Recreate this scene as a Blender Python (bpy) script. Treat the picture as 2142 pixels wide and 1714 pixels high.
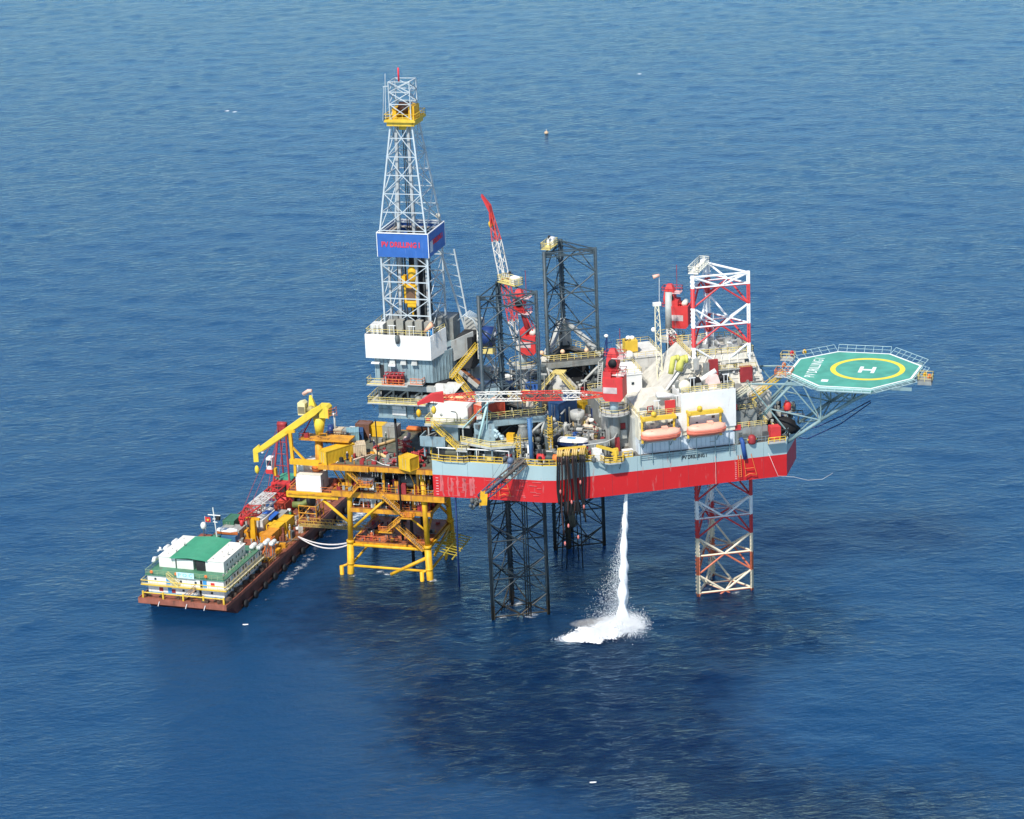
import bpy, math, random
import numpy as np
from mathutils import Vector, Matrix
random.seed(7)
for o in list(bpy.data.objects): bpy.data.objects.remove(o, do_unlink=True)
SC = bpy.context.scene
COL = SC.collection
rad = math.radians
# ------------------------------------------------------------------ camera
CAM_H = 190.0
PITCH, ROLL, FPX, PW, PH = rad(18.1), rad(2.48), 5200.0, 2142.0, 1714.0
fw = Vector((0, math.cos(PITCH), -math.sin(PITCH)))
r0 = Vector((1, 0, 0)); d0 = fw.cross(r0)
cr = math.cos(ROLL) * r0 + math.sin(ROLL) * d0
cd = -math.sin(ROLL) * r0 + math.cos(ROLL) * d0
EYE = Vector((0, 0, CAM_H))
cam = bpy.data.cameras.new('camera')
cam.sensor_width = 36.0
cam.lens = 36.0 * FPX / PW
cam.clip_start = 1.0
cam.clip_end = 60000
co = bpy.data.objects.new('camera', cam); COL.objects.link(co)
m = Matrix((cr, -cd, -fw)).transposed().to_4x4(); m.translation = EYE
co.matrix_world = m
SC.camera = co
# ------------------------------------------------------------------ sky and sun
SUN_EL, SUN_AZ = rad(52), rad(207)      # azimuth clockwise from +Y: sun is behind the helicopter, to its left
SKY_STRENGTH, SUN_STRENGTH = 0.125, 4.3
w = bpy.data.worlds.new("World"); SC.world = w; w.use_nodes = True
nt = w.node_tree; nt.nodes.clear()
sky = nt.nodes.new('ShaderNodeTexSky'); sky.sky_type = 'NISHITA'; sky.sun_disc = False
sky.sun_elevation = SUN_EL; sky.sun_rotation = SUN_AZ
sky.altitude = 0; sky.air_density = 1.0; sky.dust_density = 0.35; sky.ozone_density = 3.0
bg = nt.nodes.new('ShaderNodeBackground'); bg.inputs['Strength'].default_value = SKY_STRENGTH
wo = nt.nodes.new('ShaderNodeOutputWorld')
nt.links.new(sky.outputs[0], bg.inputs[0]); nt.links.new(bg.outputs[0], wo.inputs[0])
sl = bpy.data.lights.new('sun', 'SUN'); sl.energy = SUN_STRENGTH; sl.angle = rad(2.5); sl.color = (1.0, 0.95, 0.87)
so = bpy.data.objects.new('sun', sl); COL.objects.link(so)
sd = Vector((math.sin(SUN_AZ) * math.cos(SUN_EL), math.cos(SUN_AZ) * math.cos(SUN_EL), math.sin(SUN_EL)))
so.location = sd * 500 + Vector((0, 470, 0))
so.rotation_euler = sd.to_track_quat('Z', 'Y').to_euler()
SC.view_settings.view_transform = 'Standard'; SC.view_settings.look = 'None'
SC.view_settings.exposure = 0.3; SC.view_settings.gamma = 1.0
SC.view_settings.use_curve_mapping = False
SC.cycles.use_denoising = True
SC.cycles.max_bounces = 6; SC.cycles.diffuse_bounces = 3; SC.cycles.glossy_bounces = 3
SC.cycles.transparent_max_bounces = 8
SC.cycles.sample_clamp_indirect = 4.0
# ------------------------------------------------------------------ frames
# rig frame: s runs along the rig towards its bow, t across it away from the helicopter
RO = Vector((5.4, 472.0, 0)); RU = Vector((.956, -.292, 0)).normalized(); RV = Vector((-RU.y, RU.x, 0))
RA = math.atan2(RU.y, RU.x)
def R(s, t, z=0.0): return RO + RU * s + RV * t + Vector((0, 0, z))
# hull edge frame: e along the near bow flank, n inboard
EO = R(14.6, -26.9); EU = (R(51.2, -6.9) - EO).normalized(); EV = Vector((-EU.y, EU.x, 0)); EA = math.atan2(EU.y, EU.x)
def E(e, n, z=0.0): return EO + EU * e + EV * n + Vector((0, 0, z))
# barge frame: a along the barge away from its accommodation end, b across
BO = Vector((-75.9, 460.0, 0)); BA_ = rad(71); BU = Vector((math.cos(BA_), math.sin(BA_), 0)); BV = Vector((math.sin(BA_), -math.cos(BA_), 0))
def B(a, b, z=0.0): return BO + BU * a + BV * b + Vector((0, 0, z))
# survey helpers: where a sight line measured in the photo meets a level or an upright plane of known position
def ray(px, py): return cr * ((px - PW / 2) / FPX) + cd * ((py - PH / 2) / FPX) + fw
def PZ(px, py, z):
    d = ray(px, py); return EYE + d * ((z - CAM_H) / d.z)
def _pl(px, py, o, n):
    d = ray(px, py); return EYE + d * ((o - EYE).dot(n) / d.dot(n))
def PT(px, py, t): return _pl(px, py, R(0, t), RV)
def PS(px, py, s): return _pl(px, py, R(s, 0), RU)
def PN(px, py, n): return _pl(px, py, E(0, n), EV)
def PBa(px, py, a): return _pl(px, py, B(a, 0), BU)
def PBb(px, py, b): return _pl(px, py, B(0, b), BV)
# ------------------------------------------------------------------ materials
MATS = {}
def mat(name, col, rough=.55, metal=0.0, var=.18, scale=.6, rust=0.0, rustcol=(.16, .06, .025), streak=True, bump=0.0, bscale=3.0, spec=.4, col2=None, band=None):
    """painted / weathered surface: base colour, broad tone variation, optional rust runs, optional bump"""
    if name in MATS: return MATS[name]
    m = bpy.data.materials.new(name); m.use_nodes = True; t = m.node_tree; N = t.nodes; L = t.links
    b = N['Principled BSDF']; b.inputs['Roughness'].default_value = rough; b.inputs['Metallic'].default_value = metal
    b.inputs['Specular IOR Level'].default_value = spec
    g = N.new('ShaderNodeNewGeometry')
    n1 = N.new('ShaderNodeTexNoise'); n1.inputs['Scale'].default_value = scale; n1.inputs['Detail'].default_value = 6
    L.new(g.outputs['Position'], n1.inputs['Vector'])
    base = None
    if band:      # colour bands by height: list of (z, colour) from the bottom up
        sx = N.new('ShaderNodeSeparateXYZ'); L.new(g.outputs['Position'], sx.inputs[0])
        prev = None
        for z, c in band:
            if prev is None:
                rgb = N.new('ShaderNodeRGB'); rgb.outputs[0].default_value = (*c, 1); prev = rgb.outputs[0]; continue
            gt = N.new('ShaderNodeMath'); gt.operation = 'GREATER_THAN'; gt.inputs[1].default_value = z; L.new(sx.outputs[2], gt.inputs[0])
            mx = N.new('ShaderNodeMix'); mx.data_type = 'RGBA'; L.new(gt.outputs[0], mx.inputs[0]); L.new(prev, mx.inputs[6]); mx.inputs[7].default_value = (*c, 1); prev = mx.outputs[2]
        base = prev
    mr = N.new('ShaderNodeMapRange'); mr.inputs[1].default_value = .3; mr.inputs[2].default_value = .7; mr.inputs[3].default_value = 1 - var; mr.inputs[4].default_value = 1 + var * .5
    L.new(n1.outputs[0], mr.inputs[0])
    hs = N.new('ShaderNodeHueSaturation'); hs.inputs['Color'].default_value = (*col, 1)
    if base is not None: L.new(base, hs.inputs['Color'])
    L.new(mr.outputs[0], hs.inputs['Value']); out = hs.outputs[0]
    if col2 or rust > 0:
        mp = N.new('ShaderNodeMapping'); mp.inputs['Scale'].default_value = (1.6, 1.6, .22) if streak else (1, 1, 1)
        L.new(g.outputs['Position'], mp.inputs[0])
        n2 = N.new('ShaderNodeTexNoise'); n2.inputs['Scale'].default_value = .9; n2.inputs['Detail'].default_value = 8; n2.inputs['Roughness'].default_value = .65
        L.new(mp.outputs[0], n2.inputs['Vector'])
        cr_ = N.new('ShaderNodeMapRange'); cr_.inputs[1].default_value = .62 - .3 * rust if rust else .5; cr_.inputs[2].default_value = cr_.inputs[1].default_value + .16
        L.new(n2.outputs[0], cr_.inputs[0])
        mx = N.new('ShaderNodeMix'); mx.data_type = 'RGBA'; L.new(cr_.outputs[0], mx.inputs[0]); L.new(out, mx.inputs[6]); mx.inputs[7].default_value = (*(col2 or rustcol), 1)
        out = mx.outputs[2]
    L.new(out, b.inputs['Base Color'])
    if bump:
        n3 = N.new('ShaderNodeTexNoise'); n3.inputs['Scale'].default_value = bscale; n3.inputs['Detail'].default_value = 4
        L.new(g.outputs['Position'], n3.inputs['Vector'])
        bp = N.new('ShaderNodeBump'); bp.inputs['Strength'].default_value = bump; bp.inputs['Distance'].default_value = .1
        L.new(n3.outputs[0], bp.inputs['Height']); L.new(bp.outputs[0], b.inputs['Normal'])
    MATS[name] = m; return m
def ribbed(name, col, rust=.1, wl=.35, depth=.06, **k):
    """corrugated sheet: ribs along the object's own length"""
    if name in MATS: return MATS[name]
    m = mat(name, col, rust=rust, **k); t = m.node_tree; N = t.nodes; L = t.links
    tc = N.new('ShaderNodeTexCoord'); wv = N.new('ShaderNodeTexWave'); wv.bands_direction = 'X'; wv.wave_profile = 'SIN'
    wv.inputs['Scale'].default_value = .314 / wl; wv.inputs['Distortion'].default_value = 0
    L.new(tc.outputs['Object'], wv.inputs['Vector'])
    bp = N.new('ShaderNodeBump'); bp.inputs['Strength'].default_value = .8; bp.inputs['Distance'].default_value = depth
    L.new(wv.outputs['Fac'], bp.inputs['Height']); L.new(bp.outputs[0], N['Principled BSDF'].inputs['Normal'])
    return m
WHITE = mat('white_paint', (.80, .80, .76), var=.08, rust=.05, rustcol=(.55, .45, .33))
CREAM = mat('cream_paint', (.74, .69, .58), var=.12, rust=.14, rustcol=(.42, .32, .22))
DIRTYW = mat('weathered_white_paint', (.68, .67, .62), var=.2, rust=.22, rustcol=(.33, .27, .2))
HULLG = mat('hull_blue_grey', (.33, .43, .46), var=.14, scale=.15, rust=.1, rustcol=(.45, .5, .48))
GREYB = mat('blue_grey_paint', (.25, .345, .375), var=.22, rust=.2, rustcol=(.17, .15, .13))
GREYD = mat('dark_grey_steel', (.10, .115, .115), var=.35, rust=.22, rustcol=(.10, .06, .04))
GREYL = mat('light_grey_paint', (.46, .47, .44), var=.2, rust=.2, rustcol=(.27, .22, .17))
GREYM = mat('mid_grey_paint', (.26, .275, .26), var=.3, rust=.2, rustcol=(.16, .12, .09))
DECKG = mat('deck_dirty_grey', (.13, .13, .12), var=.5, scale=.9, rust=.3, rustcol=(.11, .07, .05), streak=False, rough=.8)
YELLOW = mat('safety_yellow', (.74, .49, .05), var=.15, rust=.06, rustcol=(.42, .24, .06))
YELPALE = mat('pale_rail_yellow', (.72, .58, .20), var=.2, rust=.12, rustcol=(.3, .25, .16))
JACKY = mat('jacket_yellow', (.78, .43, .018), var=.22, scale=.5, rust=.22, rustcol=(.46, .19, .03))
JACKO = mat('jacket_beam_orange_yellow', (.70, .32, .018), var=.3, scale=.8, rust=.38, rustcol=(.36, .14, .035))
RUSTD = mat('rusty_red_deck', (.27, .085, .05), var=.4, scale=1.2, rust=.3, rustcol=(.13, .065, .05), streak=False, rough=.8)
PDECK = mat('green_grey_deck', (.125, .135, .10), var=.45, scale=.7, rust=.35, rustcol=(.15, .10, .07), streak=False, rough=.85)
RED = mat('crane_red', (.62, .045, .045), var=.14, rust=.05)
REDDK = mat('dark_red_steel', (.34, .035, .04), var=.3, rust=.15)
ORNG = mat('orange_paint', (.75, .20, .05), var=.14, rust=.06)
LIFEB = mat('lifeboat_orange', (.80, .21, .13), var=.1, rough=.4)
PEACH = mat('sunlit_orange_canopy', (.85, .44, .32), var=.1, rough=.45)  # lifeboat tops: orange lightened to paint in the sunlight on them
CONTY = ribbed('container_yellow', (.78, .47, .025))
CONTO = ribbed('container_orange', (.72, .30, .03))
CONTB = ribbed('container_blue', (.035, .10, .24), rust=.12)
CONTW = ribbed('container_white', (.70, .70, .66), rust=.12)
CONTR = ribbed('container_red', (.60, .09, .05), rust=.1)
CONTG = ribbed('container_grey', (.36, .37, .34), rust=.25)
CONTN = ribbed('container_brown', (.20, .10, .07), rust=.3)
CONTT = ribbed('container_teal', (.22, .38, .42), rust=.2)
CONTE = ribbed('container_beige', (.62, .50, .33), rust=.2)
CONTGR = ribbed('container_green', (.05, .17, .10), rust=.15)
BLACK = mat('black_rubber', (.012, .012, .014), rough=.7, var=.3)
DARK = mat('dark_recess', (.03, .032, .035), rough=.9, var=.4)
LEGD = mat('dark_leg_paint', (.040, .062, .078), var=.3, rust=.12, rustcol=(.06, .045, .04), rough=.5, band=[(-50, (.035, .03, .022)), (3.0, (.028, .042, .052)), (27.0, (.048, .075, .092))])
_w, _r, _y = (.80, .82, .82), (.56, .05, .055), (.78, .68, .50)
_bands = [(-50, (.50, .33, .12))]
for k in range(-1, 9):
    z = .5 + 7.84 * k
    wc = _y if k < 2 else _w
    _bands += [(z, wc), (z + 3.92, _r if k > 0 else (.60, .16, .08))]
LEGRW = mat('red_and_white_leg_paint', _w, var=.1, rust=.06, band=_bands)
DERR = mat('pale_blue_white_steel', (.50, .56, .58), var=.15, rust=.1, rustcol=(.35, .33, .28), rough=.45)
BLUEB = mat('banner_blue', (.035, .13, .42), var=.12, rust=.05, rustcol=(.15, .25, .5), rough=.45)
NAVY = mat('navy_paint', (.018, .045, .16), var=.2, rough=.4)
TARP = mat('blue_tarpaulin', (.04, .13, .42), var=.25, rough=.6, bump=.6)
HELI = mat('helideck_green', (.085, .36, .27), var=.22, scale=.35, rough=.7, rust=.12, rustcol=(.13, .38, .31), streak=False)
HELIY = mat('helideck_yellow', (.85, .66, .06), var=.06)
MARKW = mat('marking_white', (.86, .86, .84), var=.05)
TEAL = mat('pale_teal_steel', (.42, .62, .60), var=.1)
TRUSS = mat('truss_grey_green', (.22, .33, .34), var=.2, rust=.08)
GRNROOF = mat('sheet_roof_green', (.07, .34, .20), var=.1, rust=.05, rustcol=(.1, .3, .2))
GRNDK = mat('deck_green_paint', (.07, .22, .13), var=.3, streak=False, rust=.2, rustcol=(.12, .1, .07))
RUSTH = mat('rusty_barge_hull', (.22, .075, .05), var=.4, scale=.4, rust=.35, rustcol=(.09, .04, .03))
LETR = mat('lettering_red', (.72, .04, .06), var=.05)
LETB = mat('lettering_black', (.02, .025, .03), var=.05)
LETC = mat('lettering_cyan', (.12, .42, .58), var=.05)
GLASS = mat('window_glass', (.03, .045, .06), rough=.1, var=.2, spec=.8)
ROPE = mat('white_rope', (.72, .68, .66), var=.1)
WOOD = mat('weathered_timber', (.42, .27, .17), var=.3)
SKIN = mat('skin', (.45, .28, .2), var=.05)
BIGBAG = mat('big_bag_fabric', (.74, .62, .48), var=.15, bump=.8, bscale=2.0)
TANKB = mat('pale_blue_tank', (.42, .55, .58), var=.15, rust=.12, rustcol=(.3, .28, .24))
CYANB = mat('bright_blue_paint', (.05, .30, .62), var=.1)
GREENH = mat('hose_green', (.16, .20, .06), var=.25)
# ------------------------------------------------------------------ mesh builder (all points given in world metres)
WM = {}
class MB:
    def __init__(s): s.v = []; s.f = []; s.sm = []
    def add(s, vs, fs, smooth=False):
        o = len(s.v); s.v += [Vector(p) for p in vs]; s.f += [tuple(i + o for i in f) for f in fs]; s.sm += [smooth] * len(fs); return s
    def box(s, c, size, ang=0.0, base=True, mat=None):
        """box centred at c (base centre when base) with length along ang"""
        lx, ly, lz = size; c = Vector(c); ca, sa = math.cos(ang), math.sin(ang)
        z0 = 0 if base else -lz / 2
        P = []
        for z in (z0, z0 + lz):
            for x, y in ((-1, -1), (1, -1), (1, 1), (-1, 1)):
                x_, y_ = x * lx / 2, y * ly / 2
                P.append(c + Vector((x_ * ca - y_ * sa, x_ * sa + y_ * ca, z)))
        return s.add(P, [(3, 2, 1, 0), (4, 5, 6, 7), (0, 1, 5, 4), (1, 2, 6, 5), (2, 3, 7, 6), (3, 0, 4, 7)])
    def rbox(s, fr, a0, a1, b0, b1, z0, z1):
        """box between frame coordinates"""
        P = [fr(x, y, z) for z in (z0, z1) for x, y in ((a0, b0), (a1, b0), (a1, b1), (a0, b1))]
        return s.add(P, [(3, 2, 1, 0), (4, 5, 6, 7), (0, 1, 5, 4), (1, 2, 6, 5), (2, 3, 7, 6), (3, 0, 4, 7)])
    def prism(s, pts, z0, z1):
        n = len(pts); P = [Vector((p[0], p[1], z0)) for p in pts] + [Vector((p[0], p[1], z1)) for p in pts]
        return s.add(P, [tuple(range(n - 1, -1, -1)), tuple(range(n, 2 * n))] + [(i, (i + 1) % n, n + (i + 1) % n, n + i) for i in range(n)])
    def loft(s, rings, smooth=False, cap=True, closed=True):
        n = len(rings[0]); P = [p for r in rings for p in r]; F = []
        for k in range(len(rings) - 1):
            for i in range(n if closed else n - 1):
                j = (i + 1) % n; F.append((k * n + i, k * n + j, (k + 1) * n + j, (k + 1) * n + i))
        if cap: F += [tuple(range(n - 1, -1, -1)), tuple(range((len(rings) - 1) * n, len(rings) * n))]
        return s.add(P, F, smooth)
    def rod(s, p, q, r, n=6, r2=None, smooth=None):
        p, q = Vector(p), Vector(q); d = q - p
        if d.length < 1e-6: return s
        d.normalize(); a = d.orthogonal().normalized(); b = d.cross(a); r2 = r if r2 is None else r2
        ring = lambda c, rr: [c + (a * math.cos(2 * math.pi * i / n) + b * math.sin(2 * math.pi * i / n)) * rr for i in range(n)]
        return s.loft([ring(p, r), ring(q, r2)], smooth=(n >= 8) if smooth is None else smooth)
    def bar(s, p, q, w, h=None):
        """square section member, h is its depth in the upright direction"""
        p, q = Vector(p), Vector(q); d = (q - p).normalized(); h = h or w
        up = Vector((0, 0, 1)) if abs(d.z) < .95 else Vector((RU.x, RU.y, 0))
        a = d.cross(up).normalized(); b = a.cross(d).normalized()
        R_ = lambda c: [c + a * x * w / 2 + b * y * h / 2 for x, y in ((-1, -1), (1, -1), (1, 1), (-1, 1))]
        return s.loft([R_(p), R_(q)])
    def path(s, pts, r, n=6):
        pts = [Vector(p) for p in pts]; rings = []; a = None
        for i, p in enumerate(pts):
            d = (pts[min(i + 1, len(pts) - 1)] - pts[max(i - 1, 0)]).normalized()
            a = d.orthogonal().normalized() if a is None else (a - d * a.dot(d)).normalized()
            b = d.cross(a); rings.append([p + (a * math.cos(2 * math.pi * k / n) + b * math.sin(2 * math.pi * k / n)) * r for k in range(n)])
        return s.loft(rings, smooth=True)
    def lathe(s, c, prof, n=14, axis=(0, 0, 1), smooth=True):
        c = Vector(c); d = Vector(axis).normalized(); a = d.orthogonal().normalized(); b = d.cross(a)
        return s.loft([[c + d * z + (a * math.cos(2 * math.pi * i / n) + b * math.sin(2 * math.pi * i / n)) * r for i in range(n)] for r, z in prof], smooth=smooth)
    def quad(s, *p): return s.add(p, [tuple(range(len(p)))])
    def slab(s, pts, n, th):
        """flat polygon given thickness th along n"""
        pts = [Vector(p) for p in pts]; n = Vector(n).normalized() * th
        return s.loft([pts, [p + n for p in pts]])
    def rail(s, pts, h=1.05, sp=1.9, r=.05, mids=(.5,), closed=False, toe=False):
        pts = [Vector(p) for p in pts]; U = Vector((0, 0, 1))
        if closed: pts = pts + [pts[0]]
        for p, q in zip(pts[:-1], pts[1:]):
            L_ = (q - p).length; k = max(1, round(L_ / sp))
            s.rod(p + U * h, q + U * h, r, 5, smooth=True)
            for m_ in mids: s.rod(p + U * h * m_, q + U * h * m_, r * .8, 4)
            if toe: s.bar(p + U * .1, q + U * .1, .03, .2)
            for i in range(k + 1): c = p.lerp(q, i / k); s.rod(c, c + U * h, r, 4)
        return s
    def blob(s, c, r, sq=(1, 1, 1), n=8, jit=.12, flat=False):
        c = Vector(c); rings = []; m_ = max(4, n // 2 + 1)
        for i in range(m_ + 1):
            th = math.pi * (.02 + .96 * i / m_); ring = []
            for k in range(n):
                ph = 2 * math.pi * k / n; j = 1 + random.uniform(-jit, jit)
                z = -math.cos(th); z = max(z, -.55) if flat else z
                ring.append(c + Vector((math.sin(th) * math.cos(ph) * sq[0] * j, math.sin(th) * math.sin(ph) * sq[1] * j, z * sq[2] * j)) * r)
            rings.append(ring)
        return s.loft(rings, smooth=True)
    def build(s, name, material, parent=None, loc=None, ang=0.0, label=None):
        if parent is not None: M = WM[parent.name]
        else: M = Matrix.LocRotScale(Vector(loc) if loc is not None else Vector((0, 0, 0)), Matrix.Rotation(ang, 3, 'Z'), None)
        Mi = M.inverted()
        me = bpy.data.meshes.new(name); me.from_pydata([Mi @ p for p in s.v], [], s.f)
        me.polygons.foreach_set('use_smooth', s.sm); me.materials.append(material); me.update()
        o = bpy.data.objects.new(name, me); COL.objects.link(o)
        if parent is not None: o.parent = parent
        else: o.matrix_world = M
        WM[o.name] = M
        if label: o['label'] = label
        return o
def tag(o, label, cat, group=None, kind=None):
    if label: o['label'] = label
    if cat: o['category'] = cat
    if group: o['group'] = group
    if kind: o['kind'] = kind
    return o
def thing(name, label, cat, loc, ang=0.0, group=None):
    o = bpy.data.objects.new(name, None); COL.objects.link(o); o.empty_display_size = .5
    o.location = Vector(loc); o.rotation_euler = (0, 0, ang)
    WM[o.name] = Matrix.LocRotScale(Vector(loc), Matrix.Rotation(ang, 3, 'Z'), None)
    return tag(o, label, cat, group)
def dup(root, loc, ang=None, label=None):
    def cp(o, par):
        c = o.copy(); COL.objects.link(c)
        if par is not None: c.parent = par
        for ch in [x for x in bpy.data.objects if x.parent == o]: cp(ch, c)
        return c
    kids = list(root.children); c = root.copy(); COL.objects.link(c)
    for k in kids: cp(k, c)
    c.location = Vector(loc)
    if ang is not None: c.rotation_euler = (0, 0, ang)
    if label: c['label'] = label
    WM[c.name] = Matrix.LocRotScale(Vector(loc), Matrix.Rotation(c.rotation_euler.z, 3, 'Z'), None)
    return c
def up(p, z): return Vector(p) + Vector((0, 0, z))
def text_part(name, body, size, origin, xdir, ydir, material, parent, depth=.03, width=None, bold=.0):
    """raised lettering lying in the plane of xdir, ydir (font outlines turned into a mesh)"""
    cu = bpy.data.curves.new(name, 'FONT'); cu.body = body; cu.size = size; cu.extrude = depth / 2; cu.resolution_u = 2; cu.offset = bold; cu.align_x = 'CENTER'; cu.align_y = 'CENTER'
    to = bpy.data.objects.new(name, cu); COL.objects.link(to)
    dg = bpy.context.evaluated_depsgraph_get(); me = bpy.data.meshes.new_from_object(to.evaluated_get(dg))
    bpy.data.objects.remove(to, do_unlink=True)
    X, Y = Vector(xdir).normalized(), Vector(ydir).normalized(); Z = X.cross(Y)
    k = 1.0
    if width:
        xs = [v.co.x for v in me.vertices]; k = width / (max(xs) - min(xs))
    Mi = WM[parent.name].inverted()
    for v in me.vertices: v.co = Mi @ (Vector(origin) + X * v.co.x * k + Y * v.co.y + Z * (v.co.z + depth / 2))
    me.materials.clear(); me.materials.append(material)
    o = bpy.data.objects.new(name, me); COL.objects.link(o); o.parent = parent; WM[o.name] = WM[parent.name]
    return o
def stair(label, top, bot, width=.9, material=None, group='yellow stairways', rails=True, name='stairway'):
    material = material or YELLOW
    top, bot = Vector(top), Vector(bot); d = top - bot; h = Vector((d.x, d.y, 0)); side = Vector((-h.y, h.x, 0)).normalized()
    t = thing(name, label, 'stairway', bot, math.atan2(h.y, h.x), group)
    n = max(4, int(d.z / .28)); st = MB()
    for i in range(1, n):
        c = bot + d * (i / n); st.box(c, (.28, width, .05), math.atan2(h.y, h.x), base=False)
    st.build('steps', GREYL, t)
    for sgn in (-1, 1):
        o = side * sgn * width / 2
        MB().bar(bot + o, top + o, .08, .28).build('stringer', material, t)
        MB().rail([bot + o, top + o], h=1.0, sp=1.6, r=.055).build('handrail', material, t)
    return t
def container(label, base, size, ang, mt, group='shipping containers', frame=None, doors=True, name='container', cat='container'):
    L_, W_, H_ = size; base = Vector(base); t = thing(name, label, cat, base, ang, group)
    F = lambda x, y, z: base + Vector((x * math.cos(ang) - y * math.sin(ang), x * math.sin(ang) + y * math.cos(ang), z))
    MB().box(F(0, 0, .12), (L_ - .1, W_ - .1, H_ - .2), ang).build('body', mt, t)
    f_ = MB()
    for x in (-1, 1):
        for y in (-1, 1):
            f_.box(F(x * (L_ / 2 - .07), y * (W_ / 2 - .07), 0), (.16, .16, H_), ang)
    for z in (0.0, H_ - .16):
        for y in (-1, 1): f_.box(F(0, y * (W_ / 2 - .06), z + .01), (L_ - .32, .14, .15), ang)
        for x in (-1, 1): f_.box(F(x * (L_ / 2 - .06), 0, z + .01), (.14, W_ - .32, .15), ang)
    f_.build('corner_frame', frame or mt, t)
    if doors:
        for y in (-1, 1):
            d_ = MB().box(F(-L_ / 2 + .02, y * W_ / 4, .25), (.06, W_ / 2 - .12, H_ - .5), ang).build('door', mt, t)
            MB().rod(F(-L_ / 2 - .04, y * W_ / 8, .3), F(-L_ / 2 - .04, y * W_ / 8, H_ - .3), .03, 5).build('lock_rod', GREYL, d_)
    return t
def person(label, p, ang, top, legs, hat, group='crew members'):
    """small standing figure: one body skin with clothing and helmet as children"""
    p = Vector(p); t = MB(); ca, sa = math.cos(ang), math.sin(ang)
    F = lambda x, y, z: p + Vector((x * ca - y * sa, x * sa + y * ca, z))
    el = lambda c, rx, ry: [c + Vector(((rx * math.cos(2 * math.pi * k / 8)) * ca - (ry * math.sin(2 * math.pi * k / 8)) * sa, (rx * math.cos(2 * math.pi * k / 8)) * sa + (ry * math.sin(2 * math.pi * k / 8)) * ca, 0)) for k in range(8)]
    root = thing('person', label, 'person', p, ang, group)
    b = MB()
    b.loft([el(F(0, 0, z), rx, ry) for z, rx, ry in ((.85, .16, .11), (1.05, .16, .11), (1.3, .2, .12), (1.43, .19, .1), (1.5, .07, .06), (1.56, .07, .07), (1.62, .085, .1), (1.7, .085, .1), (1.77, .05, .06))], smooth=True)
    for sx in (-1, 1):
        b.path([F(sx * .2, 0, 1.38), F(sx * .27, .02, 1.1), F(sx * .24, .14, .88)], .05)
        b.blob(F(sx * .24, .16, .84), .06, (.8, 1, 1.2), 6, 0)
    for sx in (-1, 1): b.loft([el(F(sx * .09, yo, z), rr, rr) for z, rr, yo in ((.05, .06, 0), (.4, .07, .01), (.85, .1, 0))], smooth=True)
    b.build('body', SKIN, root)
    c = MB(); c.loft([el(F(0, 0, z), rx, ry) for z, rx, ry in ((.84, .19, .14), (1.05, .18, .13), (1.3, .22, .14), (1.45, .2, .12), (1.5, .1, .08))], smooth=True)
    for sx in (-1, 1): c.path([F(sx * .2, 0, 1.4), F(sx * .28, .02, 1.1), F(sx * .25, .12, .92)], .065)
    c.build('jacket', top, root)
    l = MB()
    for sx in (-1, 1):
        l.loft([el(F(sx * .095, yo, z), rr, rr) for z, rr, yo in ((.1, .085, 0), (.45, .09, .012), (.9, .125, 0))], smooth=True)
    l.build('trousers', legs, root)
    bt = MB()
    for sx in (-1, 1): bt.box(F(sx * .095, .05, 0), (.12, .29, .13), ang)
    bt.build('boots', BLACK, root)
    MB().lathe(F(0, 0, 1.68), [(.13, 0), (.125, .05), (.1, .11), (.04, .14)], 8).build('helmet', hat, root)
    return root
def lattice(mb, A, B_, n, r, style='x', horiz=True):
    """bracing between two chords A=(low, high), B_=(low, high)"""
    a0, a1, b0, b1 = map(Vector, (*A, *B_))
    for k in range(n):
        u, v_ = k / n, (k + 1) / n
        p, q, p2, q2 = a0.lerp(a1, u), b0.lerp(b1, u), a0.lerp(a1, v_), b0.lerp(b1, v_)
        if horiz: mb.rod(p, q, r, 5)
        if style == 'x': mb.rod(p, q2, r, 5); mb.rod(q, p2, r, 5)
        elif style == 'z': mb.rod(p, q2, r, 5) if k % 2 == 0 else mb.rod(q, p2, r, 5)
        elif style == 'w':
            m_ = p2.lerp(q2, .5); mb.rod(p, m_, r, 5); mb.rod(q, m_, r, 5)
    if horiz: mb.rod(a1, b1, r, 5)
    return mb
# ------------------------------------------------------------------ sea
def axis(lo, hi, step_fn, far):
    v = [lo]
    while v[-1] < hi: v.append(v[-1] + step_fn(v[-1]))
    k = []; st = step_fn(hi); x = v[-1]
    while x < far: st *= 1.6; x += st; k.append(x)
    l = []; st = step_fn(lo); x = lo
    while x > -far: st *= 1.6; x -= st; l.append(x)
    return np.array(l[::-1] + v + k)
sx = axis(-300, 310, lambda x: 1.0, 25000.0)
sy = axis(385, 1330, lambda y: .62 + 1.3 * max(0, (y - 450)) / 900, 40000.0)
X, Y = np.meshgrid(sx, sy)
rng = np.random.default_rng(4)
Z = np.zeros_like(X)
# a tongue of choppier water, a dark reflection painted into its colour, runs from the rig towards the lower right; calmer slicks lie either side
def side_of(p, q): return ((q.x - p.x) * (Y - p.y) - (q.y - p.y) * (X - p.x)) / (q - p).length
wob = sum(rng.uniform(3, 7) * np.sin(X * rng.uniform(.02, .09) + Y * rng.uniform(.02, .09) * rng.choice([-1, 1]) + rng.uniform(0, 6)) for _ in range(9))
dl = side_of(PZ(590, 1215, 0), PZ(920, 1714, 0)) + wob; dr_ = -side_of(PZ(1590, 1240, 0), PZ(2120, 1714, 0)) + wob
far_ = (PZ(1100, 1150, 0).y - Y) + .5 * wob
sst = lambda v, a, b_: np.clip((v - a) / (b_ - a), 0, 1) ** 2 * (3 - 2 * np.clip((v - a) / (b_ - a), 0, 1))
chop_and_shade = sst(dl, -14, 34) * sst(dr_, -18, 38) * sst(far_, -6, 22)

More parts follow.
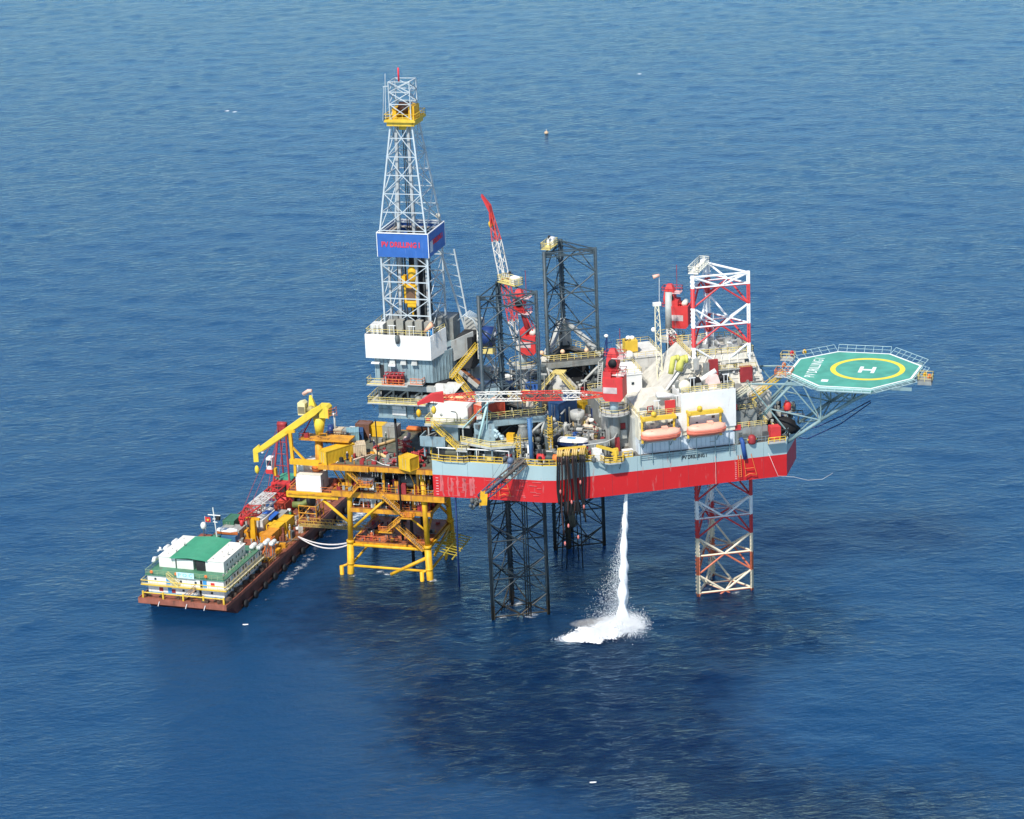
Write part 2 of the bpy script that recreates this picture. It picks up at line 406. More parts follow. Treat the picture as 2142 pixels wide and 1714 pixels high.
fade = np.clip(1 - np.maximum(np.abs(X) - 300, 0) / 1200, 0, 1) * np.clip(1 - np.maximum(Y - 1330, 0) / 2500, 0, 1) * np.clip((Y + 2500) / 2500, 0, 1)
near = np.clip(1 - (Y - 900) / 500, 0, 1)
for i in range(64):
    lam = 3.4 * (26 / 3.4) ** (i / 63.0) * rng.uniform(.9, 1.1)
    th = rad(82) + rng.normal(0, .95)
    k = 2 * math.pi / lam; amp = .0017 * lam ** .85
    ph = rng.uniform(0, 6.283); w_ = near if lam < 6 else 1.0
    Z += amp * w_ * np.sin(k * (math.cos(th) * X + math.sin(th) * Y) + ph + .6 * np.sin(X / (lam * 5) + ph) )
Z *= fade * (.75 + .7 * chop_and_shade)
foam = np.zeros_like(X)
def foam_at(p, r, a=1.0):
    global foam
    foam = np.maximum(foam, a * np.clip(1 - np.hypot(X - p[0], Y - p[1]) / r, 0, 1))
def foam_seg(p, q, r, a=1.0):
    global foam
    p = np.array(p[:2]); q = np.array(q[:2]); d = q - p; L2 = (d ** 2).sum()
    u = np.clip(((X - p[0]) * d[0] + (Y - p[1]) * d[1]) / L2, 0, 1)
    foam = np.maximum(foam, a * np.clip(1 - np.hypot(X - p[0] - u * d[0], Y - p[1] - u * d[1]) / r, 0, 1))
for q, r, a in (((1080, 1262), 6, .70), ((1110, 1285), 5, .72), ((1050, 1290), 4, .7), ((1262, 1130), 3.4, .68), ((1225, 1118), 3.4, .7), ((812, 1200), 3.2, .75), ((795, 1196), 3.4, .7), ((740, 1205), 3.4, .68), ((905, 1215), 3.4, .68), ((950, 1155), 3.4, .68),
                 ((1480, 1232), 3.4, .68), ((1540, 1240), 3.5, .66), ((1020, 1165), 5, .5)):
    foam_at(PZ(*q, 0), r, a)
foam_seg(B(8, 21.5), B(22, 22.0), 4.0, .48); foam_seg(B(20, 22), B(38, 21.5), 6.0, .56); foam_seg(B(38, 21), B(62, 20), 6.0, .50); foam_seg(B(56, 21.0), B(72, 24), 9.0, .62)
SPL = PZ(1262, 1318, 0); SPL2 = PZ(1290, 1300, 0)
foam_seg(PZ(1196, 1336, 0), PZ(1322, 1307, 0), 7.0, .80); foam_seg(PZ(1170, 1340, 0), PZ(1240, 1326, 0), 4.0, .62)
for q in ((475, 232), (1338, 155), (490, 234)): foam_at(PZ(*q, 0), 3.5, .8)
nv = X.size
me = bpy.data.meshes.new('sea'); me.vertices.add(nv)
co_ = np.stack([X, Y, Z], -1).reshape(-1, 3).astype(np.float32); me.vertices.foreach_set('co', co_.ravel())
ny, nx = X.shape; idx = np.arange(nv).reshape(ny, nx)
q = np.stack([idx[:-1, :-1], idx[:-1, 1:], idx[1:, 1:], idx[1:, :-1]], -1).reshape(-1, 4)
me.loops.add(q.size); me.loops.foreach_set('vertex_index', q.ravel().astype(np.int32))
me.polygons.add(len(q)); me.polygons.foreach_set('loop_start', np.arange(0, q.size, 4, dtype=np.int32)); me.polygons.foreach_set('loop_total', np.full(len(q), 4, np.int32))
me.polygons.foreach_set('use_smooth', np.ones(len(q), bool))
at_ = me.attributes.new('foam', 'FLOAT', 'POINT'); at_.data.foreach_set('value', foam.ravel().astype(np.float32))
ac_ = me.attributes.new('chop_and_shade', 'FLOAT', 'POINT'); ac_.data.foreach_set('value', chop_and_shade.ravel().astype(np.float32))
me.update(calc_edges=True); me.validate()
sea = bpy.data.objects.new('sea', me); COL.objects.link(sea); tag(sea, 'open blue sea with small wind waves', 'sea', kind='structure')
sm = bpy.data.materials.new('sea_water'); sm.use_nodes = True; t = sm.node_tree; N = t.nodes; L = t.links
b = N['Principled BSDF']; b.inputs['Roughness'].default_value = .06; b.inputs['IOR'].default_value = 1.34
g = N.new('ShaderNodeNewGeometry')
def noise(scale, detail, mapping=(1, 1, 1), rough=.55):
    mp = N.new('ShaderNodeMapping'); mp.inputs['Scale'].default_value = mapping; mp.inputs['Rotation'].default_value = (0, 0, rad(-9)); L.new(g.outputs['Position'], mp.inputs[0])
    n = N.new('ShaderNodeTexNoise'); n.inputs['Scale'].default_value = scale; n.inputs['Detail'].default_value = detail; n.inputs['Roughness'].default_value = rough
    L.new(mp.outputs[0], n.inputs['Vector']); return n
n1 = noise(.62, 8, (.6, 1.0, 1), .66); n2 = noise(.09, 4, (.55, 1, 1)); n3 = noise(.016, 5, (.7, 1, 1)); n4 = noise(.25, 5, (.7, 1, 1), .6)
cp_ = N.new('ShaderNodeAttribute'); cp_.attribute_name = 'chop_and_shade'
def math_(op, *v):
    m_ = N.new('ShaderNodeMath'); m_.operation = op
    for i_, x in enumerate(v):
        if isinstance(x, (int, float)): m_.inputs[i_].default_value = x
        else: L.new(x, m_.inputs[i_])
    return m_.outputs[0]
def rng_(x, a, b_, c, d):
    m_ = N.new('ShaderNodeMapRange'); L.new(x, m_.inputs[0])
    for i_, v_ in enumerate((a, b_, c, d)): m_.inputs[i_ + 1].default_value = v_
    return m_.outputs[0]
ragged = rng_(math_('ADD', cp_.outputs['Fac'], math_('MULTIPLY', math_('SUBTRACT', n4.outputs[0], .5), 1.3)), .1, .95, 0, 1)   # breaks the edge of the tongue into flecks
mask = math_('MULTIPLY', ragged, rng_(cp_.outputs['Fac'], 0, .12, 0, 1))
hgt = math_('MULTIPLY_ADD', n2.outputs[0], 1.1, n1.outputs[0])
calm = rng_(n3.outputs[0], .33, .67, .38, .70)
stren = math_('ADD', calm, math_('MULTIPLY', mask, .34))
bp = N.new('ShaderNodeBump'); bp.inputs['Distance'].default_value = .50; L.new(stren, bp.inputs['Strength']); L.new(hgt, bp.inputs['Height'])
dc = N.new('ShaderNodeMix'); dc.data_type = 'RGBA'; L.new(mask, dc.inputs[0]); dc.inputs[6].default_value = (.006, .045, .120, 1); dc.inputs[7].default_value = (.001, .012, .046, 1)  # second colour paints the dark reflection into the tongue
gl = N.new('ShaderNodeBsdfGlossy'); gl.inputs['Color'].default_value = (.60, .86, 1.0, 1); gl.inputs['Roughness'].default_value = .07
df = N.new('ShaderNodeSubsurfaceScattering'); df.falloff = 'BURLEY'; df.inputs['Scale'].default_value = 1.0; df.inputs['Radius'].default_value = (45, 60, 75); L.new(dc.outputs[2], df.inputs['Color']); fz = N.new('ShaderNodeFresnel'); L.new(rng_(mask, 0, 1, 1.56, 1.26), fz.inputs['IOR'])  # lower IOR in the tongue weakens its sky reflection to match
for x in (gl, df, fz): L.new(bp.outputs[0], x.inputs['Normal'])
wm_ = N.new('ShaderNodeMixShader'); L.new(fz.outputs[0], wm_.inputs[0]); L.new(df.outputs[0], wm_.inputs[1]); L.new(gl.outputs[0], wm_.inputs[2])
fa = N.new('ShaderNodeAttribute'); fa.attribute_name = 'foam'
fn = noise(.8, 10, (.8, 1, 1), .78)
sb = N.new('ShaderNodeMath'); sb.operation = 'ADD'; L.new(fa.outputs['Fac'], sb.inputs[0]); L.new(fn.outputs[0], sb.inputs[1])
fr_ = N.new('ShaderNodeMapRange'); fr_.inputs[1].default_value = 1.02; fr_.inputs[2].default_value = 1.22; L.new(sb.outputs[0], fr_.inputs[0])
fd = N.new('ShaderNodeBsdfDiffuse'); fd.inputs['Color'].default_value = (.80, .84, .86, 1)
ms = N.new('ShaderNodeMixShader'); L.new(fr_.outputs[0], ms.inputs[0]); L.new(wm_.outputs[0], ms.inputs[1]); N.remove(b); L.new(fd.outputs[0], ms.inputs[2])
L.new(ms.outputs[0], N['Material Output'].inputs[0])
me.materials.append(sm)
# ================================================================== JACK-UP RIG
HZ0, HZ1, HZR = 27.0, 34.3, 31.4      # keel, main deck, top of the red paint
HP = [(-13.0, -29.6), (8.8, -29.5), (11.6, -29.0), (14.6, -26.9), (51.2, -6.9), (51.2, 3.3), (47.5, 9.5), (14.6, 27.5), (8.8, 29.5), (-12.6, 29.5), (-16.3, 20.0), (-16.3, -20.0)]
hull = thing('rig_hull', 'huge jack-up rig hull, blue-grey above and bright red below', 'rig hull', R(17, 0, HZ0), RA)
pts = [R(*p) for p in HP]
hm = MB(); n = len(pts)
for i in range(n):
    p, q_ = pts[i], pts[(i + 1) % n]; k = max(1, int((q_ - p).length / 4))
hm.prism(pts, HZ0, HZ1)
HULLM = mat('hull_two_tone', (.33, .43, .46), var=.12, scale=.12, rust=.05, rustcol=(.42, .22, .20), band=[(-5, (.58, .018, .020)), (HZR, (.37, .485, .49))], rough=.42)
hm.build('hull_shell', HULLM, hull)
# pale worn streaks near the stern corner: scraped paint, thin patches proud of the plate
SCR = mat('scraped_red_paint', (.58, .13, .13), var=.35)
for i in range(9):
    s0 = -12.4 + random.random() ** 1.5 * 13; wd = random.uniform(.25, .7); z1 = HZR - random.uniform(0, .5); z0 = HZ0 + random.uniform(.1, 1.6); st_ = []
    for k in range(7): z = z1 + (z0 - z1) * k / 6; st_.append((z, s0 + random.uniform(-.12, .12), wd * random.uniform(.5, 1.2)))
    m_ = MB()
    m_.loft([[R(a_, -29.61, z), R(a_ + w_, -29.61, z), R(a_ + w_, -29.52, z), R(a_, -29.52, z)] for z, a_, w_ in st_]); m_.build('scraped_paint', SCR, hull)
for i in range(34):
    s0 = random.uniform(-12, 8); z = random.uniform(HZ0 + .3, HZR - .4); l_ = random.uniform(.4, 1.8)
    MB().loft([[R(s0, -29.615, z), R(s0 + l_, -29.615, z + random.uniform(-.08, .08)), R(s0 + l_, -29.52, z + .05), R(s0, -29.52, z + .07)], [R(s0, -29.615, z + .05), R(s0 + l_, -29.615, z + .1), R(s0 + l_, -29.52, z + .1), R(s0, -29.52, z + .08)]]).build('scrape', SCR, hull)
dp = MB(); dp.prism([R(17 + (p[0] - 17) * .992, p[1] * .992) for p in HP], HZ1 - .05, HZ1 + .02); dp.build('main_deck', DECKG, hull)
st = MB()      # welded seams of the side shell
for e in range(2, 41, 5): st.rbox(E, e, e + .08, -.03, .0, HZ0 + .2, HZ1 - .1)
for s in range(-11, 9, 5): st.rbox(R, s, s + .08, -29.60, -29.50, HZ0 + .2, HZ1 - .1)
st.build('shell_seam', mat('seam_grey', (.30, .33, .34), band=[(-5, (.42, .035, .04)), (HZR, (.27, .36, .38))]), hull)
text_part('name_lettering', 'PV DRILLING I', .95, E(23.3, -.05, 33.0), EU, (0, 0, 1), LETB, hull, width=4.8, bold=.02)
dm = MB()
for i in range(7): dm.rbox(R, -12.4, -11.9, -29.66, -29.58, HZ0 + .4 + i * .55, HZ0 + .55 + i * .55)
for i in range(9): dm.rbox(E, 31.3, 31.62, -.06, -.01, HZ0 + .5 + i * .4, HZ0 + .62 + i * .4)
dm.build('draft_marks', mat('faded_pink_marks', (.72, .36, .36)), hull)
# guard rails round the main deck
g_ = MB(); g_.rail([R(-16.2, -19.5, HZ1), R(-13.2, -29.4, HZ1), R(-10.5, -30.0, HZ1), R(-6.5, -30.0, HZ1), R(-5.5, -29.4, HZ1), R(1.0, -29.4, HZ1)], h=1.2, sp=1.5, r=.085, toe=True)
g_.rail([R(4.6, -29.4, HZ1), R(8.8, -29.4, HZ1), R(11.4, -28.9, HZ1)], h=1.2, sp=1.4, r=.085, toe=True)
g_.rail([E(1.8, .1, HZ1), E(4.0, .1, HZ1)], h=1.2, sp=1.2, r=.085, toe=True); g_.rail([E(9.4, .1, HZ1), E(11.2, .1, HZ1)], h=1.2, sp=1.0, r=.085, toe=True)
g_.build('yellow_guard_rail', YELLOW, hull)
g_ = MB(); g_.rail([E(32, .2, HZ1), E(41.3, .2, HZ1), R(51.0, 3.0, HZ1), R(47.3, 9.3, HZ1), R(30, 18.9, HZ1)], h=1.1, r=.05); g_.rail([R(14, 27.4, HZ1), R(8.8, 29.3, HZ1), R(-12, 29.3, HZ1), R(-16, 20, HZ1)], h=1.1, r=.05)
g_.build('grey_guard_rail', GREYB, hull)
pb = MB()      # white pipe boundary along the stern quarter
pb.path([R(-14.4, -24.5, HZ1 + 3.0), R(-13.2, -27.3, HZ1 + 2.2), R(-12.3, -28.3, HZ1 + 2.15), R(2.0, -28.3, HZ1 + 2.15)], .13)
for s in (-12, -8.2, -4.4, -1.2, 2): pb.rod(R(s, -28.3, HZ1), R(s, -28.3, HZ1 + 2.2), .09)
pb.build('white_pipe_boundary', WHITE, hull)
bp_ = MB(); bp_.path([E(2.0, 2.2, HZ1 + 2.6), E(6.5, 2.2, HZ1 + 2.8), E(8.4, 3.2, HZ1 + 3.0), E(9.5, 4.6, HZ1 + 3.6)], .14)
for e in (2.4, 4.4, 6.4): bp_.rod(E(e, 2.2, HZ1), E(e, 2.2, HZ1 + 2.7), .08)
bp_.build('grey_pipe_boundary', GREYL, hull)
# lower plate of light panels below the lifeboats and its fender posts
fp = MB()
for e in (12.6, 15.0, 18.3, 20.6, 23.7, 27.4, 30.2, 33.0 - 1.5): fp.rod(E(e, -.28, HZ1 - 1.6), E(e, -.28, HZ1 + 3.0), .07, 6)
fp.build('fender_posts', TRUSS, hull)
lp = MB(); 
for i, z in enumerate((.15, .55, .95)): lp.path([E(12.6, -.1, HZ1 + z - .9), E(31.6, -.1, HZ1 + z - .9)], .07)
lp.build('side_pipes', GREYB, hull)
# red boarding ladder frame low on the shell, orange one near the stern
for nm, fr_, x0, off, mt in (('red_ladder_frame', E, 31.9, -.55, ORNG), ('orange_ladder_frame', lambda a, b_, z: R(a, -29.6 + b_, z), -1.0, -.5, ORNG)):
    l = MB()
    for x, dx in ((x0, 0), (x0 + .55, 0), (x0 + 1.1, .35), (x0 + 2.6, 1.0)): l.rod(fr_(x, off * .3, HZR + (.9 if fr_ is E else -.4)), fr_(x + dx, off, HZ0 + 1.0 - dx * 0), .06)
    for i in range(9): l.rod(fr_(x0, off * .8, HZ0 + 1 + i * .42), fr_(x0 + .55, off * .8, HZ0 + 1 + i * .42), .04)
    l.rod(fr_(x0 + 1.2, off, HZ0 + 2.6), fr_(x0 + 3.0, off, HZ0 + 2.6), .06); l.path([fr_(x0 + 1.2, off, HZ0 + 1), fr_(x0 + 2.2, off, HZ0 + 1.5), fr_(x0 + 3.6, off, HZ0 + 1.1)], .08)
    l.build(nm, mt, hull)
# ------------------------------------------------------------------ legs
LEGS = {}
def leg(label, w0, mt, thick, z_top=65.7, W_=11.0):
    o = Vector((*w0, 0)); a = rad(10)
    ax = Vector((math.cos(a), math.sin(a), 0)); c = [o, o + ax * W_, o + Vector((math.cos(rad(70)), math.sin(rad(70)), 0)) * W_]
    ctr = (c[0] + c[1] + c[2]) / 3
    t = thing('truss_tower', label, 'rig leg', up(ctr, 0), a, 'legs of the jack-up rig')
    for p in c:
        ch = MB().rod(up(p, -7), up(p, z_top), .36, 8).build('chord', mt, t)
        rk = MB(); out = (p - ctr).normalized(); sd_ = Vector((-out.y, out.x, 0))
        for sg in (-1, 1):
            rk.bar(up(p + sd_ * sg * .4, -7), up(p + sd_ * sg * .4, z_top), .12, .12)
            z = .3
            while z < z_top - .5: rk.box(up(p + sd_ * sg * .52, z), (.16, .16, .32), math.atan2(sd_.y, sd_.x)); z += .78
        rk.build('rack', mt, ch)
    hz = [.5 + 7.84 * k for k in range(-1, 9)]
    for i in range(3):
        p, q_ = c[i], c[(i + 1) % 3]; m_ = (p + q_) / 2; br = MB(); r = thick
        for z in hz:
            if z < -6: continue
            br.rod(up(p, z), up(q_, z), r, 6)
            zu = min(z + 3.92, z_top - .3)
            br.rod(up(m_, z), up(p, zu), r * .92, 6); br.rod(up(m_, z), up(q_, zu), r * .92, 6)
            br.rod(up(m_, z), up(p, z - 3.92), r * .82, 6); br.rod(up(m_, z), up(q_, z - 3.92), r * .82, 6)
        br.rod(up(p, z_top - .3), up(q_, z_top - .3), r, 6)
        br.build('side_bracing', mt, t)
        gp = MB()
        gp.box(up(p.lerp(q_, .07), z_top - 1.0), (1.2, .1, .9), math.atan2((q_ - p).y, (q_ - p).x)); gp.build('gusset', mt, t)
    ib = MB()
    for z in hz:
        if z < -6: continue
        mm = [(c[i] + c[(i + 1) % 3]) / 2 for i in range(3)]
        for i in range(3): ib.rod(up(mm[i], z), up(mm[(i + 1) % 3], z), thick * .7, 5)
    ib.build('inner_bracing', mt, t)
    ld = MB()      # ladder run inside
    lp0 = c[0].lerp(c[2], .62) + (ctr - c[0]).normalized() * .9
    for dx in (-.28, .28): ld.rod(up(lp0, -3) + ax * dx, up(lp0, z_top) + ax * dx, .05, 5)
    z = 0
    while z < z_top: ld.rod(up(lp0, z) - ax * .28, up(lp0, z) + ax * .28, .03, 4); z += .6
    ld.build('ladder', mt, t)
    return t, c, ctr
L1, c1, ctr1 = leg('dark truss leg standing nearest the burner boom, behind the red and white crane boom', (-5.4, 449.6), LEGD, .15)
L2, c2, ctr2 = leg('dark truss leg on the far side of the deck, tallest against the sea', (7.8, 485.4), LEGD, .15, 64.4, 10.5)
L3, c3, ctr3 = leg('red and white banded truss leg beside the helideck', (35.4, 457.3), LEGRW, .23)
def leg_top(t, c, k0, k1, z, mt, cab=True):
    a, b_ = c[k0], c[k1]; d = (b_ - a).normalized(); nrm = Vector((-d.y, d.x, 0)); ang = math.atan2(d.y, d.x)
    p0, p1 = a.lerp(b_, .1), a.lerp(b_, .56)
    if not cab: p0, p1 = a.lerp(b_, .05), a.lerp(b_, .8)
    pf = MB(); pf.box(up((p0 + p1) / 2, z), ((p1 - p0).length, 2.0, .22), ang); pl = pf.build('top_platform', mt, t)
    rl = MB(); rl.rail([up(p0 - nrm, z + .2), up(p1 - nrm, z + .2), up(p1 + nrm, z + .2), up(p0 + nrm, z + .2)], h=1.2, sp=1.2, r=.07, mids=(.35, .7), closed=True); rl.build('platform_rail', mt, pl)
    q_ = p0.lerp(p1, .8)
    if cab:
        cb = MB(); cb.loft([[up(q_ + d * x * k + nrm * y * k, z + h) for x, y in ((-.9, -.7), (.9, -.7), (.9, .7), (-.9, .7))] for h, k in ((.25, 1), (1.2, 1), (1.6, .8), (1.8, .35))], smooth=False); cb.build('equipment_cover', WHITE, pl)
        wv = MB(); q2 = p0.lerp(p1, .5); wv.rod(up(q2, z + .2), up(q2, z + 2.3), .06); wv.rod(up(q2 - d * .9, z + 1.8), up(q2 + d * .9, z + 2.2), .06); wv.blob(up(q2, z + 2.2), .28); wv.build('aviation_light', DARK, pl)
    else:
        for u_ in (.15, .4, .62, .9): cb = MB(); cb.box(up(p0.lerp(p1, u_), z + .2), (.6, .5, random.uniform(.5, 1.1)), ang); cb.rod(up(p0.lerp(p1, u_), z + .2), up(p0.lerp(p1, u_), z + random.uniform(1, 2)), .06); cb.build('lamp_box', CREAM, pl)
leg_top(L1, c1, 2, 1, 65.8, YELPALE); leg_top(L2, c2, 0, 2, 64.5, YELPALE); leg_top(L3, c3, 0, 2, 65.9, mat('white_rail_paint', (.82, .80, .68), var=.08), cab=False)
wt = MB(); q0 = c3[0].lerp(c3[2], .75); wt.box(up(q0, 66.1), (1.0, .9, .7), 1.0); wt.build('equipment_cover', WHITE, L3)
# raw water and pump caissons hanging beside the near leg
pc = MB(); base = R(-1.2, -16.5)
for k, off in enumerate(((-1.2, 0.4), (.7, -1.0), (1.15, -1.0), (1.6, -1.0))):
    pc.rod(up(R(-1.2 + off[0] + (2.6 if k else 0), -16.5 + off[1] - (4 if k else 0)), -5), up(R(-1.2 + off[0] + (2.6 if k else 0), -16.5 + off[1] - (4 if k else 0)), 60 if k in (1, 3) else 34), .30 if k == 0 else .13, 8)
pc.build('pump_caisson', LEGD, None, base, RA); tag(bpy.data.objects['pump_caisson'], 'dark pump caisson pipes standing inside the nearest dark truss leg', 'caisson')
# ------------------------------------------------------------------ jacking houses round the two dark legs
def jack_house(label, c, ctr, front_dark=True):
    t = thing('jacking_house', label, 'jacking house', up(ctr, HZ1), rad(10), 'jacking houses round the dark legs')
    P = lambda k, off, z: up(c[k] + (c[k] - ctr).normalized() * off, z)
    hexa = lambda off, z: [p for k in range(3) for p in (up(c[k] + (c[k] - ctr).normalized() * off * .9 + (c[(k + 2) % 3] - c[k]).normalized() * 1.6, z), up(c[k] + (c[k] - ctr).normalized() * off * .9 + (c[(k + 1) % 3] - c[k]).normalized() * 1.6, z))]
    hx0 = hexa(2.6, 0)
    pl = MB(); inner = hexa(-1.2, 0)
    for i in range(6):
        a, b_, ia, ib_ = hx0[i], hx0[(i + 1) % 6], inner[i], inner[(i + 1) % 6]
        pl.loft([[up(a, 41.35), up(b_, 41.35), up(ib_, 41.35), up(ia, 41.35)], [up(a, 41.6), up(b_, 41.6), up(ib_, 41.6), up(ia, 41.6)]])
    plo = pl.build('top_walkway', DECKG, t)
    bm = MB()
    for i in range(6): bm.bar(up(hx0[i], 40.75), up(hx0[(i + 1) % 6], 40.75), .5, 1.15)
    bm.build('ring_beam', GREYB if front_dark else GREYM, t)
    rl = MB(); rl.rail([up(p, 41.6) for p in hx0], h=1.25, sp=1.5, r=.075, mids=(.35, .68), closed=True); rl.build('yellow_guard_rail', YELPALE, plo)
    for k in range(3):      # jack towers holding each chord
        jt = MB(); o = (c[k] - ctr).normalized(); ang = math.atan2(o.y, o.x)
        jt.box(up(c[k] + o * 1.25, HZ1), (.8, 1.5, 6.6), ang); jt.box(up(c[k] - o * 1.25, HZ1), (.8, 1.5, 6.6), ang)
        for z in (36, 38, 40): jt.box(up(c[k] + o * 1.8, z), (.7, 1.6, .8), ang)
        jt.build('jack_tower', mat('shadowy_tower_grey', (.10, .13, .14), var=.4, rust=.2), t)
        dk = MB()
        for sg in (-1, 1):
            s_ = Vector((-o.y, o.x, 0)) * sg * 1.9
            for z in (35.2, 36.8, 38.4): dk.rod(up(c[k] + s_ * .8, z), up(c[k] + s_ * 1.25, z), .55, 10)
        dk.build('jacking_motor', GREYD, t)
    sr = MB()
    for i in range(6):
        a, b_ = hx0[i], hx0[(i + 1) % 6]; m_ = (a + b_) / 2
        sr.rod(up(a, 40.4), up(m_ + (ctr - m_) * .25, HZ1 + .2), .28, 8); sr.rod(up(b_, 40.4), up(m_ + (ctr - m_) * .25, HZ1 + .2), .28, 8)
    sr.build('strut', GREYL, t)
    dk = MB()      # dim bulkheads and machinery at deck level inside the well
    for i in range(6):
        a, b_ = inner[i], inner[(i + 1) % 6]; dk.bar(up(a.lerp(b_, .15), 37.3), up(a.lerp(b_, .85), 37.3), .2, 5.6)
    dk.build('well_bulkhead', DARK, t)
    ps = MB()
    for j in range(26):
        k = random.randrange(3); a = hx0[2 * k].lerp(hx0[(2 * k + 1 + random.randrange(2)) % 6], random.random()).lerp(Vector((ctr.x, ctr.y, 0)), random.uniform(.05, .45))
        d = Vector((random.uniform(-2, 2), random.uniform(-2, 2), random.uniform(0, 1.5)))
        z = random.uniform(HZ1 + .2, 40); ps.rod(up(a, z), up(a, z) + d, random.uniform(.08, .2), 6)
        if j % 3 == 0: ps.box(up(a, HZ1), (random.uniform(.5, 1.4), random.uniform(.5, 1.2), random.uniform(.6, 2)), random.random() * 3)
    ps.build('pipework', GREYM, t)
    lk = MB(); lk.box(up(hx0[0].lerp(hx0[1], .5), 41.6), (1.2, .7, .9), RA); lk.box(up(hx0[3].lerp(hx0[4], .4), 41.6), (1.4, .8, 1.1), RA); lk.build('control_cabinet', CREAM, t)
    return t, hx0
J1, jx1 = jack_house('grey jacking house with yellow-railed walkway round the nearest dark leg', c1, ctr1, True)
J2, jx2 = jack_house('dirty grey jacking house round the farther dark leg', c2, ctr2, False)
# pitched braces of the far jacking house that rise to the leg chord, with round lamps
rb = MB()
a_, b_ = up(jx2[0], 42), up(jx2[2], 42)
for k in (0, 1):
    pk = up(c2[2], 47.5); rb.bar(up(jx2[k], 41.8), pk, .7, .5); rb.bar(up(jx2[(2 + k)], 41.8), pk, .7, .5)
rb.box(up(c2[2], 42), (2.6, 2.2, 4.8), rad(10))
rb.build('sloping_brace', GREYL, J2)
for f_ in (.0, .35, .75): MB().blob(up(jx2[0].lerp(jx2[2], f_), 43.2), .5, (1, 1, 1), 8, 0).build('float_ball', mat('faded_orange_float', (.85, .55, .35)), J2)
# ------------------------------------------------------------------ cantilever, drill floor, derrick
cv = thing('cantilever', 'long grey cantilever box beam carrying the drill floor over the yellow platform', 'cantilever', R(-20, 0, 34.6), RA)
c_ = MB(); c_.rbox(R, -31.2, -9.0, -7.7, -6.6, 34.9, 38.1); c_.rbox(R, -31.2, -9.0, 6.6, 7.7, 34.9, 38.1); c_.rbox(R, -31.2, -30.4, -6.6, 6.6, 34.9, 38.1); c_.rbox(R, -30.4, -9.0, -6.6, 6.6, 37.6, 38.1)
c_.build('box_beam', GREYB, cv)
rb = MB()
for s in np.arange(-30.6, -10, 1.65): rb.rbox(R, s, s + .09, -7.78, -7.68, 35.0, 38.0)
rb.rbox(R, -31.3, -10, -7.95, -7.70, 34.75, 35.05); rb.rbox(R, -31.3, -10, -7.9, -7.72, 36.5, 36.6)
rb.build('web_stiffeners', GREYB, cv)
wk = MB(); wk.rbox(R, -32.8, -20.6, -9.7, -7.72, 38.15, 38.4); wk.rbox(R, -32.8, -31.3, -7.72, 6.0, 38.15, 38.4); w_ = wk.build('lower_walkway', GREYL, cv)
MB().rail([R(-20.6, -9.6, 38.4), R(-28.2, -9.6, 38.4), R(-28.8, -9.6, 38.4), R(-32.7, -9.6, 38.4), R(-32.7, 4.0, 38.4)], h=1.2, sp=1.5, r=.065, mids=(.35, .7), toe=True).build('yellow_guard_rail', YELPALE, w_)
kk = MB()
for s in (-32, -29, -26, -23): kk.rod(R(s, -9.4, 38.2), R(s, -7.8, 36.8), .08)
kk.build('walkway_bracket', GREYB, cv)
tr = MB()      # open frame between box beam and skid beam
for s in np.arange(-31, -18.5, 3.0):
    tr.bar(R(s, -7.2, 38.1), R(s, -7.2, 40.6), .35); tr.rod(R(s, -7.2, 38.2), R(s + 3.0, -7.2, 40.6), .2)
tr.build('web_frame', GREYM, cv)
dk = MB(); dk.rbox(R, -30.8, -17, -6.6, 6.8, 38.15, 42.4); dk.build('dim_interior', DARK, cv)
sk = MB(); sk.rbox(R, -31.0, -19.0, -7.9, -6.7, 40.6, 41.7); sk.rbox(R, -31.0, -12.0, 6.7, 7.9, 40.6, 41.7); sk.build('skid_beam', GREYL, cv)
eq = MB()
for i in range(14): s = -30 + i * .85 + random.random() * .3; eq.box(R(s, -7.1, 38.4), (random.uniform(.3, .8), .6, random.uniform(.5, 1.5)), RA)
eq.rod(R(-22.6, -8.2, 38.9), R(-22.6, -7.3, 38.9), .75, 12); eq.rod(R(-21.0, -8.2, 39.1), R(-21.0, -7.4, 39.1), .9, 14)
eq.build('skidding_gear', GREYM, cv)
wb = MB()      # big light end block that rises towards the deck
wb.loft([[R(-20.6, t, 38.4), R(-17.0, t, 38.4), R(-13.6, t + 1.5, 42.2), R(-19.0, t + .4, 42.2)] for t in (-8.0, -6.4)]); wb.build('end_block', DIRTYW, cv)
pn = MB()
for s0, s1, z0, z1 in ((-28.3, -25.4, 35.4, 37.3), (-20.8, -18.0, 35.3, 37.4), (-17.6, -15.6, 35.2, 37.6)):
    pn.rbox(R, s0, s1, -7.86, -7.79, z0, z1)
pn.build('access_panel', DIRTYW, cv)
pp = MB()
for s, z0 in ((-23.5, 35), (-16.9, 34.9), (-15.2, 35), (-25.2, 35.2)): pp.rod(R(s, -8.1, z0), R(s, -8.1, z0 + 2.9), .1)
pp.path([R(-24, -8.2, 36.0), R(-19, -8.2, 36.0), R(-13.5, -8.2, 35.7)], .09); pp.build('pipework', GREYD, cv)
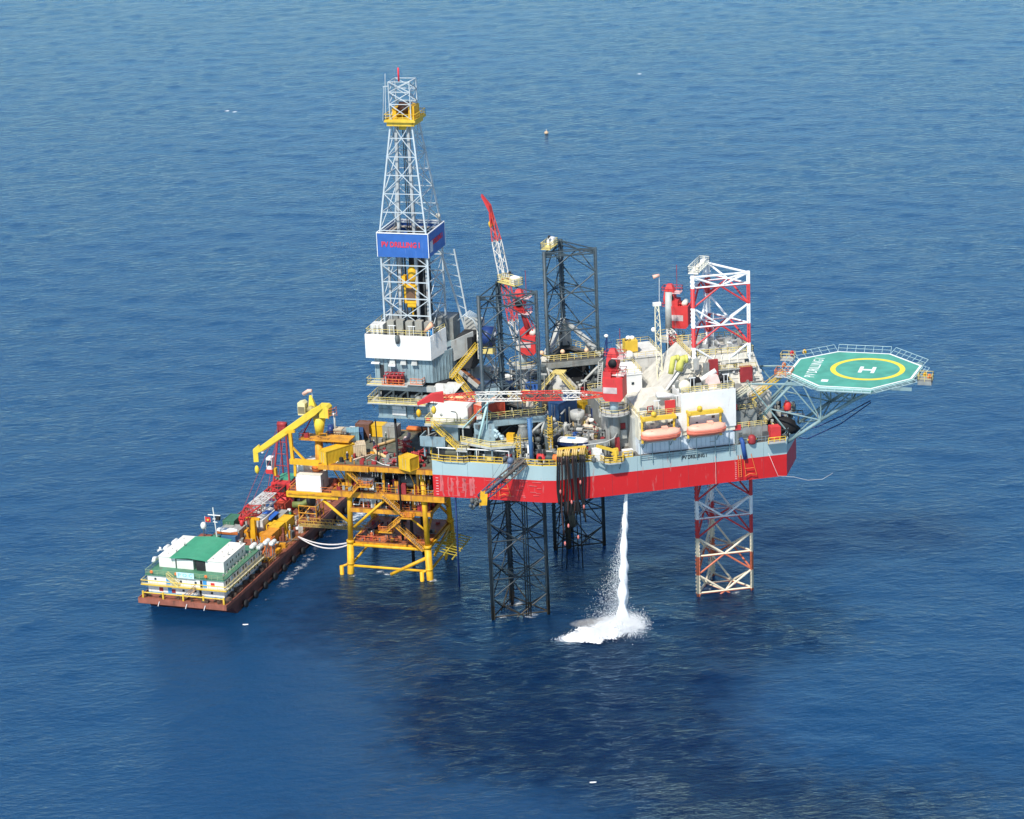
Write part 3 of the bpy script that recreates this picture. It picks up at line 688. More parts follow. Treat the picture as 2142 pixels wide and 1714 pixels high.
# ---- drill floor
FZ = 48.4
df = thing('drill_floor', 'drill floor block with white wind wall above blue-grey ribbed walls', 'drill floor', R(-25, 0, 42.5), RA)
fp_ = [R(-31.5, -7.6), R(-19.4, -7.6), R(-16.6, -3.4), R(-16.6, 7.6), R(-31.5, 7.6)]
MB().prism(fp_, 42.5, FZ).build('floor_block', GREYB, df)
rb = MB()
for s in np.arange(-31.3, -19.5, .8): rb.rbox(R, s, s + .10, -7.72, -7.58, 42.6, 47.4)
a, b_ = fp_[1], fp_[2]; nn = Vector(((b_ - a).y, -(b_ - a).x, 0)).normalized()
for k in range(1, 6): q_ = a.lerp(b_, k / 6) + nn * .05; rb.box(up(q_, 42.6), (.12, .12, 4.8), RA)
rb.build('wall_ribs', GREYB, df)
wl = MB()
P_ = [R(-32.8, 7.0), R(-32.8, -8.4), R(-19.2, -8.4), R(-17.3, -4.6)]
wl.rbox(R, -32.9, -19.2, -8.55, -8.35, 47.4, 52.3); wl.rbox(R, -32.9, -32.7, -8.35, 7.0, 47.6, 52.3)
p, q_ = R(-19.2, -8.45), R(-17.3, -4.2); d = (q_ - p).normalized(); nn = Vector((d.y, -d.x, 0))
wl.loft([[up(p, 47.4), up(q_, 48.2), up(q_, 53.2), up(p, 52.3)], [up(p - nn * .18, 47.4), up(q_ - nn * .18, 48.2), up(q_ - nn * .18, 53.2), up(p - nn * .18, 52.3)]])
wl.build('white_wind_wall', WHITE, df)
sg = MB()      # light seams and scuff on the wind wall
for s in (-28, -23.5): sg.rbox(R, s, s + .05, -8.575, -8.56, 47.5, 52.2)
sg.build('wall_seam', DIRTYW, df)
MB().lathe(R(-26.0, -8.75, 50.6), [(.1, 0), (.42, .15), (.55, 1.0), (.45, 1.7), (.1, 1.9)], 9).build('hanging_hose_coil', GREYD, df)
MB().rail([R(-32.7, 3, 52.3), R(-32.7, -8.2, 52.3), R(-19.4, -8.2, 52.3), R(-17.5, -4.4, 52.9)], h=1.0, sp=1.6, r=.06).build('yellow_guard_rail', YELPALE, df)
for i, s in enumerate((-31.2, -27.7, -23.6, -19.6)):
    fl = MB(); fl.rod(R(s, -8.2, 51.5), R(s, -8.2, 54.2), .07); fl.rod(R(s + .9, -8.2, 51.5), R(s + .9, -8.2, 54.2), .07); fl.rod(R(s - .3, -8.2, 54.2), R(s + 1.3, -8.2, 54.2), .08)
    fl.build('lamp_frame', WHITE, df)
dt = MB()
for i in range(5): dt.rbox(R, -28.8 + i * 1.95, -27.35 + i * 1.95, -6.6, -5.2, FZ, 54.6 + .15 * (i % 2)); dt.rbox(R, -28.6 + i * 1.95, -27.55 + i * 1.95, -6.75, -6.6, 52.6, 53.2)
dt.build('floor_cabinet', mat('olive_grey_cabinet', (.34, .33, .28), var=.2, rust=.15), df)
MB().rbox(R, -32.0, -29.4, -7.4, -5.0, FZ, 54.0).build('driller_cabin', DIRTYW, df)
MB().rbox(R, -31.0, -18.0, 2.5, 7.0, FZ, 53.0).build('doghouse', GREYM, df)
MB().lathe(R(-19.6, -7.4, 52.3), [(.6, 0), (.75, .3), (.75, 1.3), (.4, 1.6)], 10).build('blue_drum', CYANB, df)
wb_ = MB(); wb_.rod(R(-20.6, -7.8, 53.0), R(-18.8, -8.2, 54.8), .28, 8, r2=.55); wb_.build('orange_wind_sock', mat('pale_orange_fabric', (.85, .45, .28)), df)
hood = MB()
for s in (-28.2, -25.9, -23.6): hood.loft([[R(s, -7.7, 46.2), R(s + 1.3, -7.7, 46.2), R(s + 1.3, -8.4, 46.2), R(s, -8.4, 46.2)], [R(s + .2, -7.7, 47.3), R(s + 1.1, -7.7, 47.3), R(s + 1.1, -8.0, 47.3), R(s + .2, -8.0, 47.3)]])
hood.build('vent_hood', GREYL, df)
MB().rbox(R, -30.4, -29.6, -7.76, -7.62, 43.2, 45.8).build('doorway', DARK, df)
lts = MB(); lts.rbox(R, -31.9, -30.2, -8.6, -7.9, 46.2, 46.45); lts.rbox(R, -28.2, -26.8, -8.8, -8.4, 45.9, 46.2); lts.build('strip_light', MARKW, df)
bk = MB()      # side walkway with the red fire hose baskets
bk.rbox(R, -32.5, -23.9, -10.3, -7.62, 42.2, 42.5); bk.rbox(R, -23.9, -21.0, -9.4, -7.62, 42.35, 42.55); b2 = bk.build('side_walkway', GREYL, df)
MB().rail([R(-32.4, -7.8, 42.5), R(-32.4, -10.2, 42.5), R(-29.2, -10.2, 42.5)], h=1.2, r=.06, toe=True).build('yellow_guard_rail', YELPALE, b2)
MB().rail([R(-29.2, -10.2, 42.5), R(-24.6, -10.2, 42.5)], h=1.2, sp=1.3, r=.07, toe=True).rail([R(-23.6, -9.3, 42.5), R(-21.1, -9.3, 42.5), R(-21.1, -7.8, 42.5)], h=1.2, sp=1.0, r=.07, toe=True).build('red_guard_rail', ORNG, b2)
rr = MB()
for i in range(5): 
    s = -28.8 + i * .85; rr.path([R(s, -9.9, 42.6), R(s, -9.9, 44.0), R(s + .3, -9.2, 44.8), R(s + .3, -8.2, 44.6)], .12)
rr.path([R(-29.0, -9.8, 44.2), R(-24.8, -9.8, 44.4)], .12); rr.path([R(-29.0, -9.0, 44.7), R(-24.8, -9.0, 44.8)], .12); rr.rbox(R, -28.6, -25.2, -9.4, -8.0, 42.6, 44.2)
rr.build('red_hose_basket', REDDK, df)
sd_ = MB()      # light grey flanks and dark opening towards the pipe deck
sd_.loft([[R(-16.8, -3.0, 45.5), R(-13.2, 0.5, 47.0), R(-13.2, .5, 51.0), R(-16.8, -3.0, 49.8)], [R(-16.9, -2.6, 45.5), R(-13.4, .9, 47), R(-13.4, .9, 51), R(-16.9, -2.6, 49.8)]])
sd_.rbox(R, -12.8, -12.4, 1.5, 5.5, 45.0, 52.5); sd_.rbox(R, -16.6, -12.4, 5.4, 5.8, 45.0, 52.5)
sd_.build('grey_side_screen', GREYL, df)
MB().rbox(R, -16.5, -13.2, -.5, 5.2, 43.5, 50.0).build('dim_opening', DARK, df)
rf = MB(); rf.path([R(-16.5, 1.2, 53.0), R(-15.0, 1.2, 54.2), R(-13.2, 1.2, 53.2), R(-12.4, 1.2, 51)], .12); 
for k in range(5): rf.path([R(-16.5, 2 + k * .6, 53.0), R(-15.0, 2 + k * .6, 54.2), R(-13.2, 2 + k * .6, 53.2)], .08)
rf.build('curved_hood', DERR, df)
dw = thing('drawworks_motor', 'dark blue drum-shaped winch motor beside the drill floor', 'winch motor', R(-11.0, 3.0, 48), RA)
MB().rod(R(-12.0, 2.6, 49.6), R(-9.6, 2.6, 49.4), 2.1, 14).build('drum', NAVY, dw); MB().rod(R(-12.6, 2.6, 49.7), R(-12.0, 2.6, 49.6), 1.7, 14).build('end_plate', WHITE, dw)
MB().rbox(R, -12.2, -9.6, 1.4, 3.8, 46.2, 47.6).build('base_frame', YELPALE, dw); MB().rod(R(-9.6, 2.6, 50.0), R(-9.2, 2.6, 50.0), .5, 10).build('hub', MARKW, dw)
# ---- derrick
DS, DT_, DH, ZB, ZK, ZC = -25.0, 0.0, 4.8, FZ, 72.0, 94.0
dr = thing('derrick', 'tall pale steel drilling derrick tapering to a yellow crown platform', 'derrick', R(DS, DT_, FZ), RA)
cor = ((-1, -1), (1, -1), (1, 1), (-1, 1))
def dc(k, z):
    h = DH if z <= ZK else DH + (2.1 - DH) * (z - ZK) / (ZC - ZK)
    return R(DS + cor[k][0] * h, DT_ + cor[k][1] * h, z)
for k in range(4):
    MB().bar(dc(k, ZB), dc(k, ZK), .34).bar(dc(k, ZK), dc(k, ZC + .6), .30).build('derrick_leg', DERR, dr)
for f_ in range(4):
    a, b_ = f_, (f_ + 1) % 4; fb = MB(); low = [52.0, 55.4, 58.8, 62.2, 65.6, 69.0, 72.0]
    for z in low: fb.bar(dc(a, z), dc(b_, z), .2)
    mid = lambda z: (dc(a, z) + dc(b_, z)) / 2
    for z0, z1, z2 in ((52.0, 55.4, 58.8), (58.8, 62.2, 65.6), (65.6, 69.0, 72.0)):
        for k in (a, b_): fb.rod(dc(k, z0), mid(z1), .1, 5); fb.rod(mid(z1), dc(k, z2), .1, 5)
    hi = [72.6, 76.2, 79.8, 83.4, 87.0, 90.6, 94.0]
    for z in hi: fb.bar(dc(a, z), dc(b_, z), .16)
    for i in range(6):
        z0, z1 = hi[i], hi[i + 1]
        if i % 2 == 0:
            for k in (a, b_): fb.rod(dc(k, z0), mid(z1), .1, 5)
        else:
            for k in (a, b_): fb.rod(mid(z0), dc(k, z1), .1, 5)
    fb.build('side_bracing', DERR, dr)
gr = MB()
for ds in (-2.1, 1.9): gr.bar(R(DS + ds, DT_ - 3.2, FZ), R(DS + ds * .6, DT_ - 1.4, ZC), .7, .55)
gr.bar(R(DS + 3.9, DT_ - 3.2, FZ), R(DS + 3.9, DT_ - 3.0, ZK - 4), .5, .4); gr.bar(R(DS - 3.9, DT_ - 3.2, FZ), R(DS - 3.9, DT_ - 3.0, ZK - 4), .5, .4)
gr.build('guide_rail', mat('grey_guide_rail', (.40, .42, .42), var=.2, rust=.15), dr)
cb = MB(); cb.rod(R(DS - .5, DT_ - .8, FZ), R(DS - .3, DT_ - .6, ZC), .09); cb.rod(R(DS + .1, DT_ - .8, 60), R(DS, DT_ - .6, ZC), .09); cb.rod(R(DS + .5, DT_ - .6, 60), R(DS + .2, DT_ - .5, ZC), .07); cb.build('drilling_line', DARK, dr)
# blue wind walls round the monkey board
bw = DH + .5
for f_, (a, b_) in enumerate((((-1, -1), (1, -1)), ((1, -1), (1, 1)), ((1, 1), (-1, 1)), ((-1, 1), (-1, -1)))):
    p, q_ = R(DS + a[0] * bw, a[1] * bw), R(DS + b_[0] * bw, b_[1] * bw); d = (q_ - p).normalized(); nn = Vector((d.y, -d.x, 0))
    wp = MB(); wp.loft([[up(p, 67.4), up(q_, 67.4), up(q_, 72.2), up(p, 72.2)], [up(p - nn * .12, 67.4), up(q_ - nn * .12, 67.4), up(q_ - nn * .12, 72.2), up(p - nn * .12, 72.2)]]); wpo = wp.build('blue_wind_wall', BLUEB, dr)
    ed = MB(); ed.bar(up(p, 72.25), up(q_, 72.25), .2, .16); ed.bar(up(p + nn * .02, 67.4), up(p + nn * .02, 72.2), .12, .12); ed.build('white_edge', MARKW, wpo)
    m_ = up((p + q_) / 2, 69.9) + nn * .03
    if f_ < 2: text_part('banner_lettering', 'PV DRILLING I', 1.5, m_ - d * .4, d, (0, 0, 1), LETR, wpo, width=7.9, depth=.05, bold=.035)
    if f_ == 1: MB().box(up(p + d * 1.6, 68.3) + nn * .1, (1.5, .15, 2.2), math.atan2(d.y, d.x)).build('faded_emblem', mat('pale_emblem', (.55, .60, .66)), wpo)
mb_ = MB()
mb_.rbox(R, DS - bw + .2, DS + bw - .2, -bw + .2, -DH + .3, 71.0, 71.2); mb_.rbox(R, DS - bw + .2, DS + bw - .2, DH - .4, bw - .2, 71.0, 71.2); mb_.rbox(R, DS + DH - .8, DS + bw - .2, -DH, DH, 71.0, 71.2); mb_.rbox(R, DS - bw + .2, DS - DH + .9, -DH, DH, 71.0, 71.2)
mb_.build('monkey_board', mat('weathered_board', (.45, .40, .34), var=.3, rust=.25), dr)
fl = MB()
for s, t_ in ((DS - .6, 4.2), (DS + 4.6, 3.6)): fl.blob(R(s, t_, 73.8), .5, (1, .5, 1), 8, 0)
fl.build('flood_lamp', mat('cream_lamp', (.90, .80, .62)), dr)
di = MB(); di.rbox(R, DS - 1.2, DS + 2.4, 1.6, 4.0, FZ, 71); di.build('dim_pipe_setback', DARK, dr)
# crown
cp = MB(); cp.rbox(R, DS - 3.1, DS + 3.3, -3.4, 3.4, 93.9, 94.25); cp.rbox(R, DS - 2.7, DS + 2.9, -3.0, -2.6, 93.1, 93.9); cp.rbox(R, DS + 2.2, DS + 2.8, -3.0, 3.0, 93.1, 93.9); cpo = cp.build('crown_platform', YELLOW, dr)
MB().rail([R(DS - 3.0, -3.3, 94.25), R(DS + 3.2, -3.3, 94.25), R(DS + 3.2, 3.3, 94.25), R(DS - 3.0, 3.3, 94.25)], h=1.2, sp=1.2, r=.07, closed=True, toe=True).build('crown_rail', YELLOW, cpo)
cw = MB(); cw.rod(R(DS - .9, .2, 96.2), R(DS + 1.4, .2, 96.2), 1.15, 14); cw.build('crown_sheave', mat('dark_brown_sheave', (.06, .025, .015)), cpo)
ch = MB(); ch.rbox(R, DS - 1.9, DS - 1.1, -1.6, 1.6, 94.25, 96.4); ch.rbox(R, DS + 1.4, DS + 2.6, -1.6, 1.6, 94.25, 96.8); ch.rbox(R, DS - 1.1, DS + 1.5, 1.3, 1.7, 94.25, 97.0); ch.build('crown_housing', JACKY, cpo)
MB().rbox(R, DS - .9, DS + 1.4, -1.2, -.6, 92.0, 93.0).build('bumper_block', YELLOW, dr)
cg = MB(); gz = (94.3, 97.2, 99.6, 101.6)
gc = lambda k, z: R(DS + cor[k][0] * 1.95 + (-.3 if k in (0, 3) else .1), cor[k][1] * 2.1, z)
for k in range(4): cg.bar(gc(k, 94.3), gc(k, 101.6), .18)
for k in range(4):
    for i in range(3): cg.rod(gc(k, gz[i + 1]), gc((k + 1) % 4, gz[i + 1]), .085, 5); cg.rod(gc(k, gz[i]), gc((k + 1) % 4, gz[i + 1]), .075, 5); cg.rod(gc((k + 1) % 4, gz[i]), gc(k, gz[i + 1]), .1, 5)
cg.build('gin_pole_frame', DERR, dr)
MB().rod(gc(0, 94) - RU * .9, gc(0, 103.2) - RU * .5, .09).rod(gc(0, 94) - RU * 1.5, gc(0, 100.6) - RU * .9, .06).rod(gc(0, 100.6) - RU * 1.1, gc(0, 100.8) + RU * .2, .1).build('whip_aerial', DERR, dr)
MB().rod(R(DS - .4, -1.0, 101.4), R(DS - .4, -1.0, 104.2), .17, 8).build('obstruction_light', mat('signal_red', (.75, .03, .05)), dr)
ln = MB(); ln.bar(R(DS + 4.6, 4.6, 66.0), R(DS + 9.3, 6.4, 46), .34); ln.bar(R(DS + 7.0, 5.6, 66.5), R(DS + 9.6, 6.9, 46), .3)
for i in range(9): u = i / 9; ln.rod(R(DS + 4.6, 4.6, 66.0).lerp(R(DS + 9.3, 6.4, 46), u), R(DS + 7.0, 5.6, 66.5).lerp(R(DS + 9.6, 6.9, 46), min(1, u + .06)), .1)
ln.build('side_ladder_frame', DERR, dr)
# things hung or racked inside the derrick
td = thing('top_drive', 'yellow top drive hanging inside the derrick', 'top drive', R(DS + .3, -2.4, 55.5), RA)
MB().rbox(R, DS - 1.0, DS + 1.7, -3.1, -1.6, 57.4, 61.2).rbox(R, DS - 1.3, DS - .6, -3.3, -2.0, 61.0, 63.0).build('motor_frame', JACKY, td)
MB().lathe(R(DS + .8, -2.4, 61.8), [(.75, 0), (1.0, .6), (1.0, 2.4), (.6, 3.2), (.2, 3.4)], 10).build('travelling_block', JACKY, td)
MB().rod(R(DS + .4, -2.4, 54.6), R(DS + .4, -2.4, 57.4), .18).rbox(R, DS - .5, DS + 1.3, -3.0, -1.8, 56.5, 57.5).build('quill_and_links', JACKY, td)
MB().rbox(R, DS - .6, DS + 1.3, -3.18, -3.08, 58.0, 60.6).build('cooling_grille', mat('brown_grille', (.16, .09, .05)), td)
PIPE_G = 'racked stands of drill pipe'
k = 0
for i, (ds, mt_) in enumerate(((-2.9, GREYD), (-2.6, REDDK), (-1.7, GREYD), (-1.45, DERR), (-1.1, DARK), (2.5, DARK), (2.8, GREYD), (3.1, DARK))):
    st_ = MB(); st_.rod(R(DS + ds, -1.4 + .3 * (i % 2), FZ), R(DS + ds * .93, -1.4 + .3 * (i % 2), 70.5 + .4 * (i % 3)), .12, 6)
    o = st_.build('drill_pipe_stand', mt_, None, R(DS + ds, -1.4, FZ), RA); tag(o, 'upright stand of drill pipe racked inside the derrick behind the yellow top drive', 'drill pipe', PIPE_G)
# ------------------------------------------------------------------ rig cranes
def boom_parts(t, foot, tip, secs, w0=1.5, side=None, r=.11, dep=1.4, taper=(.35, .35)):
    """lattice boom from foot to tip; secs = (u0, u1, material, solid); returns tip"""
    foot, tip = Vector(foot), Vector(tip); d = (tip - foot).normalized(); L_ = (tip - foot).length
    a = side.normalized() if side else d.cross(Vector((0, 0, 1))).normalized(); b_ = a.cross(d).normalized()
    def sec(u):
        k = 1.0
        if u < .18: k = taper[0] + (1 - taper[0]) * u / .18
        if u > .78: k = taper[1] + (1 - taper[1]) * (1 - u) / .22
        c = foot + (tip - foot) * u
        return [c + a * x * w0 / 2 * (k if True else 1) + b_ * y * dep / 2 * k for x, y in ((-1, -1), (1, -1), (1, 1), (-1, 1))]
    for u0, u1, mt, solid in secs:
        m_ = MB(); n = max(2, round((u1 - u0) * L_ / 1.5)); s0, s1 = sec(u0), sec(u1)
        if solid: m_.loft([s0, s1])
        else:
            for i in range(n):
                p, q_ = sec(u0 + (u1 - u0) * i / n), sec(u0 + (u1 - u0) * (i + 1) / n)
                for k in range(4):
                    m_.rod(p[k], q_[k], r, 5); j = (k + 1) % 4
                    m_.rod(p[k], q_[j], r * .6, 4) if i % 2 else m_.rod(p[j], q_[k], r * .6, 4)
                    if i == 0 or i == n - 1: m_.rod((p if i == 0 else q_)[k], (p if i == 0 else q_)[j], r * .8, 4)
        m_.build('boom_section', mt, t)
def hook(t, p, drop, mt=YELLOW, name='hook_block'):
    h = MB(); h.rod(p, p - Vector((0, 0, drop)), .05, 5); h.build('hoist_rope', DARK, t)
    c = p - Vector((0, 0, drop)); MB().lathe(c - Vector((0, 0, 1.5)), [(.1, 0), (.3, .25), (.48, .7), (.45, 1.2), (.15, 1.6)], 8).build(name, mt, t)
def rig_crane(label, base, z0, zp, foot, tip, secs, house, zhead, jib=True, house_off=(0, 0), colm=GREYM, hooks=(), post_lean=(0, 0)):
    base = up(Vector((base[0], base[1], 0)), 0); t = thing('pedestal_crane', label, 'crane', up(base, z0), RA, 'pedestal cranes of the rig')
    MB().rod(up(base, z0), up(base, zp), 1.05, 16).build('pedestal', colm, t)
    pf = MB(); pf.lathe(up(base, zp - .25), [(1.0, 0), (2.9, .1), (2.9, .3), (1.0, .3)], 14, smooth=False); po = pf.build('ring_platform', GREYL, t)
    MB().rail([up(base, zp + .05) + Vector((math.cos(k * .4488) * 2.8, math.sin(k * .4488) * 2.8, 0)) for k in range(14)], h=1.1, sp=1.4, r=.055, closed=True).build('ring_rail', YELPALE, po)
    MB().rod(up(base, zp), up(base, zp + 2.8), .85, 14).build('slewing_column', mat('pale_blue_column', (.36, .46, .5)), t)
    hx, hy, hz, hc = house; c = up(base + RU * hc[0] + RV * hc[1], zp + 2.6)
    hb = MB(); pr_ = [(-hx / 2 + .5, 0), (hx / 2 - .5, 0), (hx / 2, .6), (hx / 2, hz), (-hx / 2, hz), (-hx / 2, .6)]
    hb.loft([[c + RU * x + RV * y + Vector((0, 0, z)) for x, z in pr_] for y in (-hy / 2, hy / 2)]); ho = hb.build('machinery_house', RED, t)
    MB().loft([[c + RU * x + RV * (-hy / 2 - .05) + Vector((0, 0, z)) for x, z in ((-hx * .47, 1.6), (hx * .22, 1.6), (hx * .22, 2.8), (-hx * .47, 2.8))], [c + RU * x + RV * (-hy / 2 - .01) + Vector((0, 0, z)) for x, z in ((-hx * .47, 1.6), (hx * .22, 1.6), (hx * .22, 2.8), (-hx * .47, 2.8))]]).build('name_board', mat('faded_board', (.60, .48, .46), var=.3), ho)
    MB().box(c + RU * (-hx * .28) + RV * 0 + Vector((0, 0, hz)), (hx * .4, hy * .9, 1.1), RA).build('engine_box', RED, ho)
    dr_ = MB(); dr_.rod(c + RU * (hx * .26) - RV * hy * .3 + Vector((0, 0, hz + .45)), c + RU * (hx * .26) + RV * hy * .3 + Vector((0, 0, hz + .45)), .55, 12); dr_.build('winch_drum', CREAM, ho)
    kb = c + Vector((0, 0, hz)); kt = up(base + RU * post_lean[0], zhead)
    MB().rod(kb, kt - Vector((0, 0, 2)), .55, 10).build('king_post', REDDK, t)
    hd = MB(); hd.loft([[kt + RU * x * k + RV * y * k + Vector((0, 0, z)) for x, y in ((-1, -1), (1, -1), (1, 1), (-1, 1))] for z, k in ((-4.4, .65), (-2.6, 1.15), (-.6, .9), (.4, .45))]); hd.build('head_frame', RED, t)
    MB().rod(kt + RU * .2 - RV * 1.35 - Vector((0, 0, 2.2)), kt + RU * .2 + RV * 1.35 - Vector((0, 0, 2.2)), .85, 12).build('head_sheave', BLACK, t)
    for z, w_ in ((-1.3, 1.5), (-4.6, 1.9)):
        hp = MB(); hp.box(kt + RU * 1.2 + Vector((0, 0, z)), (2.4, 2.4, .12), RA); hpo = hp.build('head_platform', mat('pink_white_grating', (.72, .52, .5)), t)
        MB().rail([kt + RU * x + RV * y + Vector((0, 0, z + .1)) for x, y in ((-1.4, -1.2), (2.4, -1.2), (2.4, 1.2), (-1.4, 1.2))], h=1.1, sp=1.1, r=.055, closed=True).build('red_rail', RED, hpo)
    MB().rod(kt + RU * 1.5, kt + RU * 1.5 + Vector((0, 0, 4.4)), .06, 5).build('whip_aerial', REDDK, t)
    lg = MB()
    for sg in (-1, 1): lg.bar(c + RU * (hx * .42) + RV * sg * .9 + Vector((0, 0, hz)), kt + RU * .6 + RV * sg * .6 - Vector((0, 0, 3)), .18)
    for i in range(8): lg.rod((c + RU * hx * .42 - RV * .9 + Vector((0, 0, hz))).lerp(kt + RU * .6 - RV * .6 - Vector((0, 0, 3)), i / 8), (c + RU * hx * .42 + RV * .9 + Vector((0, 0, hz))).lerp(kt + RU * .6 + RV * .6 - Vector((0, 0, 3)), i / 8), .05)
    lg.build('ladder_frame', RED, t)
    boom_parts(t, foot, tip, secs)
    tp = Vector(tip); d = (tp - Vector(foot)).normalized()
    if jib:
        j2 = tp + d * 3.6 + Vector((0, 0, -1.2)) if abs(d.z) < .6 else tp + d * 3.6 - RU * 1.2
        a = d.cross(Vector((0, 0, 1))).normalized()
        MB().loft([[tp + a * .55 * x + Vector((0, 0, z)) - d * 1.4 for x, z in ((-1, -.9), (1, -.9), (1, 1.1), (-1, 1.1))], [tp + a * .5 * x + Vector((0, 0, z)) + d * .8 for x, z in ((-1, -.6), (1, -.6), (1, .8), (-1, .8))], [j2 + a * .25 * x + Vector((0, 0, z)) for x, z in ((-1, -.25), (1, -.25), (1, .25), (-1, .25))]]).build('boom_tip', RED, t)
        for (w_, dz, mt) in hooks: hook(t, tp.lerp(j2, w_), dz, mt)
    pn = MB(); 
    for sg in (-.5, .5): pn.rod(kt + RV * sg - Vector((0, 0, .8)), Vector(foot).lerp(tp, .93) + Vector((0, 0, .6)), .022, 4)
    pn.build('pendant_rope', GREYD, t)
    return t
WB = mat('boom_white', (.80, .76, .68), var=.08, rust=.05, rustcol=(.5, .4, .3)); RB = mat('boom_red', (.66, .07, .05), var=.12)
pa = R(20.1, -17.7); fa_ = PT(1268, 826, -18.2); ta_ = PT(912, 832, -31.5)
rig_crane('red crane on a grey pedestal, its striped boom lying level over the deck', pa, HZ1, 41.8, fa_, ta_,
          [(0, .15, RB, False), (.15, .26, WB, False), (.26, .50, RB, False), (.50, .77, WB, False), (.77, 1, RB, False)], (3.9, 3.4, 4.6, (.2, 0)), 54.0, hooks=((.15, 1.6, YELLOW), (.95, 1.2, JACKY)))
bx = MB(); wp0 = fa_.lerp(ta_, .155); wp1 = fa_.lerp(ta_, .265); sdv = (ta_ - fa_).cross(Vector((0, 0, 1))).normalized()
pb_ = R(-7.0, 13.5); fb_ = PT(1086, 733, 12.2); tb_ = PT(1027, 446, 13.5)
rig_crane('far red crane with its boom raised steeply behind the dark leg', pb_, HZ1, 40.4, fb_, tb_,
          [(0, .22, WB, False), (.22, .52, RB, False), (.52, .80, WB, False), (.80, 1, RB, False)], (3.4, 3.6, 4.0, (1.6, 0)), 56.0, colm=DIRTYW, hooks=((.1, 2.0, YELLOW),), post_lean=(-.2, 0))
pc_ = R(23.1, 18.0); fc_ = PT(1398, 690, 16.5); tc_ = PT(1423, 738, 4.5)
rig_crane('red crane near the bow with a stubby boom pointing down at the deck', pc_, HZ1, 46.0, fc_, tc_,
          [(0, .35, WB, False), (.35, .7, RB, False), (.7, 1, RB, False)], (3.6, 3.2, 4.6, (2.2, 0)), 57.0, colm=GREYL, jib=True)
cp_ = MB(); cp_.rod(up(pc_, 48.5) - RV * 1.4, up(pc_, 56) - RV * 1.0, .75, 12); cp_.build('grey_column', GREYL, bpy.data.objects['pedestal_crane.002'])
# boom rest near the first leg
br = thing('boom_rest', 'yellow-white A-frame boom rest under the level crane boom', 'boom rest', R(-6.5, -27.2, HZ1), RA)
p_ = fa_.lerp(ta_, .70)
MB().rod(R(-5.3, -27.0, HZ1), Vector((p_.x, p_.y, p_.z - 1.0)), .22, 8).rod(R(-7.5, -26.4, 40), Vector((p_.x, p_.y, p_.z - 1.2)), .12).rod(R(-2.8, -26.4, 40), Vector((p_.x, p_.y, p_.z - 1.2)), .12).bar(p_ - RU * 1.3 - Vector((0, 0, .9)), p_ + RU * 1.3 - Vector((0, 0, .9)), .3).build('frame', TEAL, br)
# ------------------------------------------------------------------ accommodation at the bow
ac = thing('accommodation_block', 'white accommodation block with a blank white wall above two lifeboats', 'living quarters', E(22, 6, HZ1), EA)
MB().rbox(E, 12.6, 31.6, .9, 7.0, HZ1, 37.3).build('lower_house', mat('shade_tinted_white', (.68, .74, .78), var=.1, rust=.08, rustcol=(.45, .5, .52)), ac)  # bluish tint paints in the shade under the lifeboats
MB().rbox(E, 12.6, 31.6, .55, 7.0, 37.3, 41.8).build('upper_house', mat('sun_tinted_white', (.76, .72, .58), var=.14, rust=.12, rustcol=(.55, .46, .33)), ac)  # cream wall, its yellow tint painting in the sunlight
MB().rbox(E, 21.0, 31.75, .3, 6.4, 41.8, 45.6).rbox(E, 21.0, 31.75, .3, .56, 38.2, 41.8).rbox(E, 19.0, 21.0, .32, .56, 37.2, 41.8).build('white_wind_wall', WHITE, ac)
fl_ = MB()
for e in np.arange(13.2, 31.4, .9): fl_.rbox(E, e, e + .08, .84, .92, 34.6, 37.2)
fl_.build('panel_seams', mat('cool_seam', (.5, .57, .62)), ac)
for (x0, x1, y0, y1) in ((1414, 1418, 870, 876), (1403, 1408, 880, 886), (1488, 1494, 868, 874), (1396, 1400, 884, 888), (1455, 1459, 882, 885)):
    a, b_ = PN(x0, y1, .5), PN(x1, y0, .5); eo = lambda p: (p - EO).dot(EU)
    MB().rbox(E, eo(a), eo(b_), .22, .36 if a.z > 38 else .6, a.z, b_.z).build('porthole', GLASS, ac)
MB().rail([E(12.7, .6, 41.8), E(20.9, .6, 41.8)], h=1.1, sp=1.3, r=.06, mids=(.35, .7)).rail([E(12.7, .6, 41.8), E(12.7, 6.8, 41.8)], h=1.1, r=.05).build('roof_rail', YELPALE, ac)
MB().rail([E(21.2, .5, 45.6), E(31.6, .5, 45.6), E(31.6, 6.2, 45.6)], h=1.15, sp=1.3, r=.07, mids=(.33, .66)).build('upper_roof_rail', YELPALE, ac)
for e in (22.8, 24.0 - .3, 30.0, 30.9): 
    pass
for e, n_ in ((23.0, .7), (29.6, .7), (16.0, .8), (20.0, 2.5)):
    z = 45.6 if e > 21 else 41.8
    lf = MB(); lf.rod(E(e, n_, z), E(e, n_, z + 2.9), .07).rod(E(e + .7, n_, z), E(e + .7, n_, z + 2.9), .07).bar(E(e - .3, n_, z + 2.9), E(e + 1.0, n_, z + 2.9), .16); lf.build('lamp_frame', WHITE, ac)
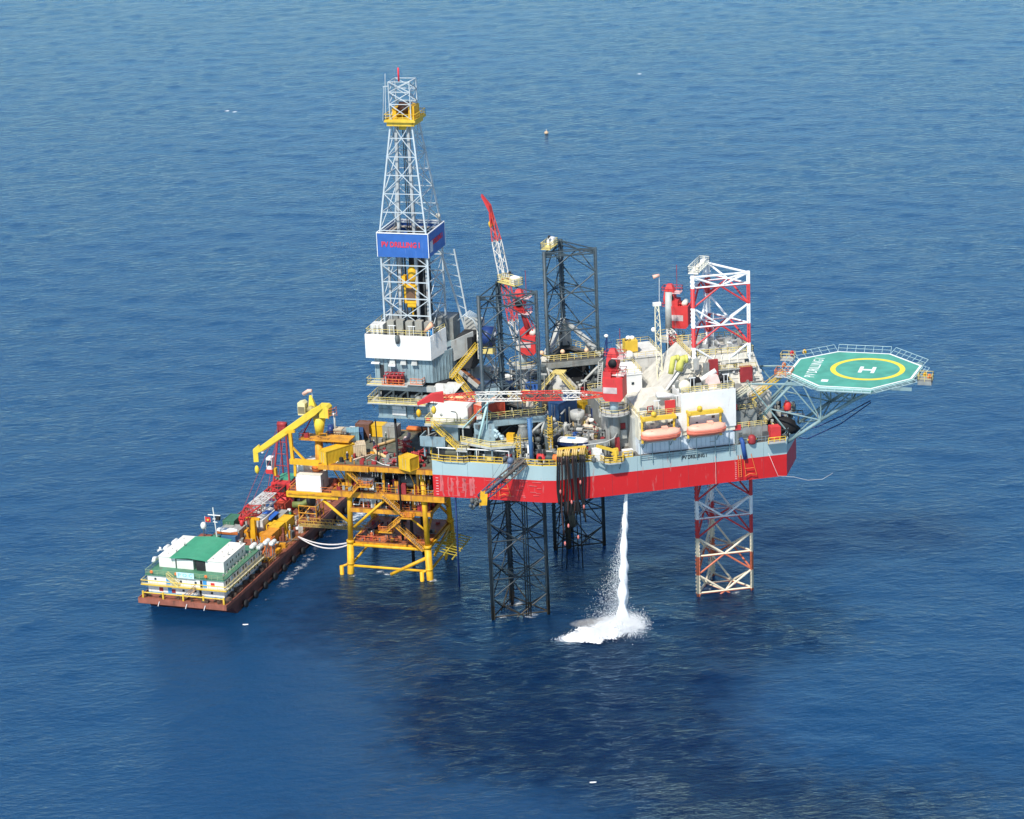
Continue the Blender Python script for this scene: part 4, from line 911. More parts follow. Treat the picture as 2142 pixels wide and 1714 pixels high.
# second tier and clutter
MB().loft([[E(13.2, 3.2, 41.8), E(19.6, 3.2, 41.8), E(19.6, 9, 41.8), E(13.2, 9, 41.8)], [E(15.6, 3.2, 44.8), E(19.6, 3.2, 44.8), E(19.6, 9, 44.8), E(15.6, 9, 44.8)]]).build('second_tier_house', CREAM, ac)
MB().rbox(E, 18.0, 20.0, .9, 1.2, 41.9, 44.4).build('red_screen', RED, ac)
MB().rbox(E, 12.0, 14.0, 3.0, 8, 34.3, 41.0).rbox(E, 8.2, 12.4, 6.4, 12, 34.3, 40.6).build('grey_end_house', GREYL, ac)
MB().rbox(E, 10.4, 11.5, 6.1, 6.4, 38.0, 39.1).build('red_hose_box', REDDK, ac); MB().rbox(E, 10.0, 11.6, 5.6, 6.4, 36.2, 37.9).build('grey_locker', GREYL, ac)
ro = MB(); ro.lathe(E(22.2, 1.7, 46.7), [(.9, -.6), (1.15, -.2), (1.15, .5), (.9, .8)], 14, axis=EV); ro.build('life_raft_drum', mat('cream_drum', (.82, .76, .6)), ac)
for e in (24.6, 30.6 - .5): MB().lathe(E(e, 3.0, 46.4), [(1.0, 0), (1.3, .25), (1.2, .9), (.4, 1.0)], 14, axis=(EV + Vector((0, 0, .7)))).build('black_fan_cowl', BLACK, ac)
MB().rod(E(20.6, 3.0, 44.4), E(16.8, 2.2, 45.4), .55, 10).rod(E(25.5, 4.2, 46.4), E(29.0, 4.0, 48.4), .5, 10).build('white_vent_pipe', WHITE, ac)
fan = MB(); fan.loft([[E(26.4, 2.2, 45.6), E(29.6, 2.2, 45.6), E(29.6, 5, 45.6), E(26.4, 5, 45.6)], [E(27.3, 2.6, 47.8), E(29.0, 2.6, 47.8), E(29.0, 4.6, 47.8), E(27.3, 4.6, 47.8)]]); fan.build('pink_cowl', mat('pink_white_cowl', (.78, .58, .52)), ac)
rg = MB(); rg.path([E(14.6, 1.0, 42.2), E(14.6, 1.0, 43.6), E(15.6, 1.0, 43.7), E(15.6, 1.0, 42.6), E(14.6, 1.0, 42.6)], .14); rg.build('red_hose_reel', REDDK, ac)
MB().rbox(E, 31.8, 38.2, .9, 9.5, 34.3, 37.3).rbox(E, 31.8, 36.5, 2.2, 9.5, 37.3, 40.4).rbox(E, 31.8, 35.0, 3.5, 9.5, 40.4, 44).build('stepped_machinery_house', GREYM, ac)
for z, e1, n0 in ((37.35, 38.2, .9), (40.45, 36.5, 2.2)):
    MB().rail([E(31.9, n0, z), E(e1, n0, z), E(e1, n0 + 5, z)], h=1.1, sp=1.3, r=.06, mids=(.35, .7)).build('yellow_guard_rail', YELPALE, ac)
eq = MB()
for i in range(22):
    eq.box(E(random.uniform(32, 39), random.uniform(.6, 3), HZ1), (random.uniform(.4, 1.2), random.uniform(.4, 1), random.uniform(.6, 2.2)), EA)
    eq.rod(E(random.uniform(32, 38), random.uniform(1.2, 4), 36 + random.random() * 7), E(random.uniform(32, 38), random.uniform(1.2, 4), 36 + random.random() * 7), .1)
eq.build('bow_pipework', GREYD, ac)
for q in ((1533, 858, 1.6), (1541, 900, 1)):
    p = PN(q[0], q[1], 1.0); MB().box(p, (1.6, .4, 1.1), EA).build('red_fire_box', RED, ac)
fit = MB()
for i in range(34):
    e = random.uniform(12.8, 20.6); fit.box(E(e, .42, random.uniform(37.6, 41.2)), (random.uniform(.2, .8), .3, random.uniform(.2, .7)), EA)
for i in range(14): e = random.uniform(12.8, 31); fit.rod(E(e, .4, 37.4), E(e, .4, 37.4 + random.uniform(1, 4)), .05)
for i in range(10): e = random.uniform(12.8, 28); z = random.uniform(35, 41.4); fit.rod(E(e, .4 if z > 37.3 else .8, z), E(e + random.uniform(1, 3.2), .4 if z > 37.3 else .8, z), .05)
fit.build('wall_fittings', GREYL, ac); rf_ = MB()
for i in range(44):
    up_ = random.random() < .6; e, n_ = (random.uniform(21.4, 31.4), random.uniform(1, 6)) if up_ else (random.uniform(13, 20.8), random.uniform(1, 3)); z = 45.6 if up_ else 41.8
    rf_.box(E(e, n_, z), (random.uniform(.3, 1.3), random.uniform(.3, 1), random.uniform(.3, 1.2)), EA)
rf_.build('roof_machinery', GREYM, ac); rp_ = MB()
for i in range(24):
    up_ = random.random() < .6; e, n_ = (random.uniform(21.4, 30), random.uniform(1, 6)) if up_ else (random.uniform(13, 19), random.uniform(1, 3)); z = (45.6 if up_ else 41.8) + random.uniform(.1, .9)
    rp_.path([E(e, n_, z - .3), E(e, n_, z), E(e + random.uniform(.6, 2.4), n_ + random.uniform(-.5, .5), z)], random.uniform(.06, .16), 6)
rp_.build('roof_pipework', DIRTYW, ac)
# davits and lifeboats
def lifeboat(label, c, L_=7.7):
    t = thing('lifeboat', label, 'lifeboat', c, EA, 'orange lifeboats in yellow davits')
    F = lambda x, y, z: Vector(c) + EU * x + EV * y + Vector((0, 0, z))
    st = ((-.5, .15, .55), (-.46, .5, .3), (-.36, .85, .08), (-.15, 1, 0), (.15, 1, 0), (.36, .85, .08), (.46, .5, .32), (.5, .12, .6))
    hl = [[F(u * L_, y * 1.35 * k, z + (zz if z < .5 else zz * .25)) for y, z in ((-1, 1.15), (-.92, .6), (-.55, .12), (0, -.05), (.55, .12), (.92, .6), (1, 1.15))] for u, k, zz in st]
    MB().loft(hl, smooth=True).build('boat_hull', LIFEB, t)
    cn = [[F(u * L_ * .97, y * 1.3 * k, 1.15 + z * (1 if abs(u) < .4 else .72) + zz * .2) for y, z in ((-1, 0), (-.93, .45), (-.6, .95), (0, 1.15), (.6, .95), (.93, .45), (1, 0))] for u, k, zz in st]
    MB().loft(cn, smooth=True).build('canopy', PEACH, t)
    MB().loft([[F(u * L_ * 1.005, y * 1.38 * k, 1.06 + zz * .22 + dz) for y in (-1, 1) for dz in ((0, .16) if y < 0 else (.16, 0))] for u, k, zz in st], smooth=False).build('fender_band', LIFEB, t)
    for u in (-.25, .12): MB().box(F(u * L_, -.55, 2.0), (.45, .3, .14), EA).build('hatch', RED, t)
    MB().box(F(.1 * L_, .1, 2.25), (1.1, .9, .35), EA).build('conning_top', PEACH, t)
    return t
lb1 = lifeboat('orange lifeboat under the first yellow davit, nearer the red crane', PN(1383, 921, -2.0))
lb2 = lifeboat('orange lifeboat under the blank white wall, nearer the helideck', PN(1478, 910, -2.0))
def davit(label, x0, x1, ytop):
    a, b_ = PN(x0, ytop, -.6), PN(x1, ytop - 6, -.6); t = thing('davit', label, 'davit', Vector((a.x, a.y, 37.3)), EA, 'yellow lifeboat davits')
    z = (a.z + b_.z) / 2; e0, e1 = (a - EO).dot(EU), (b_ - EO).dot(EU)
    MB().bar(E(e0, -1.0, z), E(e1, -1.0, z), .7, .75).build('top_beam', YELLOW, t)
    for e in (e0 + .2, e1 - .2):
        MB().bar(E(e, -.6, 37.0), E(e, -.6, z), .4, .4).bar(E(e, -2.0, z + .05), E(e, .4, z + .05), .35, .5).build('davit_arm', YELLOW, t)
        MB().rod(E(e, -2.0, z), E(e + (.3 if e == e0 else -.3), -2.0, z - 1.6), .05).build('fall_wire', DARK, t)
    MB().lathe(E(e0 + 2.4, -1.0, z + .4), [(.5, 0), (.5, .7), (.2, .9)], 8).build('winch', YELLOW, t)
    MB().rbox(E, e0 - .3, e1 + .3, -.6, .4, 36.85, 37.1).build('boat_platform', GREYL, t)
    for e in (e0 + .6, e1 - .6): MB().rod(E(e, -.5, 36.9), E(e, .8, 35.6), .1).build('platform_bracket', TRUSS, t)
davit('yellow davit frame over the lifeboat nearer the red crane', 1341, 1412, 876)
davit('yellow davit frame over the lifeboat nearer the helideck', 1437, 1509, 864)
MB().rbox(E, 9.4, 12.4, 1.0, 3.2, 36.6, 36.9)
# ------------------------------------------------------------------ white jacking house round the bow leg
J3 = thing('jacking_house', 'white sloping jacking house round the red and white leg', 'jacking house', E(31, 15, 41.8), EA, 'jacking house at the bow')
jw = mat('jack_house_white', (.60, .575, .50), var=.25, rust=.24, rustcol=(.45, .40, .32))
SLB = [E(18.5, 7.6, 41.8), E(40.5, 7.2, 41.8), E(40.5, 24, 41.8), E(18.5, 24, 41.8)]; SLT = [E(26.0, 10.2, 49.6), E(38.4, 10.0, 49.4), E(38.4, 21, 49.4), E(26.0, 21, 49.6)]
MB().loft([SLB, SLT]).build('sloping_house', jw, J3)
MB().rbox(E, 13.8, 41, 7.0, 26, 34.3, 41.8).build('lower_house', jw, J3)
MB().rail([E(26.0, 10.1, 49.6), E(32, 10.1, 49.5), E(38.4, 10.0, 49.4), E(38.4, 20.8, 49.4), E(26.0, 20.8, 49.6)], h=1.2, sp=1.2, r=.07, closed=True, mids=(.33, .66)).build('yellow_guard_rail', YELPALE, J3)
SF = lambda u, v_, off=0.0: (SLB[0].lerp(SLB[1], u)).lerp(SLT[0].lerp(SLT[1], u), v_) - EV * off
rb = MB()
for u in (.02, .14, .26, .38, .5, .62, .74, .86, .98): rb.bar(SF(u, 0, .08), SF(u, 1, .08), .2, .2)
for v_ in (.2, .42, .64, .86): rb.bar(SF(0, v_, .06), SF(1, v_, .06), .14, .14)
rb.build('wall_frames', CREAM, J3)
for u, v_, w_, h, mt, nm in ((.20, .30, 1.0, 1.9, GREYM, 'door'), (.44, .06, .9, 1.8, GREYD, 'door'), (.66, .10, 1.6, 1.2, GREYM, 'vent_grille'), (.80, .45, 1.4, 1.4, GREYL, 'vent_grille'), (.33, .58, .7, .7, GLASS, 'window'), (.45, .58, .7, .7, GLASS, 'window'), (.70, .70, .7, .6, GLASS, 'window'), (.86, .78, .8, .6, GLASS, 'window'), (.56, .34, 1.8, .9, GREYM, 'vent_grille'), (.10, .12, .8, 1.6, GREYD, 'door')):
    p = SF(u, v_, .16); MB().loft([[p + EU * x * w_ / 2 + Vector((0, 0, z)) + EV * d_ for x, d_ in ((-1, 0), (1, 0), (1, .4), (-1, .4))] for z in (0, h)]).build(nm, mt, J3)
for v_, u0, u1 in ((.34, .1, .55), (.66, .42, .95)):
    wk_ = MB(); a_, b_ = SF(u0, v_, .5), SF(u1, v_, .5); wk_.bar(a_, b_, .9, .12); wo_ = wk_.build('side_walkway', GREYL, J3); MB().rail([a_ - EV * .4, b_ - EV * .4], h=1.0, sp=1.3, r=.05, mids=(.35, .7)).build('yellow_rail', YELPALE, wo_)
pw_ = MB()
for i in range(30):
    u, v_ = random.random(), random.random() * .9; a_ = SF(u, v_, .2); 
    if i % 2: pw_.rod(a_, SF(min(1, u + random.uniform(.05, .25)), v_, .2), random.uniform(.05, .11), 5)
    else: pw_.rod(a_, SF(u, max(0, v_ - random.uniform(.1, .35)), .2), random.uniform(.05, .11), 5)
    if i % 3 == 0: pw_.box(a_ - EV * .15, (random.uniform(.3, .9), .4, random.uniform(.3, .8)), EA)
pw_.build('pipework', GREYM, J3); bx_ = MB()
for i in range(22): a_ = SF(random.random(), random.random() * .95, .25); bx_.box(a_, (random.uniform(.2, .7), .4, random.uniform(.2, .8)), EA)
bx_.build('junction_boxes', DIRTYW, J3)
tp_ = MB()
for i in range(26): tp_.box(E(random.uniform(26.5, 38), random.uniform(10.5, 20), 49.5), (random.uniform(.4, 1.6), random.uniform(.4, 1.2), random.uniform(.4, 1.8)), EA)
tp_.build('roof_machinery', GREYL, J3)
wp = MB(); wp.rod(E(18.0, 7.2, 41.9), E(25.6, 9.8, 49.8), .26, 8); wp.build('edge_tube', WHITE, J3)
for (px, py, s_, mt, nm) in ((1492, 770, (1.8, .6, 3.4), REDDK, 'red_jack_unit'), (1478, 775, (1.3, .6, 3.0), GREYM, 'grey_jack_unit'), (1560, 782, (2.4, 1, 3.0), REDDK, 'red_pump_unit'), (1456, 762, (1.0, .5, 2.2), GREYL, 'cabinet')):
    p = PN(px, py, 8.4); MB().box(p, s_, EA, base=False).build(nm, mt, J3)
for (x, y0, y1) in ((1397, 745, 705), (1447, 720, 697), (1492, 732, 655), (1527, 745, 714), (1531, 745, 694)):
    MB().rod(PN(x, y0, 12), PN(x, y1, 12), .07).build('whip_aerial', WHITE, J3)
MB().bar(PN(1521, 716, 12), PN(1530, 717, 12), .3).build('lamp_bar', WHITE, J3)
# ------------------------------------------------------------------ houses and gear behind the first crane
def house(label, e0, e1, n0, n1, z0, z1, mt, cat='deckhouse', extras=()):
    t = thing('deckhouse', label, cat, E((e0 + e1) / 2, (n0 + n1) / 2, z0), EA, 'deckhouses on the rig')
    MB().rbox(E, e0, e1, n0, n1, z0, z1).build('wall', mt, t)
    MB().rbox(E, e0 - .15, e1 + .15, n0 - .15, n1 + .15, z1, z1 + .15).build('roof', mt, t)
    MB().rail([E(e0, n0, z1 + .15), E(e1, n0, z1 + .15), E(e1, n1, z1 + .15), E(e0, n1, z1 + .15)], h=1.0, sp=1.5, r=.05, closed=True).build('roof_rail', YELPALE, t)
    for nm, e, z, w_, h, mm in extras: MB().rbox(E, e, e + w_, n0 - .1, n0 + .02, z, z + h).build(nm, mm, t)
    return t
house('white deckhouse with a red panel between the red crane and the bow leg', 13.4, 17.6, 16.0, 24, 40.2, 45.4, WHITE, extras=(('red_panel', 13.5, 41, .6, 1.6, RED), ('window', 15.5, 43.4, .5, .5, GLASS)))
house('low grey deckhouse under the white deckhouse', 9.0, 18.6, 15.2, 26, HZ1, 40.0, GREYM, extras=(('door', 11, 34.5, .9, 2, DARK), ('opening', 14, 36, 1.6, 1.4, DARK)))
house('weathered white deckhouse beside the crane post at the bow', 17.8, 24.5, 26, 36, HZ1, 45.5, DIRTYW, extras=(('door', 19, 41, .9, 2, DARK), ('panel', 21, 42, 2, 1.5, GREYL)))
rd = thing('radar_dome', 'white spherical radome on a short post above the deckhouses', 'radome', PN(1316, 762, 26), EA)
MB().blob(PN(1316, 744, 26), .95, (1, 1, 1.05), 12, 0).build('dome', WHITE, rd); MB().rod(PN(1316, 764, 26), PN(1316, 748, 26), .18).build('post', WHITE, rd)
sb_ = thing('stowed_burner_boom', 'dark lattice burner boom with a yellow head standing up on the far side', 'burner boom', PN(1308, 770, 30), EA)
boom_parts(sb_, PN(1308, 772, 30), PN(1318, 722, 30), [(0, 1, GREYD, False)], w0=1.2, dep=1.2, r=.1)
MB().box(PN(1318, 722, 30), (2.6, 2.2, 2.3), EA, base=False).build('burner_head', YELLOW, sb_)
hd = MB()
for k in range(9): hd.rod(PN(1318, 720, 30) + Vector((random.uniform(-1.3, 1.3), random.uniform(-1.2, 0), random.uniform(-.8, .8))), PN(1318, 712, 30) + Vector((random.uniform(-1.5, 1.5), random.uniform(-1.4, 0), random.uniform(-.5, .9))), .16)
hd.build('burner_nozzles', DARK, sb_)
for x in (1314, 1322): MB().blob(PN(x, 707, 30), .5, (1.1, .8, .9), 8, 0).build('flood_lamp', MARKW, sb_)
lv = thing('lattice_mast', 'slim dark mast with a lamp standing on the far deck edge', 'mast', PN(1268, 750, 34), EA)
MB().rod(PN(1269, 775, 34), PN(1269, 706, 34), .17).rod(PN(1269, 718, 34), PN(1281, 716, 34), .09).rod(PN(1262, 752, 34), PN(1267, 712, 34), .08).build('pole', NAVY, lv); MB().blob(PN(1268, 703, 34), .45, (1, 1, .8), 8, 0).build('lamp', MARKW, lv)
fr2 = thing('wind_sock', 'orange wind sock flying on a pole near the bow crane', 'wind sock', PN(1381, 640, 26), EA)
MB().rod(PN(1366, 580, 26), PN(1379, 576, 26), .42, 8, r2=.3).build('sleeve', mat('pale_orange_sleeve', (.86, .50, .38)), fr2); MB().rod(PN(1379, 640, 26), PN(1379, 574, 26), .05).build('pole', WHITE, fr2)
# pale yellow-green vent posts and standing pipe tower between the cranes
tw = thing('flood_light_tower', 'cream light tower standing beside the bow crane', 'light tower', PN(1382, 828, 14), EA)
boom_parts(tw, PN(1382, 826, 14), PN(1374, 642, 24), [(0, 1, mat('cream_steel', (.70, .66, .46), var=.2, rust=.1), False)], w0=1.0, dep=1.0, r=.09, taper=(1, .7))
MB().box(PN(1374, 640, 24), (1.6, .6, .7), EA).build('lamp_head', WHITE, tw); MB().blob(PN(1367, 690, 24), .5, (1, 1, 1), 8, 0).build('side_lamp', MARKW, tw)
yg = mat('yellow_green_paint', (.62, .60, .14), var=.2)
for lab, x, y0, y1, r_ in (('yellow-green vent post curving over at the top near the bow crane', 1405, 782, 750, .55), ('yellow-green tapered vent beside the red boom tip', 1422, 775, 752, .75)):
    v_ = thing('vent_post', lab, 'vent', PN(x, y0, 9), EA, 'yellow-green vents'); b0, b1 = PN(x - 2, y0, 9), PN(x + 3, y1, 9)
    MB().path([b0, b0.lerp(b1, .5), b1, b1 + EU * .8 + Vector((0, 0, .1))], r_, 10).build('pipe', yg, v_); MB().rod(b1 + EU * .7, b1 + EU * 1.2, r_ * 1.1, 10).build('cowl', yg, v_)
# ------------------------------------------------------------------ helideck
HDZ = 46.0
octp = [PZ(x, y, HDZ) for x, y in ((1647, 780), (1670, 751), (1753, 735), (1863, 740), (1930, 765.5), (1909, 793), (1823, 814.5), (1711, 808.6))]
hc = sum(octp, Vector()) / 8
hdk = thing('helideck', 'green octagonal helideck with a yellow circle and a white H', 'helideck', up(Vector((hc.x, hc.y, 0)), HDZ), RA)
MB().prism(octp, HDZ - .55, HDZ).build('deck_plate', HELI, hdk)
octo = [hc + (p - hc) * .992 for p in octp]; octi = [hc + (p - hc) * .955 for p in octp]
pl = MB()
for i in range(8):
    j = (i + 1) % 8; pl.loft([[up(p, .008) for p in (octo[i], octo[j], octi[j], octi[i])], [up(p, .02) for p in (octo[i], octo[j], octi[j], octi[i])]])
pl.build('perimeter_line', MARKW, hdk)
rcx = PZ(1815, 772.5, HDZ); ring = MB(); N_ = 64
for i in range(N_):
    a0, a1 = 2 * math.pi * i / N_, 2 * math.pi * (i + 1) / N_; f_ = lambda a, r_: rcx + Vector((math.cos(a), math.sin(a), 0)) * r_
    ring.loft([[up(f_(a0, 7.15), z), up(f_(a1, 7.15), z), up(f_(a1, 6.15), z), up(f_(a0, 6.15), z)] for z in (.008, .02)], cap=True)
ring.build('aiming_circle', HELIY, hdk)
hm_ = MB(); hcx = PZ(1814, 774, HDZ)
hb = lambda x0, x1, y0, y1: hm_.loft([[hcx + RU * x + RV * y + Vector((0, 0, z)) for x, y in ((x0, y0), (x1, y0), (x1, y1), (x0, y1))] for z in (.008, .02)])
hb(-1.55, -.85, -1.9, 1.9); hb(.85, 1.55, -1.9, 1.9); hb(-.85, .85, -.4, .4); hm_.build('letter_h', MARKW, hdk)
text_part('name_lettering', 'PV DRILLING I', 2.9, PZ(1705, 769, HDZ + .008), RV, -RU, MARKW, hdk, width=12.4, depth=.012)
sq = PZ(1725, 796.5, HDZ); MB().box(up(sq, .008), (1.3, 1.3, .012), RA).build('weight_mark', MARKW, hdk)
NETM = mat('net_frame_pale_teal', (.50, .68, .68), var=.1)
for i in range(8):
    p, q_ = octp[i], octp[(i + 1) % 8]; d = (q_ - p).normalized(); o = Vector((d.y, -d.x, 0))
    if o.dot(((p + q_) / 2 - hc)) < 0: o = -o
    far = o.y > .3 or (o.x > .5 and o.y > 0); rise = 1.0 if far else -.3; k = max(2, round((q_ - p).length / 1.7)); nf = MB()
    P0, P1 = p, q_; Q0, Q1 = p + o * 1.35 + Vector((0, 0, rise)), q_ + o * 1.35 + Vector((0, 0, rise))
    nf.rod(Q0, Q1, .045, 5); nf.rod((P0 + Q0) / 2, (P1 + Q1) / 2, .035, 4); nf.rod(P0 - Vector((0, 0, .2)), P1 - Vector((0, 0, .2)), .12, 5)
    for j in range(k + 1): nf.rod(P0.lerp(P1, j / k), Q0.lerp(Q1, j / k), .032, 4)
    nf.build('safety_net_frame', NETM, hdk)
eb = MB()
for i in range(8): eb.bar(up(octp[i].lerp(hc, .01), -.75), up(octp[(i + 1) % 8].lerp(hc, .01), -.75), .3, .5)
for s_ in (-9, -3, 3, 9): eb.bar(up(hc + RU * -12 + RV * s_ * .9, -.9), up(hc + RU * 12 + RV * s_ * .9, -.9), .3, .6)
eb.build('underside_beams', TRUSS, hdk)
for (x, y, sz, nm, mt) in ((1648, 752, (2.6, 2.4, .25), 'side_platform', GREYL), (1936, 801, (2.6, 3.2, .7), 'side_platform', GREYM), (1640, 786, (3.2, 3, .25), 'side_platform', GREYL)):
    p = PZ(x, y, HDZ - .8); po = MB().box(p, sz, RA).build(nm, mt, hdk)
    MB().rail([p + RU * a * sz[0] / 2 + RV * b_ * sz[1] / 2 + Vector((0, 0, sz[2])) for a, b_ in ((-1, -1), (1, -1), (1, 1), (-1, 1))], h=1.1, sp=1.1, r=.06, closed=True).build('orange_rail' if x == 1640 else 'yellow_rail', ORNG if x == 1640 else YELPALE, po)
for (x, y, mt) in ((1657, 744, RED), (1683, 741, JACKY), (1640, 768, ORNG), (1935, 789, JACKY), (1944, 793, ORNG)):
    p = PZ(x, y, HDZ - .3); mo = MB().lathe(p, [(.35, 0), (.45, .4), (.3, .8), (.1, 1.0)], 8).rod(up(p, .7), up(p, 1.0) + RV * -.9, .14); mo.build('foam_monitor', mt, hdk)
# truss carrying the helideck off the bow
ht = MB(); 
for t_ in (-5.2, 6.5):
    bt = [R(51.0, t_, 33.2), R(57.5, t_, 38.0), R(63.5, t_, 42.2), R(68.5, t_, 45.0)]; tp = [R(43.5, t_, 44.6), R(51.5, t_, 44.9), R(57.5, t_, 45.0), R(63.5, t_, 45.1), R(72, t_, 45.1)]
    for p, q_ in zip(bt[:-1], bt[1:]): ht.rod(p, q_, .34, 8)
    ht.rod(bt[-1], tp[-1], .2, 6)
    for p, q_ in zip(tp[:-1], tp[1:]): ht.rod(p, q_, .22, 6)
    for p, q_ in ((bt[1], tp[2]), (bt[2], tp[3]), (bt[1], tp[1]), (bt[2], tp[2]), (R(44.5, t_, 35.5), tp[1]), (R(51.5, t_, 34.8), tp[0]), (R(47.6, t_, 39.8), bt[1]), (R(54, t_, 45), bt[1])): ht.rod(p, q_, .15, 6)
    ht.rod(R(43, t_, 35), R(52.0, t_, 44.9), .26, 8)
for s_, z in ((57.5, 38.0), (63.5, 42.2), (57.5, 45), (63.5, 45), (51.5, 44.9)): ht.rod(R(s_, -5.2, z), R(s_, 6.5, z), .16, 6)
ht.rod(R(57.5, -5.2, 38), R(63.5, 6.5, 42.2), .13); ht.rod(R(57.5, 6.5, 38), R(63.5, -5.2, 42.2), .13); ht.rod(R(51.3, -5.2, 33.4), R(57.5, 6.5, 38), .13); ht.rod(R(51.3, 6.5, 33.4), R(57.5, -5.2, 38), .13)
ht.build('support_truss', TRUSS, hdk)
hs = MB()
for (a, m1, m2, b_) in (((1676, 901), (1710, 893), (1770, 866), (1821, 838)), ((1664, 915), (1690, 918), (1760, 886), (1822, 842))):
    hs.path([PS(*q, 66 if i > 1 else 58) if False else PT(*q, -2 + 1.5 * i) for i, q in enumerate((a, m1, m2, b_))], .12, 5)
hs.build('hanging_cable', NAVY, hdk)
# ------------------------------------------------------------------ stern quarter of the main deck
D = HZ1 + .02
def eqv(label, name, cat, p, group=None, ang=None): return thing(name, label, cat, p, RA if ang is None else ang, group)
sh = eqv('white rounded shaker tank on a yellow-railed platform at the stern', 'shaker_tank', 'tank', R(-10.2, -22, 40.5))
tk = [[R(s, t_, z) for s, z in ((-13.9, 40.6), (-6.9, 40.6), (-6.9, 43.4), (-7.2, 43.8), (-12.8, 43.8), (-13.4, 43.5), (-13.9, 42.7))] for t_ in (-25.0, -19.8)]
MB().loft(tk).build('tank_body', mat('tank_white', (.82, .80, .72), var=.06, rust=.04, rustcol=(.6, .5, .38)), sh)
pp = MB(); pp.path([R(-10.2, -25.1, 42.8), R(-9.3, -25.1, 42.7), R(-9.0, -25.1, 42.3), R(-9.0, -25.1, 41.0)], .06).path([R(-8.4, -25.1, 41.6), R(-8.4, -25.1, 40.8)], .08).path([R(-9.6, -25.1, 41.4), R(-9.6, -25.1, 40.8)], .07); pp.build('drain_pipe', DARK, sh)
MB().lathe(R(-12.2, -25.06, 42.0), [(.28, 0), (.28, .05)], 10, axis=-RV).build('manhole', GREYL, sh)
MB().rod(R(-12.8, -21.5, 44.3), R(-8.0, -21.8, 44.4), .55, 10).rod(R(-12.6, -22.6, 44.4), R(-12.0, -22.6, 45.2), .45, 8).build('orange_pipe', mat('pale_orange_pipe', (.85, .48, .22)), sh)
sp = eqv('grey deckhouse carrying the white shaker tank, with yellow rails', 'tank_platform', 'deckhouse', R(-10, -22, D))
MB().rbox(R, -15.2, -6.2, -26.4, -18, 40.0, 40.5).build('platform', GREYL, sp)
MB().rbox(R, -12.8, -8.8, -25.6, -18, D, 40.0).build('wall', GREYB, sp); MB().rbox(R, -8.8, -6.4, -24.5, -18, D, 40.0).build('dim_opening', DARK, sp)
for s in (-7.7, -14.6): MB().rod(R(s, -25.9, D), R(s, -25.9, 40), .16).build('post', GREYL, sp)
MB().rail([R(-15.1, -20, 40.5), R(-15.1, -26.3, 40.5), R(-6.3, -26.3, 40.5), R(-6.3, -20, 40.5)], h=1.15, sp=1.5, r=.075, mids=(.35, .68), toe=True).build('yellow_guard_rail', YELPALE, sp)
MB().lathe(R(-14.7, -25.6, 40.5), [(.4, 0), (.45, .5), (.2, 1.0)], 8).build('red_extinguisher_drum', RED, sp)
stair('yellow stairway sloping from the white tank platform to the stern deck', R(-13.4, -26.9, 40.4), R(-8.2, -28.0, 36.3))
hb = eqv('blue-grey open-topped bin hung outside the stern below the white tank', 'hanging_bin', 'bin', R(-13.5, -27.2, 35.8))
MB().rbox(R, -15.6, -10.6, -28.4, -28.2, 36.6, 38.6).rbox(R, -15.6, -15.4, -28.2, -25, 36.6, 38.6).rbox(R, -10.8, -10.6, -28.2, -25, 36.6, 38.6).rbox(R, -15.4, -10.8, -28.2, -25, 36.4, 36.6).build('bin_shell', GREYB, hb)
MB().rbox(R, -15.3, -10.9, -25.2, -25, 36.6, 38.6).build('dim_back', DARK, hb); MB().rod(R(-14.4, -28.2, 38.6), R(-13, -25.2, 38.6), .08).rod(R(-12.8, -28.2, 38.6), R(-12.6, -25.2, 38.6), .08).build('brace', GREYL, hb)
for s in (-15, -11.4): MB().rod(R(s, -27.6, D), R(s, -27.6, 36.5), .2).build('bin_leg', GREYB, hb)
ld = eqv('small grey landing platform at the foot of the stern stairway', 'landing', 'platform', R(-7.3, -27.6, 36.0))
MB().rbox(R, -8.4, -6.2, -28.6, -26.6, 35.9, 36.2).build('plate', GREYL, ld); MB().rail([R(-8.3, -28.5, 36.2), R(-6.3, -28.5, 36.2), R(-6.3, -26.7, 36.2)], h=1.0, sp=1, r=.06).build('rail', YELPALE, ld)
for s in (-8, -6.5): MB().rod(R(s, -27.6, D), R(s, -27.6, 35.9), .1).build('post', GREYL, ld)
rc = container('red container behind the white tank at the stern', R(-4.0, -20.2, 40.5), (6.0, 2.5, 2.9), RA + rad(62), CONTR); MB().box(R(-4.0, -20.2, 43.42), (5.8, 2.4, .06), RA + rad(62)).build('faded_roof', mat('faded_peach_roof', (.80, .42, .30)), rc)
# blue-grey tank cluster with its own platform
tc = eqv('cluster of pale blue round tanks beside the jacking house', 'tank_cluster', 'tanks', R(-3.0, -27.2, 37.3))
for s, z in ((-4.3, 38.4), (-4.3, 40.1), (-2.2, 38.2), (-2.2, 39.9)):
    MB().lathe(R(s, -26.2, z), [(.3, -.1), (.75, .1), (.95, .5), (.98, 2.6), (.6, 3)], 14, axis=RV).build('round_tank', TANKB, tc)
MB().rbox(R, -5.3, -1.2, -26.3, -25.9, 37.4, 41).build('tank_frame', GREYB, tc); v_ = MB()
for i in range(10): v_.blob(R(random.uniform(-1.2, .4), -27 + random.random(), random.uniform(37.6, 40)), .35)
v_.build('valve_block', TANKB, tc)
tp = eqv('angled yellow-railed platform carrying the pale blue tanks', 'angled_platform', 'platform', R(-2.0, -27.0, 37.0))
pq = [R(-8.0, -26.6), R(-1.3, -28.9), R(3.0, -27.0), R(3.0, -23), R(-8, -23)]
MB().prism(pq, 36.8, 37.3).build('plate', GREYL, tp); MB().rail([up(p, 37.3) for p in pq[:3]], h=1.1, sp=1.4, r=.07, mids=(.35, .68), toe=True).build('yellow_guard_rail', YELPALE, tp)
